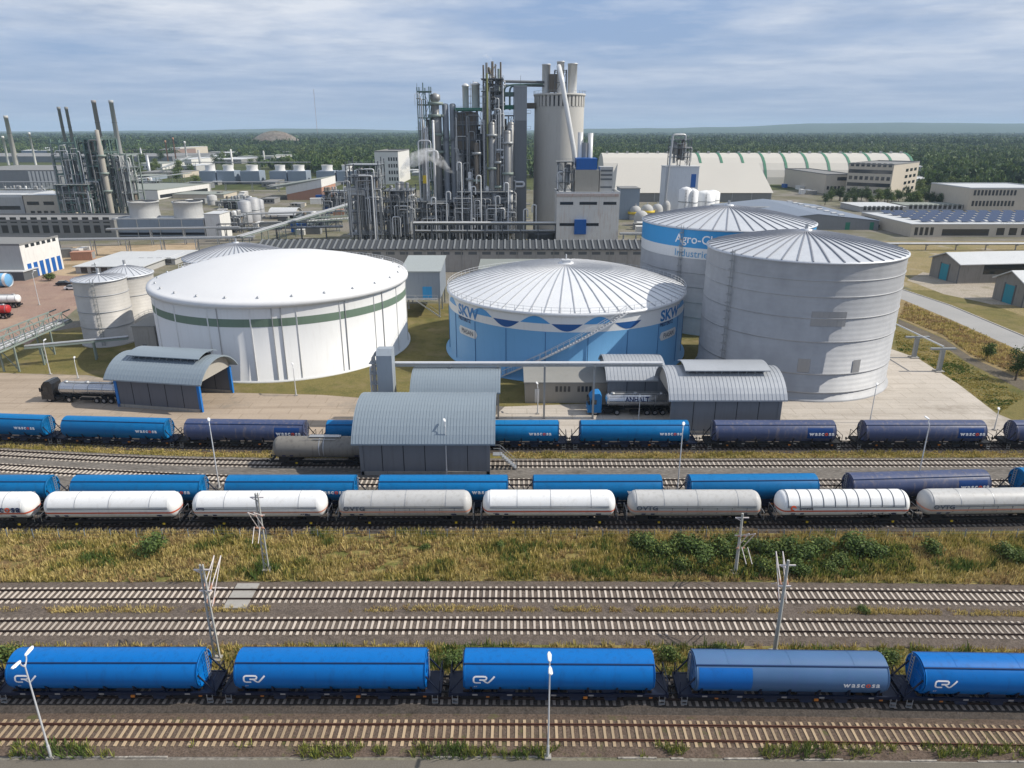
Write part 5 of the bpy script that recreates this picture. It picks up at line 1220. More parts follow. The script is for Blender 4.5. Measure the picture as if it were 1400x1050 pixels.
for yy in (210, 186, 160, 143): MB().lathe([(1.5, PZ(yy)), (3.2, PZ(yy)), (3.2, PZ(yy)+1.1), (3.1, PZ(yy)+1.1), (3.1, PZ(yy)+.15), (1.5, PZ(yy)+.15)], 16).build('platform', M_lgrn, t)
t = thing('column_vessel', 'pair of tall smooth grey columns standing side by side', 'vessel', (PX(614), YP+6, 0))
for dx in (-1.45, 1.55): MB().lathe([(1.3, 0), (1.3, PZ(143)), (.9, PZ(141)), (.01, PZ(140.5))], 18, (dx, 0, 0)).build('shell', paint('pale grey column', (.24,.26,.285), .5, .1, .3), t)
MB().box(-3.2, 3.2, -1.6, 2, PZ(192), PZ(191)).bar((-4, -1.7, PZ(189)), (6, -1.7, PZ(189)), .15).build('platform', M_stl, t)
t = frame_tower('reactor_block', 'brown stained reactor block with jade green roof edge and silver silos on top', TW, PX(624), PX(661), YP+2, YP+14, PZ(150), 5, (4, 2), 6, M_stl, .8, 9, 26, .4, clad=10)
hx = (PX(661)-PX(624))/2
MB().box(-hx+.3, hx-2.8, -5.4, 4, PZ(205), PZ(153)).build('cladding', M_brn, t)
MB().box(-hx-.3, hx+.4, -6.6, 6, PZ(151), PZ(147)).build('roof_edge', M_jade, t)
for xa, xb, yt in ((632.5, 641, 117), (645, 656, 115)):
    X = PX((xa+xb)/2)-t.location.x; rr = (PX(xb)-PX(xa))/2
    MB().lathe([(rr, PZ(150)), (rr, PZ(yt)), (rr+.25, PZ(yt)), (rr+.25, PZ(yt)+.5), (rr*.5, PZ(yt)+1.2), (.01, PZ(yt)+1.3)], 18, (X, 0, 0)).build('silo', M_shine, t)
b = MB()
for k in range(5): b.bar((-1+k*1.2, 1, PZ(150)), (-1+k*1.2, 1, PZ(108+3*abs(k-2))), .16)
for yy in (140, 130, 120): b.bar((-2, 1, PZ(yy)), (5, 1, PZ(yy)), .16)
b.build('mast', M_brn, t)
t = frame_tower('process_tower', 'tallest open steel tower crammed with pipes and vessels, crowned by thin stacks', TW, PX(661.5), PX(687), YP+1, YP+11, PZ(108), 21, (3, 2), 4.6, M_stl, 1, 16, 44, .8, over=1.5, clad=12)
for k in range(16):                                              # equipment packed into the tower top
    MB().cyl((-3.6+rnd.uniform(0, 7), rnd.uniform(-4, 3), PZ(150)+k*.9), (-3.6+rnd.uniform(0, 7), rnd.uniform(-4, 3), PZ(150)+k*.9+3.5), rnd.choice([.3, .5, .7]), n=9).build('pipe', rnd.choice([M_brn, M_ves, M_stl, M_steel]), t)
for k, (xx, yt) in enumerate(((662, 88), (666, 84), (670.5, 91), (674, 83), (678, 86), (682, 92), (685, 84))):
    MB().cyl((PX(xx)-t.location.x, -3+(k % 3)*2.2, PZ(150)), (PX(xx)-t.location.x, -3+(k % 3)*2.2, PZ(yt)), .5 if k % 2 else .35, n=8).build('stack', [M_brn, M_ves, M_lgrn][k % 3], t)
MB().tube([(PX(667)-t.location.x, -5.9, 2), (PX(667)-t.location.x, -5.9, PZ(100))], .42, 8).build('pipe', M_olv, t)
MB().lathe([(.9, PZ(264)), (.9, PZ(257)), (.3, PZ(254)), (.01, PZ(254))], 12, (PX(666)-t.location.x, -6.2, 0)).build('drum', M_wwht, t)
for zz_, l in ((205, 16), (216, 14)): MB().tube([(1, -6, PZ(zz_)), (5.5, -6, PZ(zz_)), (5.5, -6, PZ(zz_+10)), (-1, -6, PZ(zz_+10))], .45, 8, 0, 1.6).build('pipe', M_lamp, t)
t = frame_tower('process_tower', 'pipe filled steel tower between the tallest tower and the grey shaft', TW, PX(688), PX(702), YP+2, YP+11, PZ(158), 33, (2, 2), 5, M_stl, .9, 10, 26, .7, clad=8)
vessel(t, 1.0, -5, 12, PZ(168), 1.35, M_ves); vessel(t, -2, -3, 20, PZ(172), .8, M_brn)
for k, zz_ in enumerate((128, 146)): MB().box(-2.6, 2.6, -2, 2, PZ(zz_)-.8, PZ(zz_)+.8).build('gangway', M_jade if k else M_grn, t)
for dx in (-1.6, .6): MB().tube([(dx, -1, PZ(150)), (dx, -1, PZ(117)), (dx+4, -1, PZ(114.5)), (14, -1, PZ(114.5))], .38, 8, 0, 2).build('pipe', M_grn, t)
for dx in (-2.2, 2.2): MB().bar((dx, -2, PZ(158)), (dx, -2, PZ(118)), .3).build('post', M_stl, t)
t = thing('elevator_shaft', 'smooth dark grey elevator shaft rising beside the concrete prilling tower', TW, (PX(711.5), YP+5, 0)); hx = (PX(720)-PX(703))/2
MB().box(-hx, hx, -4, 4, 0, PZ(165)).build('casing', M_shaft, t); MB().box(-hx, hx, -4, 4, PZ(165)+.05, PZ(118)).build('upper_casing', paint('mid grey shaft', (.23,.245,.26), .55, .1, .25), t)
MB().box(-hx-.15, hx+.15, -4.15, 4.15, PZ(118), PZ(118)+.35).build('roof', M_steel, t); MB().bar((0, 0, PZ(118)), (0, 0, PZ(102)), .12).build('mast', M_stl, t)
b = MB()
for i in range(9): z0 = 3+i*6; b.box(hx+.02, hx+1.6, -3.5, -.5, z0, z0+.12); b.bar((hx+1.6, -3.5, z0), (hx+1.6, -3.5, z0+1.1), .08); b.bar((hx, -3.5, z0+1.1), (hx+1.6, -3.5, z0+1.1), .07)
b.build('balcony', M_stl, t)
MB().tube([(-1.8, -4.5, PZ(255)), (1.5, -4.5, PZ(255)), (1.5, -4.5, PZ(249)), (-1.8, -4.5, PZ(249))], .45, 8, 0, 1).build('pipe', M_lamp, t)
# prilling tower
Yt = 318.0; cxp = PX(763.5, Yt, 240); rp = 34/FOC*(Yt*.955)
t = thing('prilling_tower', 'massive pale concrete cylinder tower with three silver ducts on its crown', 'tower', (cxp, Yt+rp*.4, 0)); zt_ = ZT(128, Yt)
MB().lathe([(rp, 0), (rp*.985, zt_-5.0)], 64).build('shaft', M_prill, t)
MB().lathe([(rp*.90, zt_-5.0), (rp*.90, zt_-.8)], 48).build('inner_wall', M_stl, t)
b = MB(); b.lathe([(rp*1.0, zt_-.9), (rp*1.03, zt_-.8), (rp*1.03, zt_), (.01, zt_+.4)], 64)
for i in range(36):
    a = 2*pi*i/36; b.obox(((rp*.955)*cos(a), (rp*.955)*sin(a), zt_-2.95), rp*.045, .55, 2.1, a)
b.build('crown', M_prill, t)
b = MB()
for i in range(64): a, c_ = 2*pi*i/64, 2*pi*(i+1)/64; q = rp*1.02; b.bar((q*cos(a), q*sin(a), zt_+1.1), (q*cos(c_), q*sin(c_), zt_+1.1), .08)
for i in range(32): a = 2*pi*i/32; q = rp*1.02; b.bar((q*cos(a), q*sin(a), zt_), (q*cos(a), q*sin(a), zt_+1.1), .08)
b.build('railing', M_steel, t)
for xa, yt, rr in ((747, 87, 1.7), (783, 86, 1.95), (766, 84, 1.5)):
    X = PX(xa, Yt, 110)-cxp; z1 = ZT(yt, Yt)
    MB().lathe([(rr, zt_), (rr, z1-.4), (rr+.18, z1-.4), (rr+.18, z1), (rr-.1, z1), (rr-.1, z1-2)], 20, (X, -2 if rr > 1.6 else -5, 0)).build('duct', M_shine, t)
X = PX(766, Yt, 110)-cxp; fr = MB()
for dx in (-2.4, 2.4):
    for dy in (-7.4, -2.6): fr.bar((X+dx, dy, zt_), (X+dx, dy, ZT(96, Yt)), .3)
for zz_ in (zt_+4, zt_+8, ZT(97, Yt)): fr.bar((X-2.4, -7.4, zz_), (X+2.4, -7.4, zz_), .3); fr.bar((X-2.4, -2.6, zz_), (X-2.4, -7.4, zz_), .3); fr.bar((X+2.4, -2.6, zz_), (X+2.4, -7.4, zz_), .3)
fr.bar((X-2.4, -7.4, zt_), (X+2.4, -7.4, zt_+8), .2); fr.build('frame', M_stl, t)
MB().obox((X-3, -4, zt_+4), 1.6, 1.6, 3.4).build('fan_house', M_brn, t)
xa_, ya_ = PX(769, Yt-12, 108)-cxp, -12-rp*.4; MB().tube([(xa_-1, -8, ZT(92, Yt)), (xa_-.5, ya_+1, ZT(104, Yt-12)), (PX(785, Yt-14, 208)-cxp, ya_-2, ZT(208, Yt-14)), (PX(786, Yt-14, 222)-cxp, ya_-2, ZT(224, Yt-14))], 1.0, 12, 0, 3).build('slanted_pipe', M_shine, t)
for zz_, rr in ((109.5, .55), (115, .38)): MB().cyl((PX(690)-cxp, -9, PZ(zz_)), (PX(744)-cxp, -4, PZ(zz_)), rr, n=10).build('pipe', M_stl, t)
MB().box(PX(721)-cxp, -rp+.6, -4, 0, PZ(147), PZ(139)).build('gangway', M_brn, t)
t = thing('round_basin', 'low dark round tank at the foot of the concrete tower', 'tank', (PX(742, 290, 300), 291, 0)); MB().lathe([(6, 0), (6, 5.2), (6.3, 5.3), (6.3, 6), (5.6, 6.2), (.01, 7)], 32).build('shell', M_stl, t); MB().lathe([(6.1, 3.0), (6.25, 3.0), (6.25, 3.5), (6.1, 3.5)], 32).build('band', M_mgry, t)
# dark plant block left of the towers
Yb2 = 292.0
t = frame_tower('process_block', 'dark crowded plant block with pale casings and many thin pipes', TW, PX(476, Yb2, 280), PX(520, Yb2, 280), Yb2, Yb2+14, ZT(226, Yb2), 44, (4, 2), 4.6, M_stl, 1, 18, 44, .7, over=3, clad=12)
MB().box(-6.5, 1.2, -7.6, -4, ZT(266, Yb2), ZT(257, Yb2)).build('casing', M_wgry, t)
frame_tower('process_block', 'lower dark plant block with grey vessels beside the pale casings', TW, PX(522, Yb2, 280), PX(562, Yb2, 280), Yb2+2, Yb2+16, ZT(262, Yb2), 45, (4, 2), 4.2, M_stl, 1, 16, 40, .6, over=3, clad=10)
frame_tower('process_block', 'low plant deck full of pipework below the grey green tower', TW, PX(564), PX(624), YP-4, YP+12, PZ(275), 46, (6, 2), 4.0, M_stl, 1, 14, 44, .4, over=1, clad=10)
frame_tower('process_block', 'low plant deck full of pipework below the tallest tower', TW, PX(624), PX(702), YP-5, YP+1, PZ(262), 47, (7, 1), 4.4, M_stl, .8, 12, 60, .4, over=1, clad=8)
frame_tower('process_tower', 'dark sheeted plant structure standing behind the tallest tower', TW, PX(622), PX(704), YP+15, YP+26, PZ(172), 52, (7, 2), 5.2, M_stl, 1, 10, 30, .6, over=2, clad=44)
frame_tower('process_tower', 'dark plant structure behind the pair of smooth grey columns', TW, PX(590), PX(624), YP+13, YP+23, PZ(200), 53, (4, 2), 5.0, M_stl, 1, 8, 20, .7, over=2, clad=22)
for k, (xx, yt, rr, lab) in enumerate(((630, 262, 1.0, 'slim upright drum left of the thick silver riser'), (642, 236, .8, 'thick silver riser pipe before the brown reactor block'), (673, 168, 1.15, 'grey insulated column in front of the tallest tower'), (681, 210, .8, 'thin brown column in front of the tallest tower'), (694, 180, 1.4, 'stout grey column between tallest tower and grey shaft'), (652, 196, 1.0, 'stained column in front of the brown reactor block'))):
    Y = YP-.5; h = ZT(yt, Y); t = thing('column_vessel', lab, 'vessel', (PX(xx, Y), Y, 0)); vessel(t, 0, 0, 0.5, h, rr, [M_ves, M_shine, M_ves, M_brn, M_ves, M_brn][k])
    for j in range(3): zz_ = h*(.35+.27*j); MB().lathe([(rr, zz_), (rr+1.0, zz_), (rr+1.0, zz_+1), (rr+.92, zz_+1), (rr+.92, zz_+.1), (rr, zz_+.1)], 14).build('platform', M_lgrn if j % 2 else M_steel, t)
    MB().tube([(rr+.3, -.3, 2), (rr+.3, -.3, h+1.2), (0, 0, h+1.2), (0, 0, h)], .16, 7, 0, .6).build('pipe', M_galv, t)
for k, (xa, xb, yt, n) in enumerate(((566, 760, 305, 5), (566, 760, 316, 4))):
    Y = 283.0+k*4; t = thing('pipe_rack', ['long upper pipe rack in front of the main plant', 'long lower pipe rack at the foot of the main plant'][k], 'pipe rack', (PX(663, Y, 310), Y, 0)); L_ = (PX(xb, Y, 310)-PX(xa, Y, 310))/2; z0 = ZT(yt, Y); b = MB()
    for i in range(9): x = -L_+2*L_*i/8; b.bar((x, -1.3, 0), (x, -1.3, z0), .3); b.bar((x, 1.3, 0), (x, 1.3, z0), .3); b.bar((x, -1.6, z0-.2), (x, 1.6, z0-.2), .25)
    for yy in (-1.3, 1.3): b.bar((-L_, yy, z0-.5), (L_, yy, z0-.5), .2, .35)
    b.build('frame', M_stl, t)
    for i in range(n): MB().cyl((-L_, -1.2+i*.6, z0+.25), (L_, -1.2+i*.6, z0+.25), rnd.choice([.16, .22, .3]), n=8).build('pipe', [M_shine, M_galv, M_brn, M_lamp, M_ves][(i+k) % 5], t)
for k, xx in enumerate((596, 611, 632, 645, 658, 678, 695, 716, 733)):
    Y = 287.0; t = thing('vent_pipe', 'thin silver vent pipe standing in the pipework of the main plant', 'pipe', (PX(xx, Y, 290), Y, 0), 0, 'vent pipes in the main plant'); h = ZT([270, 262, 222, 255, 240, 268, 250, 286, 280][k], Y)
    MB().tube([(0, 0, 0), (0, 0, h), (1.6 if k % 2 else -1.6, 0, h), (1.6 if k % 2 else -1.6, 0, h-3)], .26, 8, 0, 1.0).build('pipe', M_shine if k % 3 else M_lamp, t)
# white plant building right of the tower
Yw = 279.0
t = building('plant_building', 'white plant building with rust streaks and cobalt blue roof unit', BUI, PX(761, Yw, 300), PX(846, Yw, 300), Yw, Yw+16, ZT(266, Yw), paint('white plant wall', (.66,.64,.60), .75, 0, .4, dc=(.42,.25,.15), streak=.55), M_rlt, parapet=1.0,
             windows=[(S_, .05, .26, 1, ZT(280, Yw), ZT(276, Yw), 'strip'), (S_, .36, .64, 1, ZT(280, Yw), ZT(276, Yw), 'strip'), (S_, .74, .95, 1, ZT(280, Yw), ZT(276, Yw), 'strip'), (S_, .05, .68, 1, ZT(309, Yw), ZT(305, Yw), 'strip')])
tx, ty = t.location.x, t.location.y; g = lambda xx, yy: XT(xx, yy, Yw)-tx
MB().box(g(787, 250), g(820, 250), -5, 5, ZT(265, Yw), ZT(233, Yw)).build('roof_house', M_beige, t)
MB().box(g(789, 225), g(818, 225), -4.6, 4, ZT(232.6, Yw), ZT(217, Yw)).build('roof_unit', M_bluep, t)
b = MB().box(g(822, 250), g(840, 250), -3, 4, ZT(265, Yw), ZT(229, Yw)); b.build('roof_house', M_wgry, t)
for yy in (233, 239, 245, 256): MB().box(g(823, 250), g(839, 250), -3.1, -2.9, ZT(yy+2.5, Yw), ZT(yy, Yw)).build('louvre', M_stl, t)
MB().box(g(785, 310), g(801, 310), -9.0, -8.02, ZT(320, Yw), ZT(300, Yw)).build('hopper', M_bluep, t)
MB().box(g(761, 270), g(846, 270), -8.35, -8.05, ZT(268.5, Yw), ZT(265, Yw)).build('cornice', paint('rusty cornice', (.50,.42,.38), .7, 0, .5, dc=(.35,.12,.06), sc_=.3, streak=.7), t)
for xx, yt in ((797.5, 181), (812, 182)): MB().lathe([(1.0, ZT(217, Yw)-2), (1.0, ZT(yt, Yw)), (.8, ZT(yt, Yw)), (.8, ZT(yt, Yw)-1)], 16, (g(xx, 200), 5, 0)).build('chimney', M_shine, t)
MB().cyl((g(804, 205), 5, ZT(217, Yw)), (g(804, 205), 5, ZT(196, Yw)), 1.3, n=14).build('separator', M_ves, t)
frame_tower('machinery_tower', 'small dark steel frame with pipes on the roof corner of the white plant building', TW, PX(764, Yw, 250), PX(784, Yw, 250), Yw+3, Yw+9, ZT(222, Yw), 61, (2, 1), 4, M_stl, 1, 3, 8, .6, zbase=ZT(265, Yw)+.2)
pxb('switch_house', 'blue grey box house right of the white plant building', BUI, 848, 874, 300, 258, 255, M_bcase, M_rgry)
# three dome tanks with yellow railings
for k, (xx, yb, r_) in enumerate(((868, 300, 3.2), (884, 298, 3.4), (876, 308, 3.4), (898, 297, 3.0), (910, 292, 2.4))):
    P = G(xx, yb); t = thing('dome_tank', ['left white dome tank with yellow railing', 'middle white dome tank with yellow railing', 'front open white tank between the yellow railed ones', 'right white dome tank beside the blue banded silo', 'smallest white dome tank by the white elevator tower'][k], 'tank', (P.x, P.y, 0), 0, 'white dome tanks')
    MB().lathe([(r_, 0), (r_, 4.5), (r_*.8, 6.0), (r_*.45, 6.9), (.01, 7.2)], 24).build('shell', M_wgry, t)
    if k < 2: 
        b = MB(); b.lathe([(r_+.2, 3.0), (r_+.8, 3.0), (r_+.8, 3.15), (r_+.75, 4.2), (r_+.7, 4.2)], 20); b.build('railing', M_yelr, t)
    MB().cyl((0, 0, 7.1), (0, 0, 8.2), .3).build('vent', M_galv, t)

# ------------------------------------------------------------------ right side
Y = 640.0; L0, L1 = XT(826, 240, Y), XT(1254, 240, Y); zt_ = ZT(209, Y+28)
t = thing('storage_hall', 'huge pale barrel hall with green arched bands in front of the forest', BUI, ((L0+L1)/2, Y+28, 0)); hx = (L1-L0)/2
prof = [(-28, 0), (-26.5, 6), (-23.5, 12), (-19, 17.5), (-13, zt_-3.6), (-6, zt_-.8), (0, zt_), (6, zt_-.8), (13, zt_-3.6), (19, 17.5), (23.5, 12), (26.5, 6), (28, 0)]
MB().extr(prof, -hx, hx, 0, False).build('shell', M_hallb, t)
for i in range(11):
    x = hx-.6-i*2*hx/14.6; MB().extr([(y*1.012, z*1.012) for y, z in prof]+[(y*.99, z*.99) for y, z in reversed(prof)], x-1.1, x+1.1).build('rib_band', M_hallg, t)
for i in range(30): x = -hx+5+i*2*hx/30; MB().obox((x, -2, zt_+.6), .9, .9, .9).build('roof_vent', M_wgry, t)
Y = G(1000, 276).y; xa, xb = XT(842, 262, Y), XT(1055, 262, Y); ze, zr = ZT(263, Y), ZT(223, Y+22)
t = thing('storage_hall', 'beige hall with one huge plain sloping roof face behind the silver silos', BUI, ((xa+xb)/2, Y, 0)); hx = (xb-xa)/2
MB().box(-hx, hx, 0, 44, 0, ze).build('wall', M_wdrk, t)
b = MB(); b.v = [(-hx-1, -.8, ze-.3), (hx+1, -.8, ze-.3), (hx-3.5, 22, zr), (-hx+3.5, 22, zr), (-hx-1, 44.8, ze-.3), (hx+1, 44.8, ze-.3)]; b.f = [(0,1,2,3), (3,2,5,4), (1,5,2), (4,0,3)]; b.m = [0]*4; b.s = [False]*4
b.build('roof', M_hallb, t); b = MB()
for i in range(9): x = -hx+2*hx*i/8; b.box(x-.2, x+.2, -.15, .02, 0, ze-.3)
b.build('wall_post', M_wgry, t)
# white elevator tower with machinery on top
Y = G(930, 292).y; t = building('elevator_tower', 'tall white elevator tower topped by dark conveyor machinery', 'tower', XT(909, 255, Y), XT(954, 255, Y), Y, Y+13, ZT(228, Y), paint('bluish white wall', (.58,.61,.65), .6, 0, .25), M_rlt)
hx = (XT(954, 255, Y)-XT(909, 255, Y))/2; MB().box(hx*.55, hx*.85, -6.6, -6.4, ZT(256, Y), ZT(238, Y)).build('panel', M_bluep, t)
frame_tower('machinery_tower', 'dark machinery frame with pipe loop crowning the white elevator tower', TW, XT(917, 205, Y+3), XT(944, 205, Y+3), Y+2, Y+9, ZT(191, Y), 71, (2, 1), 5.5, M_stl, 1, 5, 8, .6, zbase=ZT(228, Y)+.3)
t = thing('bucket_elevator', 'slanted silver bucket elevator pipe beside the white elevator tower', 'pipe', (XT(914, 250, Y-1), Y-1, 0)); MB().tube([(-1.5, 0, 0), (.5, 0, ZT(190, Y)), (.8, 0, ZT(184, Y)), (8, 2, ZT(184, Y)), (8, 2, ZT(192, Y))], .55, 10, 0, 1.5).build('pipe', M_galv, t)
for k, (xx, yb, rr, yt) in enumerate(((937, 297, 3.6, 260), (946, 297, 3.2, 262), (966, 290, 5.6, 265), (975, 287, 4.4, 264))):
    P = G(xx, yb); t = thing('white_silo', ['slim white silo at the foot of the white elevator tower', 'slim white silo second from the white elevator tower', 'stout white silo behind the blue banded silo roof', 'stout white silo rightmost of the white cluster'][k], 'silo', (P.x, P.y+rr, 0)); z1 = ZT(yt, P.y)
    MB().lathe([(rr, 0), (rr, z1), (rr*.55, z1+1.1), (.01, z1+1.6)], 28).build('shell', M_white, t); MB().lathe([(rr+.02, z1*.55), (rr+.15, z1*.55), (rr+.15, z1*.58), (rr+.02, z1*.58)], 28).build('band', M_steel, t); side_ladder(t, rr, z1, radians(-100))
# slate blue hall, solar roof building, offices
P, Q = G(1040, 318), G(1192, 312); t = building('storage_hall', 'long slate blue hall with a row of white roof lights', BUI, P.x, Q.x, Q.y-6, Q.y+72, ZT(300, Q.y), M_mgry, paint('slate blue roof', (.20,.235,.29), .5, .1, .3, sc_=.1), pitch=3.0, ridge='y', windows=[(S_, .72, .78, 1, 0, 3.5, (M_jade, 'door')), (S_, .92, .97, 1, 0, 3.5, (M_jade, 'door'))])
hx = (Q.x-P.x)/2; z_ = ZT(300, Q.y)
for i in range(9): MB().obox((hx*.45, -34+i*8.4, z_+2.1), 1.2, 1.2, .5).build('roof_light', M_wwht, t)
P = G(1244, 324); Y = P.y; x1 = XT(1600, 320, Y); z_ = ZT(307, Y)
t = building('works_building', 'beige works building with rows of dark solar panels on its flat roof', BUI, P.x, x1, Y, Y+48, z_, M_wcrm, M_rlt, parapet=.3, windows=[(S_, .01, .09, 4, .8, z_-1.2, 'w'), (S_, .12, .30, 1, .6, z_-2.0, 'strip'), (S_, .32, .99, 14, .8, z_-1.5, 'w'), ('W', .62, .92, 1, z_-2.2, z_-1.2, 'strip'), ('W', .58, .8, 1, z_-5.0, z_-3.6, 'strip')])
hx = (x1-P.x)/2
for r_ in range(5):
    for i in range(17):
        x = -hx+8+i*(2*hx-12)/17; y = -17+r_*8.6; b = MB(); b.add([(x, y, z_+.5), (x+4.6, y, z_+.5), (x+4.6, y+4.2, z_+1.5), (x, y+4.2, z_+1.5), (x, y, z_+.4), (x+4.6, y, z_+.4), (x+4.6, y+4.2, z_+1.4), (x, y+4.2, z_+1.4)], [(0,1,2,3), (7,6,5,4), (0,4,5,1), (1,5,6,2), (2,6,7,3), (3,7,4,0)]); b.build('solar_panel', M_solar, t)
pxb('store', 'low white roofed store left behind the solar roofed building', BUI, 1176, 1238, 290, 283, 277, M_wgry, M_rlt, windows=[(S_, .05, .95, 9, 1, 3.5, 'w')])
pxb('store', 'long low pale annex right behind the solar roofed building', BUI, 1238, 1352, 288, 281, 277, M_wgry, M_rgrn, windows=[(S_, .03, .97, 16, 1, 3.5, 'w')])
pxb('office_block', 'smaller beige office block left of the larger windowed office', BUI, 1128, 1167, 265, 239, 231, M_wcrm, M_rgry, parapet=.6, windows=[(S_, .4, .98, 1, 9.5, 12, 'strip'), (S_, .05, .95, 7, 3, 5.5, 'w')])
t = turned('office_block', 'larger beige office block with a five storey facade of window bands', BUI, (1215, 270), (1250, 262), 226, 30, M_wcrm, M_rgry, parapet=.8, windows=[('W', .02, .98, 8, 2.2+4.5*i, 4.7+4.5*i, 'strip' if i % 2 else 'w') for i in range(5)]+[(S_, .45, .95, 3, 2.5+4.5*i, 4.6+4.5*i, 'w') for i in range(4)])
pxb('office_block', 'long cream office with two window rows at the right picture edge', BUI, 1325, 1440, 289, 258, 251, M_wcrm, M_rlt, parapet=.6, windows=[(S_, .03, .55, 12, 3, 6, 'w'), (S_, .03, .55, 12, 9, 12, 'w')])
pxb('storage_hall', 'far white hall right of the barrel hall', BUI, 1253, 1280, 243, 228, 224, M_wwht, M_rlt); pxb('storage_hall', 'far white hall with flat roof above the car park', BUI, 1252, 1310, 252, 245, 239, M_wwht, M_rlt, windows=[(S_, .03, .97, 12, 1, 5, 'w')])
pxb('gatehouse', 'small white gatehouse cube by the trees', BUI, 1315, 1336, 284, 274, 270, M_wwht, M_rlt)
# sheds with teal doors
def teal_shed(label, c0, cl, y_eave, y_ridge, len_, door):
    P, Q = G(*c0), G(*cl); w_ = (Q-P).length; a = atan2(Q.y-P.y, Q.x-P.x)-pi/2; ze = ZT(y_eave, P.y)
    t = thing('storage_shed', label, 'shed', ((P.x+Q.x)/2, (P.y+Q.y)/2, 0), a); zr = ZT(y_ridge, (P.y+Q.y)/2)
    b = MB(); b.extr([(-w_/2, 0), (w_/2, 0), (w_/2, ze), (0, zr-.1), (-w_/2, ze)], 0, len_); b.build('wall', paint('weathered shed wall', (.27,.255,.23), .8, 0, .7, dc=(.12,.1,.09), streak=.6), t)
    k = (zr-ze)/(w_/2)*.8; r = MB(); r.extr([(-w_/2-.8, ze-k), (0, zr), (w_/2+.8, ze-k), (w_/2+.8, ze-k+.25), (0, zr+.28), (-w_/2-.8, ze-k+.25)], -.7, len_+.7); r.build('roof', M_rlt, t)
    MB().box(-.1, .02, -1.7, 1.7, 0, ze*.82).build('door', M_teal, t); 
    for yy in (-1.95, 1.95): MB().box(-.12, .02, yy-.2, yy+.2, 0, ze*.88).build('door_post', M_stl, t)
    MB().box(-.09, .02, -w_/2, -w_/2+.35, 0, ze).build('corner_post', M_stl, t)
    MB().box(8, len_-.5, -w_/2-.06, -w_/2+.04, ze*.45, ze-.3).build('window_band', M_glass, t)
    return t
teal_shed('long weathered shed with pale roof and teal door beyond the road', (1308, 388), (1270, 377), 361, 346, 60, 0)
teal_shed('weathered shed with teal door cut off by the right picture edge', (1397, 421), (1356, 408), 390, 371, 50, 0)
# long pipeline beyond the road, T supports in the field
Y = G(1300, 342).y; t = thing('pipeline', 'long grey pipeline on low supports crossing behind the silos and sheds', 'pipeline', (XT(1200, 335, Y), Y, 0)); x1 = XT(1560, 335, Y)-t.location.x; z0 = ZT(333, Y)
for dy, rr in ((-.6, .45), (.6, .35)): MB().cyl((-30, dy, z0), (x1, dy, z0), rr, n=10).build('pipe', M_galv, t)
for i in range(12): x = -28+i*(x1+26)/11; MB().bar((x, 0, 0), (x, 0, z0-.4), .35).bar((x, -1.4, z0-.5), (x, 1.4, z0-.5), .3).build('support', M_conc2, t)
for k, (xb, yb, xt, yt) in enumerate(((1249, 489, 1252, 462), (1283, 508, 1288, 478))):
    P = G(xb, yb); z0 = ZT(yt, P.y); t = thing('pipe_support', ['grey T shaped pipe support nearer the silo on the right lawn', 'grey T shaped pipe support nearer the road on the right lawn'][k], 'support', (P.x, P.y, 0)); MB().box(-.35, .35, -.35, .35, 0, z0).build('post', M_steel, t); MB().box(-2.4, 2.4, -.3, .3, z0, z0+.35).build('crossbeam', M_steel, t); MB().box(-.8, .8, -.8, .8, 0, .25).build('footing', M_conc2, t)
P, Q = G(1249, 489), G(1283, 508); zP, zQ = ZT(462, P.y)+.6, ZT(478, Q.y)+.6; t = thing('pipeline', 'thin pale pipe resting on the two T supports by the big silo', 'pipe', (P.x, P.y, 0)); d = Q-P; MB().cyl((-d.x*1.1, -d.y*1.1, zP), (d.x, d.y, zQ), .16).build('pipe', M_lamp, t)

# ------------------------------------------------------------------ far left: chimneys, green steel structure, pipe bridges
for k, (xt, yt, xb, r0, r1, lab, m) in enumerate(((9, 158, 24, 2.9, 1.9, 'tapered pale concrete chimney at the left picture edge', M_prill), (82, 146, 97, 1.8, 1.5, 'thin grey chimney, left one of the close pair', M_wdrk), (92, 146, 107, 1.8, 1.5, 'thin grey chimney, right one of the close pair', M_wdrk),
     (128, 137, 145, 2.6, 2.1, 'thick brownish chimney left of the tapering pale one', paint('brown chimney', (.33,.30,.285), .7, 0, .5)), (149, 137, 168, 3.0, 2.1, 'thick pale chimney right of the brownish one', M_wgry), (5, 186, 11, 1.6, 1.4, 'short white stack at the left picture edge', M_wwht), (43, 181, 48, 1.4, 1.2, 'short white stack above the gabled hall', M_wwht),
     (228, 192, 230, 1.0, .8, 'thin red white stack on the boiler house, left', M_brick), (239, 188, 241, 1.0, .8, 'thin stack in the middle of the boiler house', M_brick), (254, 193, 256, 1.2, 1.0, 'thin white stack right of the boiler house', M_wwht))):
    Y = 800.0 if k < 5 else 1000.0; X = XT(xb, 232 if k < 5 else 220, Y); z = ZT(yt, Y); t = thing('chimney', lab, 'chimney', (X, Y, 0))
    MB().lathe([(r0, 0), (r1, z-3), (r1+.25, z-3), (r1+.25, z), (r1-.4, z), (r1-.4, z-3)], 18).build('flue', m, t); MB().lathe([(r1*1.1, z*.7), (r1*1.35, z*.7), (r1*1.35, z*.705), (r1*1.1, z*.705)], 16).build('gallery', M_stl, t)
Ys = 384.0
def SX(x): return XT(x, 270, Ys)
t = frame_tower('steel_structure', 'tall open grey green steel frame, left half of the left plant', 'steel structure', SX(84), SX(117), Ys, Ys+16, ZT(196, Ys), 81, (3, 2), 7.5, M_grn, .6, 9, 18, .3, over=4, floor_m=M_lgrn, cw=.85, clad=5)
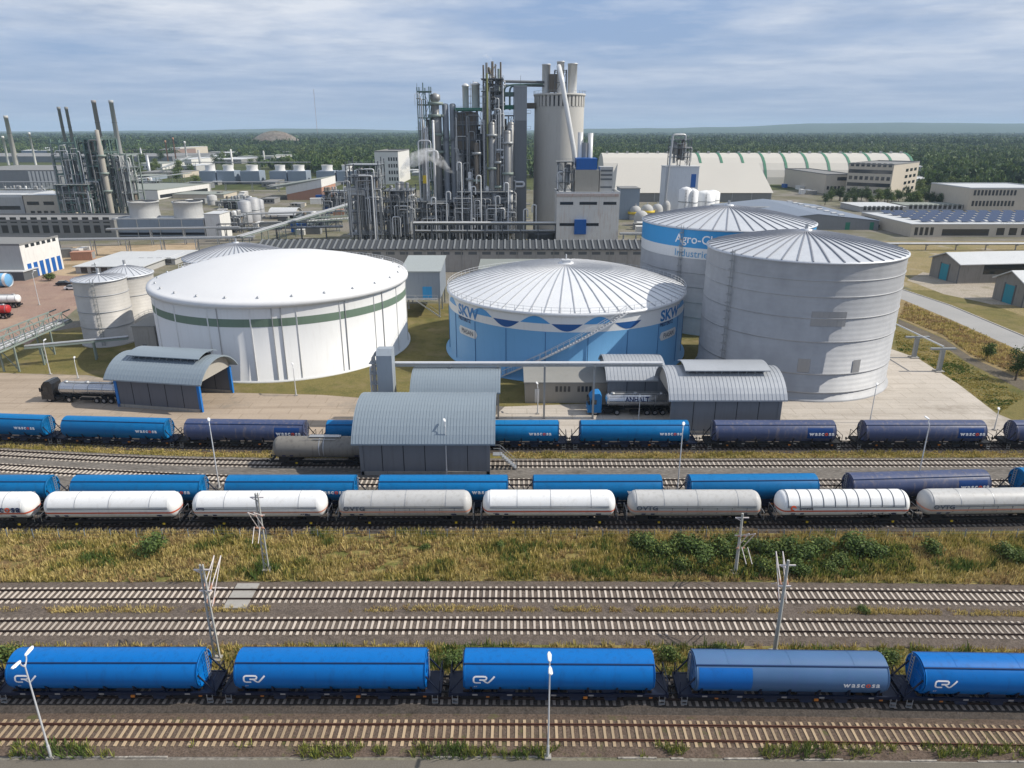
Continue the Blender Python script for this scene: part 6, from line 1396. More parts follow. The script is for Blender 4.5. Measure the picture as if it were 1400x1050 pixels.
frame_tower('steel_structure', 'lower green plant deck with stacked floors in the left plant', 'steel structure', SX(87), SX(131), Ys-5, Ys, ZT(252, Ys), 82, (5, 1), 4.0, M_grn, 1, 14, 26, .2, floor_m=M_wgry, cw=.6, clad=12)
frame_tower('steel_structure', 'tall open grey green steel frame with many thin columns beside the grey stack', 'steel structure', SX(119), SX(150), Ys+1, Ys+16, ZT(190, Ys), 83, (4, 2), 7, M_grn, .6, 10, 26, .4, floor_m=M_lgrn, cw=.85, clad=6)
frame_tower('steel_structure', 'pale green steel frame at the right end of the left plant', 'steel structure', SX(152), SX(178), Ys+3, Ys+15, ZT(212, Ys), 84, (3, 2), 6.5, M_lgrn, .8, 8, 20, .5, floor_m=M_steel, cw=.6, clad=6)
t = thing('column_vessel', 'grey brown stack rising through the green steel frames', 'vessel', (SX(152), Ys-2, 0)); MB().lathe([(1.3, 0), (1.3, ZT(200, Ys)), (.95, ZT(197, Ys)), (.95, ZT(178, Ys)), (.01, ZT(177, Ys))], 16).build('shell', M_beige, t)
for yy in (262, 238, 214): MB().lathe([(1.3, ZT(yy, Ys)), (2.2, ZT(yy, Ys)), (2.2, ZT(yy, Ys)+1), (2.1, ZT(yy, Ys)+1), (2.1, ZT(yy, Ys)+.1), (1.3, ZT(yy, Ys)+.1)], 14).build('platform', M_lgrn, t)
def pipe_rack(label, p, q, zp, zq, w_=2.4, n=4, m=None, sup=12, truss=0.0, mats=None, name='pipe_rack'):
    """pipe bridge between two ground points"""
    t = thing(name, label, 'pipe bridge', (p.x, p.y, 0)); d = q-p; L = hypot(d.x, d.y); ux, uy = d.x/L, d.y/L; m = m or M_lgrn
    at = lambda s, o, z: (ux*s-uy*o, uy*s+ux*o, z+zp+(zq-zp)*s/L)
    b = MB(); k = max(2, int(L/3))
    for o in (-w_/2, w_/2):
        b.bar(at(0, o, 0), at(L, o, 0), .2, .3)
        if truss: b.bar(at(0, o, truss), at(L, o, truss), .2, .25)
        for i in range(k):
            if truss: b.bar(at(L*i/k, o, 0), at(L*i/k, o, truss), .13); b.bar(at(L*i/k, o, 0 if i % 2 else truss), at(L*(i+1)/k, o, truss if i % 2 else 0), .12)
    for i in range(k+1): b.bar(at(L*i/k, -w_/2, 0), at(L*i/k, w_/2, 0), .14)
    b.build('frame', m, t)
    for i in range(n): o = -w_/2+.35+i*(w_-.7)/max(1, n-1); MB().cyl(at(0, o, .35), at(L, o, .35), [.22, .15, .28, .18][i % 4], n=8).build('pipe', (mats or [M_galv, M_lamp, M_ves, M_shine])[i % 4], t)
    s = max(2, int(L/sup)+1)
    for i in range(s):
        c = at(L*(i+.3)/s, 0, 0); q1, q2 = at(L*(i+.3)/s, -w_/2, 0), at(L*(i+.3)/s, w_/2, 0); sb_ = MB()
        for e in (q1, q2): sb_.bar((e[0], e[1], 0), (e[0], e[1], e[2]-.1), .28)
        sb_.bar(q1, q2, .25); sb_.bar((q1[0], q1[1], .3), (q2[0], q2[1], q2[2]-.5), .14); sb_.build('support', m, t)
    return t
pipe_rack('pale green truss pipe bridge entering from the left picture edge', G(-60, 545), G(96, 470), 5.2, 5.2, 3.0, 5, M_lgrn, 14, 2.6)
pipe_rack('lower pale pipe bridge under the truss bridge, by the slim silos', G(40, 500), G(180, 486), 3.8, 3.8, 1.2, 2, M_lgrn, 14)
pipe_rack('long pale pipe bridge sloping across behind the white tank', G(330, 348), G(490, 300), 6.5, 9, 3, 5, M_lgrn, 16, 0)
pipe_rack('second pale pipe bridge running level into the dark plant block', G(395, 322), G(482, 315), 5.5, 5.5, 3, 4, M_lgrn, 14, 1.6)
pipe_rack('long thin pipe bridge in front of the twin fan cooling block', G(150, 336), G(330, 333), 6.5, 6.5, 2, 3, M_steel, 16)
pipe_rack('distant pipe bridge crossing above the left meadow', G(172, 262), G(262, 249), 8, 8, 3, 4, M_lgrn, 25); pipe_rack('far pipe bridge by the boiler house', G(225, 244), G(262, 224), 10, 10, 4, 4, M_lgrn, 30)
pipe_rack('pipe bridge running in front of the conveyor hall wall', G(846, 345), G(880, 345), 7, 7, 2, 3, M_steel, 14)
pipe_rack('pale pipe bridge passing behind the silver silos on the right', G(985, 300), G(1120, 300), 6, 6, 2.4, 3, M_steel, 20)
pipe_rack('grey pipe bridge along the wall of the works hall at far left', G(0, 262), G(85, 262), 7, 7, 3, 4, M_steel, 22)
for k, (xx, yb, rr, yt, lab) in enumerate(((337, 304, 3.2, 276, 'silver upright tank left of the arched shelter'), (348, 302, 3.4, 272, 'silver upright tank right beside the arched shelter'), (291, 280, 3.0, 268, 'pale round tank behind the small white switch block'), (357, 297, 2.2, 274, 'slim pale tank behind the silver upright tanks'))):
    P = G(xx, yb); z1 = ZT(yt, P.y); t = thing('steel_tank', lab, 'tank', (P.x, P.y, 0)); MB().lathe([(rr, 0), (rr, z1), (rr*.6, z1+.7), (.01, z1+1)], 24).build('shell', M_silo if k != 2 else M_wgry, t); MB().lathe([(rr+.02, z1*.5), (rr+.12, z1*.5), (rr+.12, z1*.54), (rr+.02, z1*.54)], 24).build('band', M_steel, t)
for k, (a, b_, yb, yt, lab, m) in enumerate(((300, 331, 318, 296, 'low steel deck with pipes and drums left of the silver upright tanks', M_steel), (444, 474, 292, 262, 'pipe filled steel frame standing left of the dark plant block', M_stl), (180, 216, 262, 248, 'low pipework frame among the trees of the distant works', M_lgrn), (404, 446, 309, 297, 'low pipe manifold deck behind the dark pipe gallery', M_grn), (303, 345, 286, 274, 'pale low pipe frame behind the silver upright tanks', M_lgrn), (2, 60, 268, 259, 'row of pipes and small vessels in front of the striped warehouse', M_steel))):
    P = G((a+b_)/2, yb); frame_tower('pipe_structure', lab, 'steel structure', XT(a, yb, P.y), XT(b_, yb, P.y), P.y, P.y+9, ZT(yt, P.y), 200+k, (4, 2), 3.6, m, .9, 10, 20, .4, cw=.4, clad=6, over=2)
# yards on the left
P = G(150, 374); building('flat_hall', 'large white flat roofed hall behind the slim silos', BUI, XT(104, 372, P.y), XT(196, 372, P.y), P.y, P.y+30, ZT(365, P.y), M_wgry, M_rlt, eave=.6, windows=[(S_, .05, .95, 6, .2, 2.2, 'w')])
P = G(205, 362); building('flat_hall', 'smaller white flat roofed hall between slim silos and grey dome', BUI, XT(186, 362, P.y), XT(240, 362, P.y), P.y, P.y+18, ZT(354, P.y), M_wgry, M_rlt, eave=.5, windows=[(S_, .05, .95, 4, .5, 2.5, 'w')])
P = G(20, 384); t = building('carport', 'low open carport in front of the grey warehouse side', 'carport', XT(-20, 384, P.y), XT(34, 384, P.y), P.y, P.y+7, ZT(372, P.y), M_stl, M_rlt, eave=.4)
P = G(-4, 392); t = thing('striped_tank', 'blue and white hooped tank lying at the left picture edge', 'tank', (P.x, P.y, 0)); b = MB().lathe([(.01, -7), (1.7, -7), (2.0, -6.7), (2.0, 3.7), (1.7, 4), (.01, 4)], 20); b.v = [(z, y, 2.1+x) for x, y, z in b.v]; b.build('shell', M_tblue, t)
for i in range(5): b = MB().lathe([(2.04, -5.6+i*2.2), (2.04, -4.7+i*2.2)], 20); b.v = [(z, y, 2.1+x) for x, y, z in b.v]; b.build('hoop', M_white, t)
P = G(-44, 421); truck('white tanker truck with red chassis standing in the reddish yard', paint('red cab', (.45,.03,.03), .4), M_white, (P.x, P.y), radians(4), 'SKW')
P = G(-62, 436); truck('yellow and red tanker truck at the left edge below the white one', M_yelr, paint('red tank', (.45,.03,.03), .4), (P.x, P.y), radians(4))

pipe_rack('long dark pipe gallery running along the front of the left works', G(-30, 352), G(350, 346), 6.0, 6.0, 3.4, 6, M_steel, 14, 0)
pipe_rack('dark pipe gallery running past the silver tanks to the dark plant block', G(300, 330), G(470, 326), 5.0, 5.0, 3.0, 5, M_stl, 12, 2.2)
pipe_rack('pipe gallery along the far side of the twin fan cooling block', G(300, 312), G(475, 305), 6.0, 6.0, 3.0, 5, M_steel, 16, 0)
pipe_rack('far pipe gallery in front of the row of pale cooling cells', G(262, 262), G(480, 262), 7.0, 7.0, 3.0, 4, M_steel, 24, 0)
pipe_rack('far pipe gallery behind the row of pale cooling cells', G(255, 238), G(520, 238), 12.0, 12.0, 4.0, 4, M_steel, 40, 0)
def box_unit(m, kind):
    t = thing('storage_container', 'x', 'container'); MB().box(-3, 3, -1.2, 1.2, .15, 2.6).build('body', m, t)
    b = MB()
    for i in range(13): b.box(-2.95+i*.48, -2.8+i*.48, -1.26, -1.19, .3, 2.45)
    b.box(-3.05, 3.05, -1.28, 1.28, 2.55, 2.7); b.box(-3.04, 3.04, -1.27, 1.27, .05, .2); b.build('ribbing', m, t); MB().box(2.98, 3.05, -1.0, 1.0, .3, 2.45).build('door', M_steel, t); return t
bp = [box_unit(m, n_) for m, n_ in ((M_wwht, 'white'), (M_bluep, 'blue'), (M_brick, 'rusty red'), (M_wdrk, 'grey'))]; ub = set()
for i in range(44):
    zone = [(300, 470, 290, 322), (240, 335, 266, 284), (400, 480, 262, 284), (1062, 1125, 256, 270), (872, 905, 306, 328), (60, 130, 345, 356)][[0, 0, 1, 2, 2, 3, 4, 5][i % 8]]
    P = G(rnd.uniform(zone[0], zone[1]), rnd.uniform(zone[2], zone[3])); k = rnd.choice([0, 0, 1, 2, 3, 3]); o = place(bp[k], (P.x, P.y, 0), rnd.choice([0, pi/2, .2]), ['white', 'cobalt blue', 'rusty red', 'grey'][k]+' ribbed storage container standing among the distant works', 'containers among the works', k not in ub); ub.add(k); o.scale = (rnd.uniform(.8, 1.6), rnd.uniform(.9, 1.6), rnd.uniform(.9, 1.5))
# ------------------------------------------------------------------ lamps, masts, fence
M_mast = paint('concrete mast', (.40,.40,.37), .8, 0, .5)
def lamp(label, base, ytop, double=False, rz=0.0, m=None, arm=1.4):
    P = G(*base); h = ZT(ytop, P.y); t = thing('street_lamp', label, 'street lamp', (P.x, P.y, 0), rz, 'lamps along tracks and yards')
    k = 1.0 if P.y < 60 else 1.15
    MB().cyl((0, 0, 0), (0, 0, 1.2), .1*k, n=10).cyl((0, 0, 1.2), (0, 0, h-.3), .075*k, .05*k, 10).build('pole', m or M_lamp, t)
    a = MB(); sides = (-1, 1) if double else (1,)
    for s in sides: a.tube([(0, 0, h-.5), (0, s*.3, h-.1), (0, s*arm, h+.25)], .05*k, 8, 0, .2)
    a.build('arm', m or M_lamp, t)
    for s in sides:
        hd = MB(); L_ = .42*k; prof = [(-.5, .06), (-.35, .12), (.3, .17), (.5, .10)]
        vs = []
        for y, w_ in ((-.45, .05), (-.3, .13), (.25, .17), (.45, .08)):
            for dx, dz in ((-1, 0), (1, 0), (.7, .5), (-.7, .5)): vs.append((dx*w_*k, s*(arm+.35+y*1.0), h+.27+dz*.16+y*.1))
        hd.add(vs, [(j*4+i, j*4+(i+1) % 4, (j+1)*4+(i+1) % 4, (j+1)*4+i) for j in range(3) for i in range(4)]+[(3,2,1,0), (12,13,14,15)], 0, False)
        hd.build('lamp_head', M_white, t)
    MB().obox((0, 0, .08), .25, .25, .1).build('footing', M_conc2, t)
    return t
lamp('leaning double armed lamp post in front of the leftmost nearest wagon', (70, 1036), 904, True, 0.0, M_lamp, .35)
lamp('upright double armed lamp post in the foreground, centre', (749, 1036), 912, True, 0.0, M_lamp, .35)
for lab, b_, yt in (('slim lamp post between the rear and middle wagon rows, far left', (300, 668), 579), ('slim lamp post in front of the loading shed wall', (611, 652), 580), ('slim lamp post just right of the loading shed, between wagon rows', (926, 672), 585), ('slim lamp post by the violet rear wagons on the right', (1252, 668), 577),
                    ('lamp post on the paved yard by the big silo', (1189, 578), 529), ('lamp post at the corner of paved yard and right lawn', (1359, 588), 563), ('small lamp post at the foot of the white tank', (405, 541), 501), ('lamp post between the tanker truck and the rear wagons', (873, 576), 546), ('lamp post on the lawn left of the left shed', (107, 518), 492), ('lamp post near the truss bridge on the left lawn', (69, 512), 468), ('thin lamp post in the reddish yard', (54, 417), 372), ('lamp post beside the pump house door', (735, 566), 528)):
    lamp(lab, b_, yt, False, rnd.uniform(-.6, .6), M_lamp, .35)
M_ins = paint('pale insulator arm', (.66,.60,.58), .5)
def mast(label, base, ytop, sgn, lattice=False):
    P = G(*base); h = ZT(ytop, P.y); t = thing('catenary_mast', label, 'catenary mast', (P.x, P.y, 0), 0, 'catenary masts beside the main line')
    b = MB()
    if lattice:
        for dx in (-.2, .2): b.bar((dx*1.3, 0, 0), (dx*.6, 0, h), .09, .2)
        n = int(h/.6)
        for i in range(n): z0, z1 = h*i/n, h*(i+1)/n; s = 1 if i % 2 else -1; b.bar((s*.22, 0, z0), (-s*.2, 0, z1), .06)
    else: b.cyl((0, 0, 0), (0, 0, h), .2, .12, 10)
    b.build('pole', M_mast, t)
    MB().bar((-.7, 0, h-.5), (.7, 0, h-.5), .1).bar((-.7, 0, h-.5), (0, 0, h-.9), .06).bar((-.55, 0, h-2.6), (.55, 0, h-2.6), .09).build('crossarm', M_ins, t)
    for k, dx in enumerate((-.25, .35)):
        MB().tube([(dx, 0, h-2.7), (dx+.2, sgn*2.6, h-.8)], .05, 6).tube([(dx, 0, h-4.2), (dx+.2, sgn*2.6, h-.8)], .045, 6).tube([(dx+.1, sgn*1.3, h-3.2), (dx+.25, sgn*2.7, h-4.3)], .04, 6).build('cantilever', M_ins, t)
        MB().cyl((dx, sgn*.15, h-2.6), (dx, sgn*.6, h-2.3), .09, n=8).cyl((dx, sgn*.15, h-4.1), (dx, sgn*.6, h-3.7), .09, n=8).build('insulator', M_brick, t)
    MB().obox((0, 0, .15), .4, .4, .3).build('footing', M_conc2, t)
mast('concrete lattice mast rising between the first and second nearest wagons', (298, 905), 772, 1, True)
mast('round pale mast behind the faded grey blue wagon', (1058, 896), 766, 1)
mast('concrete lattice mast in the dry grass before the lettered white tank wagon', (365, 782), 674, -1, True)
mast('round pale mast in the dry grass before the third grey tank wagon', (1005, 786), 702, -1)
t = thing('wire_fence', 'thin wire fence with grey posts along the back of the dry grass strip', 'fence', (0, 71.5, 0)); b = MB()
for z0 in (.35, .75, 1.15): b.bar((-68, 0, z0), (68, 0, z0), .018)
b.build('wire', M_galv, t)
for i in range(46): x = -67.5+i*3; MB().bar((x, 0, 0), (x, 0, 1.3), .07).build('post', M_bcase, t)
tag(MB().box(-28.6, -26.3, 58.5, 62.6, .05, .235).build('concrete_crossing', M_conc2), kind='structure')

# ------------------------------------------------------------------ cars, shrubs, trees
def car_proto(m):
    t = thing('parked_car', 'x', 'car'); b = MB()
    b.extr([(-2.1, .35), (2.1, .35), (2.15, .75), (1.3, .92), (-2.1, .95)], -.85, .85); b.v = [(y, x, z) for x, y, z in b.v]; b.build('body', m, t)
    c = MB(); c.v = [(-1.7, -.78, .93), (1.15, -.78, .9), (1.15, .78, .9), (-1.7, .78, .93), (-1.2, -.66, 1.45), (.4, -.66, 1.45), (.4, .66, 1.45), (-1.2, .66, 1.45)]; c.f = [(4,5,6,7), (0,1,5,4), (1,2,6,5), (2,3,7,6), (3,0,4,7)]; c.m = [0]*5; c.s = [False]*5; c.build('cabin', M_glass, t)
    for x in (-1.3, 1.3):
        for s in (-.8, .8): MB().cyl((x, s-.1, .33), (x, s+.1, .33), .33, n=12).build('wheel', M_tyre, t)
    return t
cars = [('white', paint('white car paint', (.7,.7,.7), .25, 0, .05, streak=0)), ('silver', paint('silver car paint', (.4,.42,.44), .25, .5, .05, streak=0)), ('dark blue', paint('blue car paint', (.02,.05,.15), .25, 0, .05, streak=0)), ('black', paint('black car paint', (.012,.012,.014), .25, 0, .05, streak=0))]
pr = [car_proto(m) for _, m in cars]; n = 0; used = set()
for r_, (yb, xs) in enumerate(((258, (1262, 1268, 1275, 1283, 1290, 1298, 1306)), (262, (1258, 1264, 1272, 1279, 1287, 1296, 1305)))):
    for xx in xs:
        k = (n*7+r_) % 4; P = G(xx, yb); place(pr[k], (P.x, P.y, .01), pi/2+rnd.uniform(-.05, .05), f'{cars[k][0]} car in the distant car park below the white halls', 'cars in the distant car park', k not in used); used.add(k); n += 1
P = G(88, 390); place(pr[3], (P.x, P.y, .01), .2, 'black car parked by the slim silos in the left yard', 'cars in the left yard'); P = G(100, 396); place(pr[0], (P.x, P.y, .01), .1, 'white car parked by the slim silos in the left yard', 'cars in the left yard')
SH = [shrub_proto(k) for k in range(3)]; used = set()
def put_shrub(k, x, y, s, lab, g, sz=None):
    o = place(SH[k], (x, y, 0), rnd.uniform(0, 6), lab, g, k not in used); used.add(k); o.scale = (s*rnd.uniform(1, 1.35), s, s*(sz or rnd.uniform(.8, 1.1)))
for xx, yy, s in ((870, 748, 1.5), (888, 752, 1.6), (905, 760, 1.7), (925, 752, 1.5), (945, 757, 1.8), (962, 770, 1.5), (985, 760, 1.7), (1008, 766, 1.5), (1030, 752, 1.5), (1052, 763, 1.9), (1075, 757, 1.9), (1098, 768, 1.6), (1120, 756, 1.7), (1145, 770, 1.5), (1168, 758, 1.9), (1190, 762, 1.6), (930, 778, 1.2), (1040, 782, 1.3), (1090, 786, 1.2), (1000, 744, 1.2), (1130, 780, 1.2)):
    P = G(xx, yy); put_shrub(rnd.randrange(3), P.x, P.y, s*.98, 'green shrub in the dense thicket before the tank wagons, right of centre', 'shrubs of the thicket')
for xx, yy, s, lab in ((211, 757, 2.0, 'single dark green bush in the dry grass at the left'), (580, 752, .9, 'small green bush in the grass before the first grey tank wagon'), (686, 750, .8, 'small green bush in the grass before the plain white tank wagon'), (1272, 758, 1.7, 'green bush in the grass at the right before the last grey tank wagon'), (1376, 764, 1.7, 'green bush near the right picture edge in the grass'), (1398, 770, 1.6, 'green bush at the right picture edge'),
                       (8, 905, 1.7, 'bright green bush at the left edge behind the nearest wagons'), (985, 893, 1.1, 'green bush behind the gap before the faded grey blue wagon'), (1215, 905, 1.5, 'green bush in the gap right of the faded grey blue wagon'), (620, 908, 1.2, 'green bush in the gap left of the wagon behind the middle lamp'), (1180, 838, .7, 'tiny green bush between the two empty main line tracks'), (915, 905, 1.3, 'green bush in the gap right of the wagon behind the middle lamp'), (68, 384, 2.2, 'round green bush in front of the white warehouse with blue doors')):
    P = G(xx, yy); put_shrub(rnd.randrange(3), P.x, P.y, s*.85, lab, 'single bushes')
TR_ = [tree_proto(0, 7, 6.5, 1300), tree_proto(1, 7, 6, 1300), tree_proto(2, 8, 5.5, 1300)]; usedt = set()
def put_tree(k, x, y, s, lab, g):
    o = place(TR_[k], (x, y, 0), rnd.uniform(0, 6), lab, g, k not in usedt); usedt.add(k); o.scale = (s, s, s*rnd.uniform(.9, 1.1))
for xx, yb, s, k, lab in ((1349, 492, .62, 0, 'round green tree on the bank beside the field path'), (1388, 520, .85, 2, 'larger dark tree on the lawn at the right edge'), (1404, 512, .9, 0, 'bushy tree cut off by the right picture edge on the bank'), (1396, 392, .4, 1, 'small bush by the weathered shed at the right edge')):
    P = G(xx, yb); put_tree(k, P.x, P.y, s, lab, 'trees on the right lawn')
for i in range(34):
    xx = 1128+i*5.4+rnd.uniform(-3, 3); yb = 279+rnd.uniform(-6, 4); P = G(xx, yb); put_tree(rnd.randrange(3), P.x, P.y, rnd.uniform(1.0, 1.6), 'green tree in the belt in front of the beige office blocks', 'trees before the offices')
for xx, yb, s in ((1276, 321, .9), (1352, 322, .75), (1366, 322, .8), (1374, 321, .85), (1385, 322, .8), (1397, 322, .9)):
    P = G(xx, yb); put_tree(0, P.x, P.y-2, s, 'round tree standing in front of the solar roofed building', 'trees before the solar roofed building')
for i in range(26):
    xx = rnd.choice([rnd.uniform(180, 270), rnd.uniform(240, 470)]); yb = rnd.uniform(222, 262) if xx < 270 else rnd.uniform(216, 232); P = G(xx, yb); put_tree(rnd.randrange(3), P.x, P.y, rnd.uniform(1.6, 2.6), 'green tree scattered among the distant works on the left', 'trees among the distant works')
for i in range(14):
    xx = 1255+i*11+rnd.uniform(-4, 4); P = G(xx, rnd.uniform(262, 270)); put_tree(rnd.randrange(3), P.x, P.y, rnd.uniform(1.2, 1.9), 'green tree between the car park and the cream office', 'trees by the car park')
# small far sheds
CLEAR = []
for k, (xx, yb, w_, h_) in enumerate(((262, 216, 9, 3), (285, 217, 12, 3.5), (300, 211, 16, 3), (325, 212, 14, 3), (352, 206, 10, 2.5), (192, 200, 8, 2.5), (215, 199, 12, 2.5), (60, 196, 12, 2.5), (20, 194, 10, 2.5), (1365, 262, 12, 3), (1388, 246, 10, 3), (1300, 233, 8, 2.5), (560, 236, 10, 3), (575, 240, 12, 4))):
    pxb('far_shed', 'small pale roofed shed scattered in the distance', BUI, xx-w_, xx+w_, yb, yb-h_, yb-h_-1.5, M_wgry, M_rlt)['group'] = 'distant sheds'
    P = G(xx, yb); CLEAR.append((P.x, P.y, w_/FOC*P.y*1.3+8))
for k, (x0, x1, yb, h_, mw, mr) in enumerate(((188, 250, 243, 7, 2, 1), (246, 268, 236, 9, 0, 0), (262, 330, 224, 6, 3, 0), (278, 318, 219, 5, 1, 0), (325, 372, 221, 7, 0, 2), (300, 345, 214, 5, 2, 0), (180, 222, 232, 8, 1, 2), (352, 398, 213, 5, 0, 1), (378, 415, 222, 6, 4, 0), (238, 262, 228, 10, 1, 0), (92, 150, 232, 7, 3, 1), (178, 205, 247, 6, 4, 2), (400, 436, 216, 4, 1, 0))):
    t = pxb('distant_hall', ['grey', 'white', 'cream', 'dark grey', 'blue grey'][mw]+' walled low hall with '+['pale', 'grey', 'grey green'][mr]+' roof among the distant works at left', BUI, x0, x1, yb, yb-h_, yb-h_-3, [M_wgry, M_wwht, M_wcrm, M_wdrk, M_bcase][mw], [M_rlt, M_rgry, M_rgrn][mr], windows=[(S_, .05, .95, 7, 2.0, 4.0, 'w')])
    t['group'] = 'halls among the distant works'; P = G((x0+x1)/2, yb); CLEAR.append((P.x, P.y, (x1-x0)/2/FOC*P.y*1.15+6))
for k, (xx, yb, yt, r_) in enumerate(((275, 232, 205, 1.6), (318, 226, 204, 1.3), (205, 240, 212, 1.8), (362, 224, 206, 1.4), (128, 236, 203, 1.6), (196, 228, 202, 1.2))):
    P = G(xx, yb); z = ZT(yt, P.y); t = thing('chimney', 'slim pale stack among the distant works at left', 'chimney', (P.x, P.y, 0), 0, 'slim stacks among the distant works'); MB().lathe([(r_, 0), (r_*.8, z), (r_*.6, z), (r_*.6, z-1)], 12).build('flue', [M_wgry, M_wwht, M_galv][k % 3], t)
for k in range(22):
    xx = rnd.uniform(175, 478); yb = rnd.choice([rnd.uniform(252, 262), rnd.uniform(270, 290), rnd.uniform(300, 322)])
    if 215 < xx < 310 and yb > 262 or 390 < xx < 442 and yb > 245 and yb < 276 or 150 < xx < 305 and yb > 290: continue
    w_ = rnd.uniform(4, 11); h_ = rnd.uniform(3.5, 8)
    pxb('works_hut', 'small flat roofed works hut among the pipe racks and containers', BUI, xx-w_, xx+w_, yb, yb-h_, yb-h_-rnd.uniform(1.5, 3), rnd.choice([M_wgry, M_wcrm, M_wdrk, M_bcase, M_mgry]), rnd.choice([M_rgry, M_rlt, M_rgrn]), windows=[(S_, .1, .9, 3, 1.0, 2.2, 'w')])['group'] = 'works huts'
# distant TV mast
t = thing('radio_mast', 'hair thin radio mast on the far horizon', 'mast', (XT(432, 160, 5200), 5200, 0)); MB().bar((0, 0, 0), (0, 0, ZT(122, 5200)), 2.2).build('lattice', paint('red white mast', (.45,.30,.30), .6), t)

# ------------------------------------------------------------------ forest and hills
import numpy as np
def mass(name, spots, tmpl, mats):
    V, Fc, Mi = [], [], []; base = 0
    for (x, y, z, s, sz) in spots:
        v, f, m = tmpl[rnd.randrange(len(tmpl))]; a = rnd.uniform(0, 6.3); c, q = cos(a), sin(a)
        w_ = np.empty_like(v); w_[:, 0] = (v[:, 0]*c-v[:, 1]*q)*s+x; w_[:, 1] = (v[:, 0]*q+v[:, 1]*c)*s+y; w_[:, 2] = v[:, 2]*sz+z
        V.append(w_); Fc.append(f+base); Mi.append((m+rnd.randrange(3)) % len(mats)); base += len(v)
    V = np.concatenate(V); Fc = np.concatenate(Fc); Mi = np.concatenate(Mi); me = bpy.data.meshes.new(name)
    me.vertices.add(len(V)); me.vertices.foreach_set('co', V.astype(np.float32).ravel()); me.loops.add(Fc.size); me.loops.foreach_set('vertex_index', Fc.astype(np.int32).ravel())
    me.polygons.add(len(Fc)); me.polygons.foreach_set('loop_start', np.arange(0, Fc.size, 4, dtype=np.int32))
    for m in mats: me.materials.append(m)
    me.polygons.foreach_set('material_index', Mi.astype(np.int32)); me.update(calc_edges=True); me.validate()
    o = bpy.data.objects.new(name, me); link(o, None); return tag(o, kind='stuff')
def crown_tmpl(n, size, seed):
    b = MB(); r = random.Random(seed)
    for i in range(5):
        a = r.uniform(0, 6.3); d = r.uniform(0, .5); blob_leaves(b, (d*cos(a), d*sin(a), .55+r.uniform(-.1, .22)), (.55, .55, .42), n//5, size, 1, .9, .4)
    return np.array(b.v), np.array(b.f), np.array(b.m)
T1 = [crown_tmpl(85, .2, i) for i in range(6)]; T2 = [crown_tmpl(60, .26, 20+i) for i in range(6)]
F_a = leaf_mat('forest green', [(.050,.092,.030), (.080,.125,.036), (.058,.10,.032)]); F_b = leaf_mat('forest dark green', [(.032,.062,.025), (.050,.085,.030)]); F_c = leaf_mat('forest light green', [(.095,.14,.042), (.12,.16,.048)])
def edge(px_):                                     # distance where the wood begins, by bearing
    pts = [(-100, 1300), (0, 1300), (215, 1250), (260, 1000), (335, 900), (420, 740), (470, 690), (575, 690), (800, 720), (1000, 720), (1240, 740), (1290, 640), (1330, 560), (1420, 520), (1600, 480)]
    for (a, ya), (b, yb) in zip(pts, pts[1:]):
        if px_ <= b: return ya+(yb-ya)*max(0, (px_-a))/(b-a)
    return 500
spots = []; spots2 = []
Y = 480.0
while Y < 1700:
    st = 8.5+Y*.0022; half = Y*.80; x = -half
    while x < half:
        p_ = 700+x/(Y*.955)*FOC; q = mn.noise(Vector((x*.006, Y*.006, 1.7)))
        if any(abs(x-cx0) < cw0 and cy0-170 < Y < cy0+25 for cx0, cy0, cw0 in CLEAR): x += st; continue
        if Y+q*110 > edge(p_) and not (q < -.33 and Y < 1300 and p_ < 245): spots.append((x+rnd.uniform(-3, 3), Y+rnd.uniform(-3, 3), rnd.uniform(-2.5, 1.5), st*rnd.choice([.5, .65, .8, .95, 1.15])*rnd.uniform(.9, 1.1), rnd.uniform(9, 18)))
        x += st
    Y += st*1.05
while Y < 7000:
    st = 11+(Y-1500)*.009; half = Y*.80; x = -half
    while x < half:
        if mn.noise(Vector((x*.0016, Y*.0009, 5.2))) > -.42: spots2.append((x+rnd.uniform(-.4, .4)*st, Y+rnd.uniform(-.4, .4)*st, rnd.uniform(-4, 0), st*rnd.uniform(.75, 1.05), rnd.uniform(15, 24)))
        x += st*1.05
    Y += st*1.6
mass('forest', spots, T1, [F_a, F_b, F_c]); mass('distant_forest', spots2, T2, [F_b, F_a, F_b, F_a])
b = MB(); nx = 160
M_hill = ground_mat('wooded hills', [(.03,.055,.025), (.05,.08,.03), (.035,.06,.026)], .004, .03, 0)
for Y, top in ((6800, 0), (9500, 1), (12500, 0)):
    for i in range(nx+1):
        x = (i/nx*2-1)*15000; u = x/9500; p_ = 700+u*FOC/.955
        h = 30+95*max(0, min(1, (p_-760)/350))+40*math.exp(-((p_-410)/110)**2)+28*mn.noise(Vector((u*5, 1.2, 0)))+10*mn.noise(Vector((u*22, 4.2, 0)))
        b.v.append((x, Y, h if top else -5))
for j in range(2):
    for i in range(nx): a = j*(nx+1)+i; b.f.append((a, a+1, a+nx+2, a+nx+1)); b.m.append(0); b.s.append(True)
tag(b.build('hills', M_hill), kind='structure')
P = G(378, 203); b = MB()
for i in range(13):
    for j in range(5): u, v = i/12*2-1, j/4*2-1; b.v.append((P.x+u*85, P.y+v*45, 44*max(0, (1-u*u))*(1-.9*v*v)-1))
for i in range(12):
    for j in range(4): a = i*5+j; b.f.append((a, a+5, a+6, a+1)); b.m.append(0); b.s.append(True)
tag(b.build('spoil_hill', ground_mat('bare spoil', [(.17,.12,.10), (.20,.18,.15), (.08,.085,.05)], .012, .2, 0)), kind='structure')

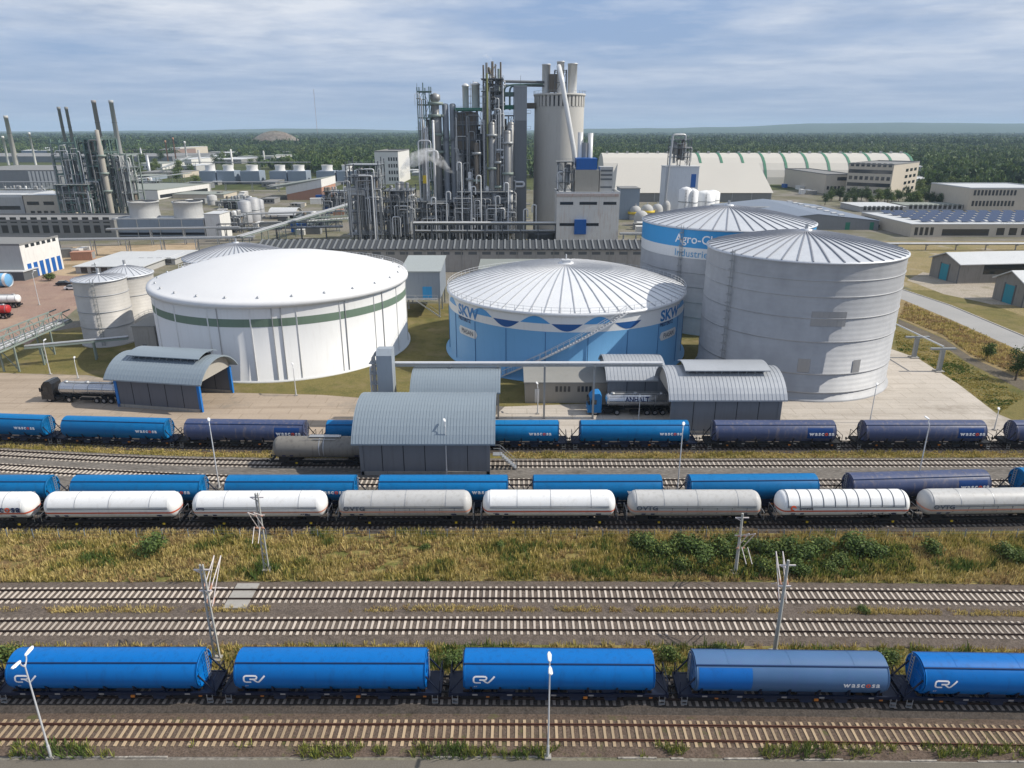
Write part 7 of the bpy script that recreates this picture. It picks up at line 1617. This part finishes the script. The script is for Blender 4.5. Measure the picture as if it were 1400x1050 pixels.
# ------------------------------------------------------------------ air: haze and steam
def volume_mat(name, dens, colr, noise_scale=None, aniso=0.0):
    m = bpy.data.materials.new(name); m.use_nodes = True; nt = m.node_tree; nt.nodes.clear()
    out = nt.nodes.new('ShaderNodeOutputMaterial'); v = nt.nodes.new('ShaderNodeVolumePrincipled'); v.inputs['Color'].default_value = (*colr, 1); v.inputs['Density'].default_value = dens; v.inputs['Anisotropy'].default_value = aniso
    nt.links.new(v.outputs[0], out.inputs['Volume'])
    if noise_scale:
        tc_ = nt.nodes.new('ShaderNodeTexCoord'); n_ = nt.nodes.new('ShaderNodeTexNoise'); n_.inputs['Scale'].default_value = noise_scale; n_.inputs['Detail'].default_value = 4; n_.inputs['Distortion'].default_value = .6
        r = nt.nodes.new('ShaderNodeMapRange'); r.inputs[1].default_value = .40; r.inputs[2].default_value = .72; r.inputs[3].default_value = 0; r.inputs[4].default_value = dens
        nt.links.new(tc_.outputs['Object'], n_.inputs['Vector']); nt.links.new(n_.outputs['Fac'], r.inputs[0]); nt.links.new(r.outputs[0], v.inputs['Density'])
    return m
tag(MB().box(-30000, 30000, -400, 16000, -8, 190).build('haze', volume_mat('haze air', .00007, (.60, .78, 1.0))), kind='stuff')
def plume(px_, py_, Y, pts, dens):
    b = MB(); vs = []; n = 12
    P = Vector((XT(px_, py_, Y), Y, ZT(py_, Y)))
    prof = pts; m = len(prof)
    for j, (dx, dz, r) in enumerate(prof):
        p, q = prof[max(0, j-1)], prof[min(m-1, j+1)]; L_ = hypot(q[0]-p[0], q[1]-p[1]); nx_, nz_ = -(q[1]-p[1])/L_, (q[0]-p[0])/L_
        vs += [(dx+nx_*r*cos(2*pi*i/n), r*.8*sin(2*pi*i/n), dz+nz_*r*cos(2*pi*i/n)) for i in range(n)]
    fs = [(j*n+i, j*n+(i+1) % n, (j+1)*n+(i+1) % n, (j+1)*n+i) for j in range(m-1) for i in range(n)]+[tuple(reversed(range(n))), tuple(range((m-1)*n, m*n))]
    b.add(vs, fs); o = b.build('steam', STEAM); bm = bmesh.new(); bm.from_mesh(o.data); bmesh.ops.recalc_face_normals(bm, faces=bm.faces); bm.to_mesh(o.data); bm.free(); o.location = P; return tag(o, kind='stuff')
STEAM = volume_mat('steam', .55, (1.0, 1.0, 1.0), .38)
plume(597, 218, 297, [(7, -5.5, .5), (4, -3.5, 1.3), (1, -.5, 2.2), (-2, 2, 2.6), (-5, 1.5, 3.0), (-9, 0, 3.0), (-13, -4, 2.0), (-15, -7, .8)], .5)
plume(672, 86, 306, [(0, 0, .5), (-.6, 1.4, 1.0), (-2.2, 2.2, 1.1), (-3.6, 2.5, .4)], .5)
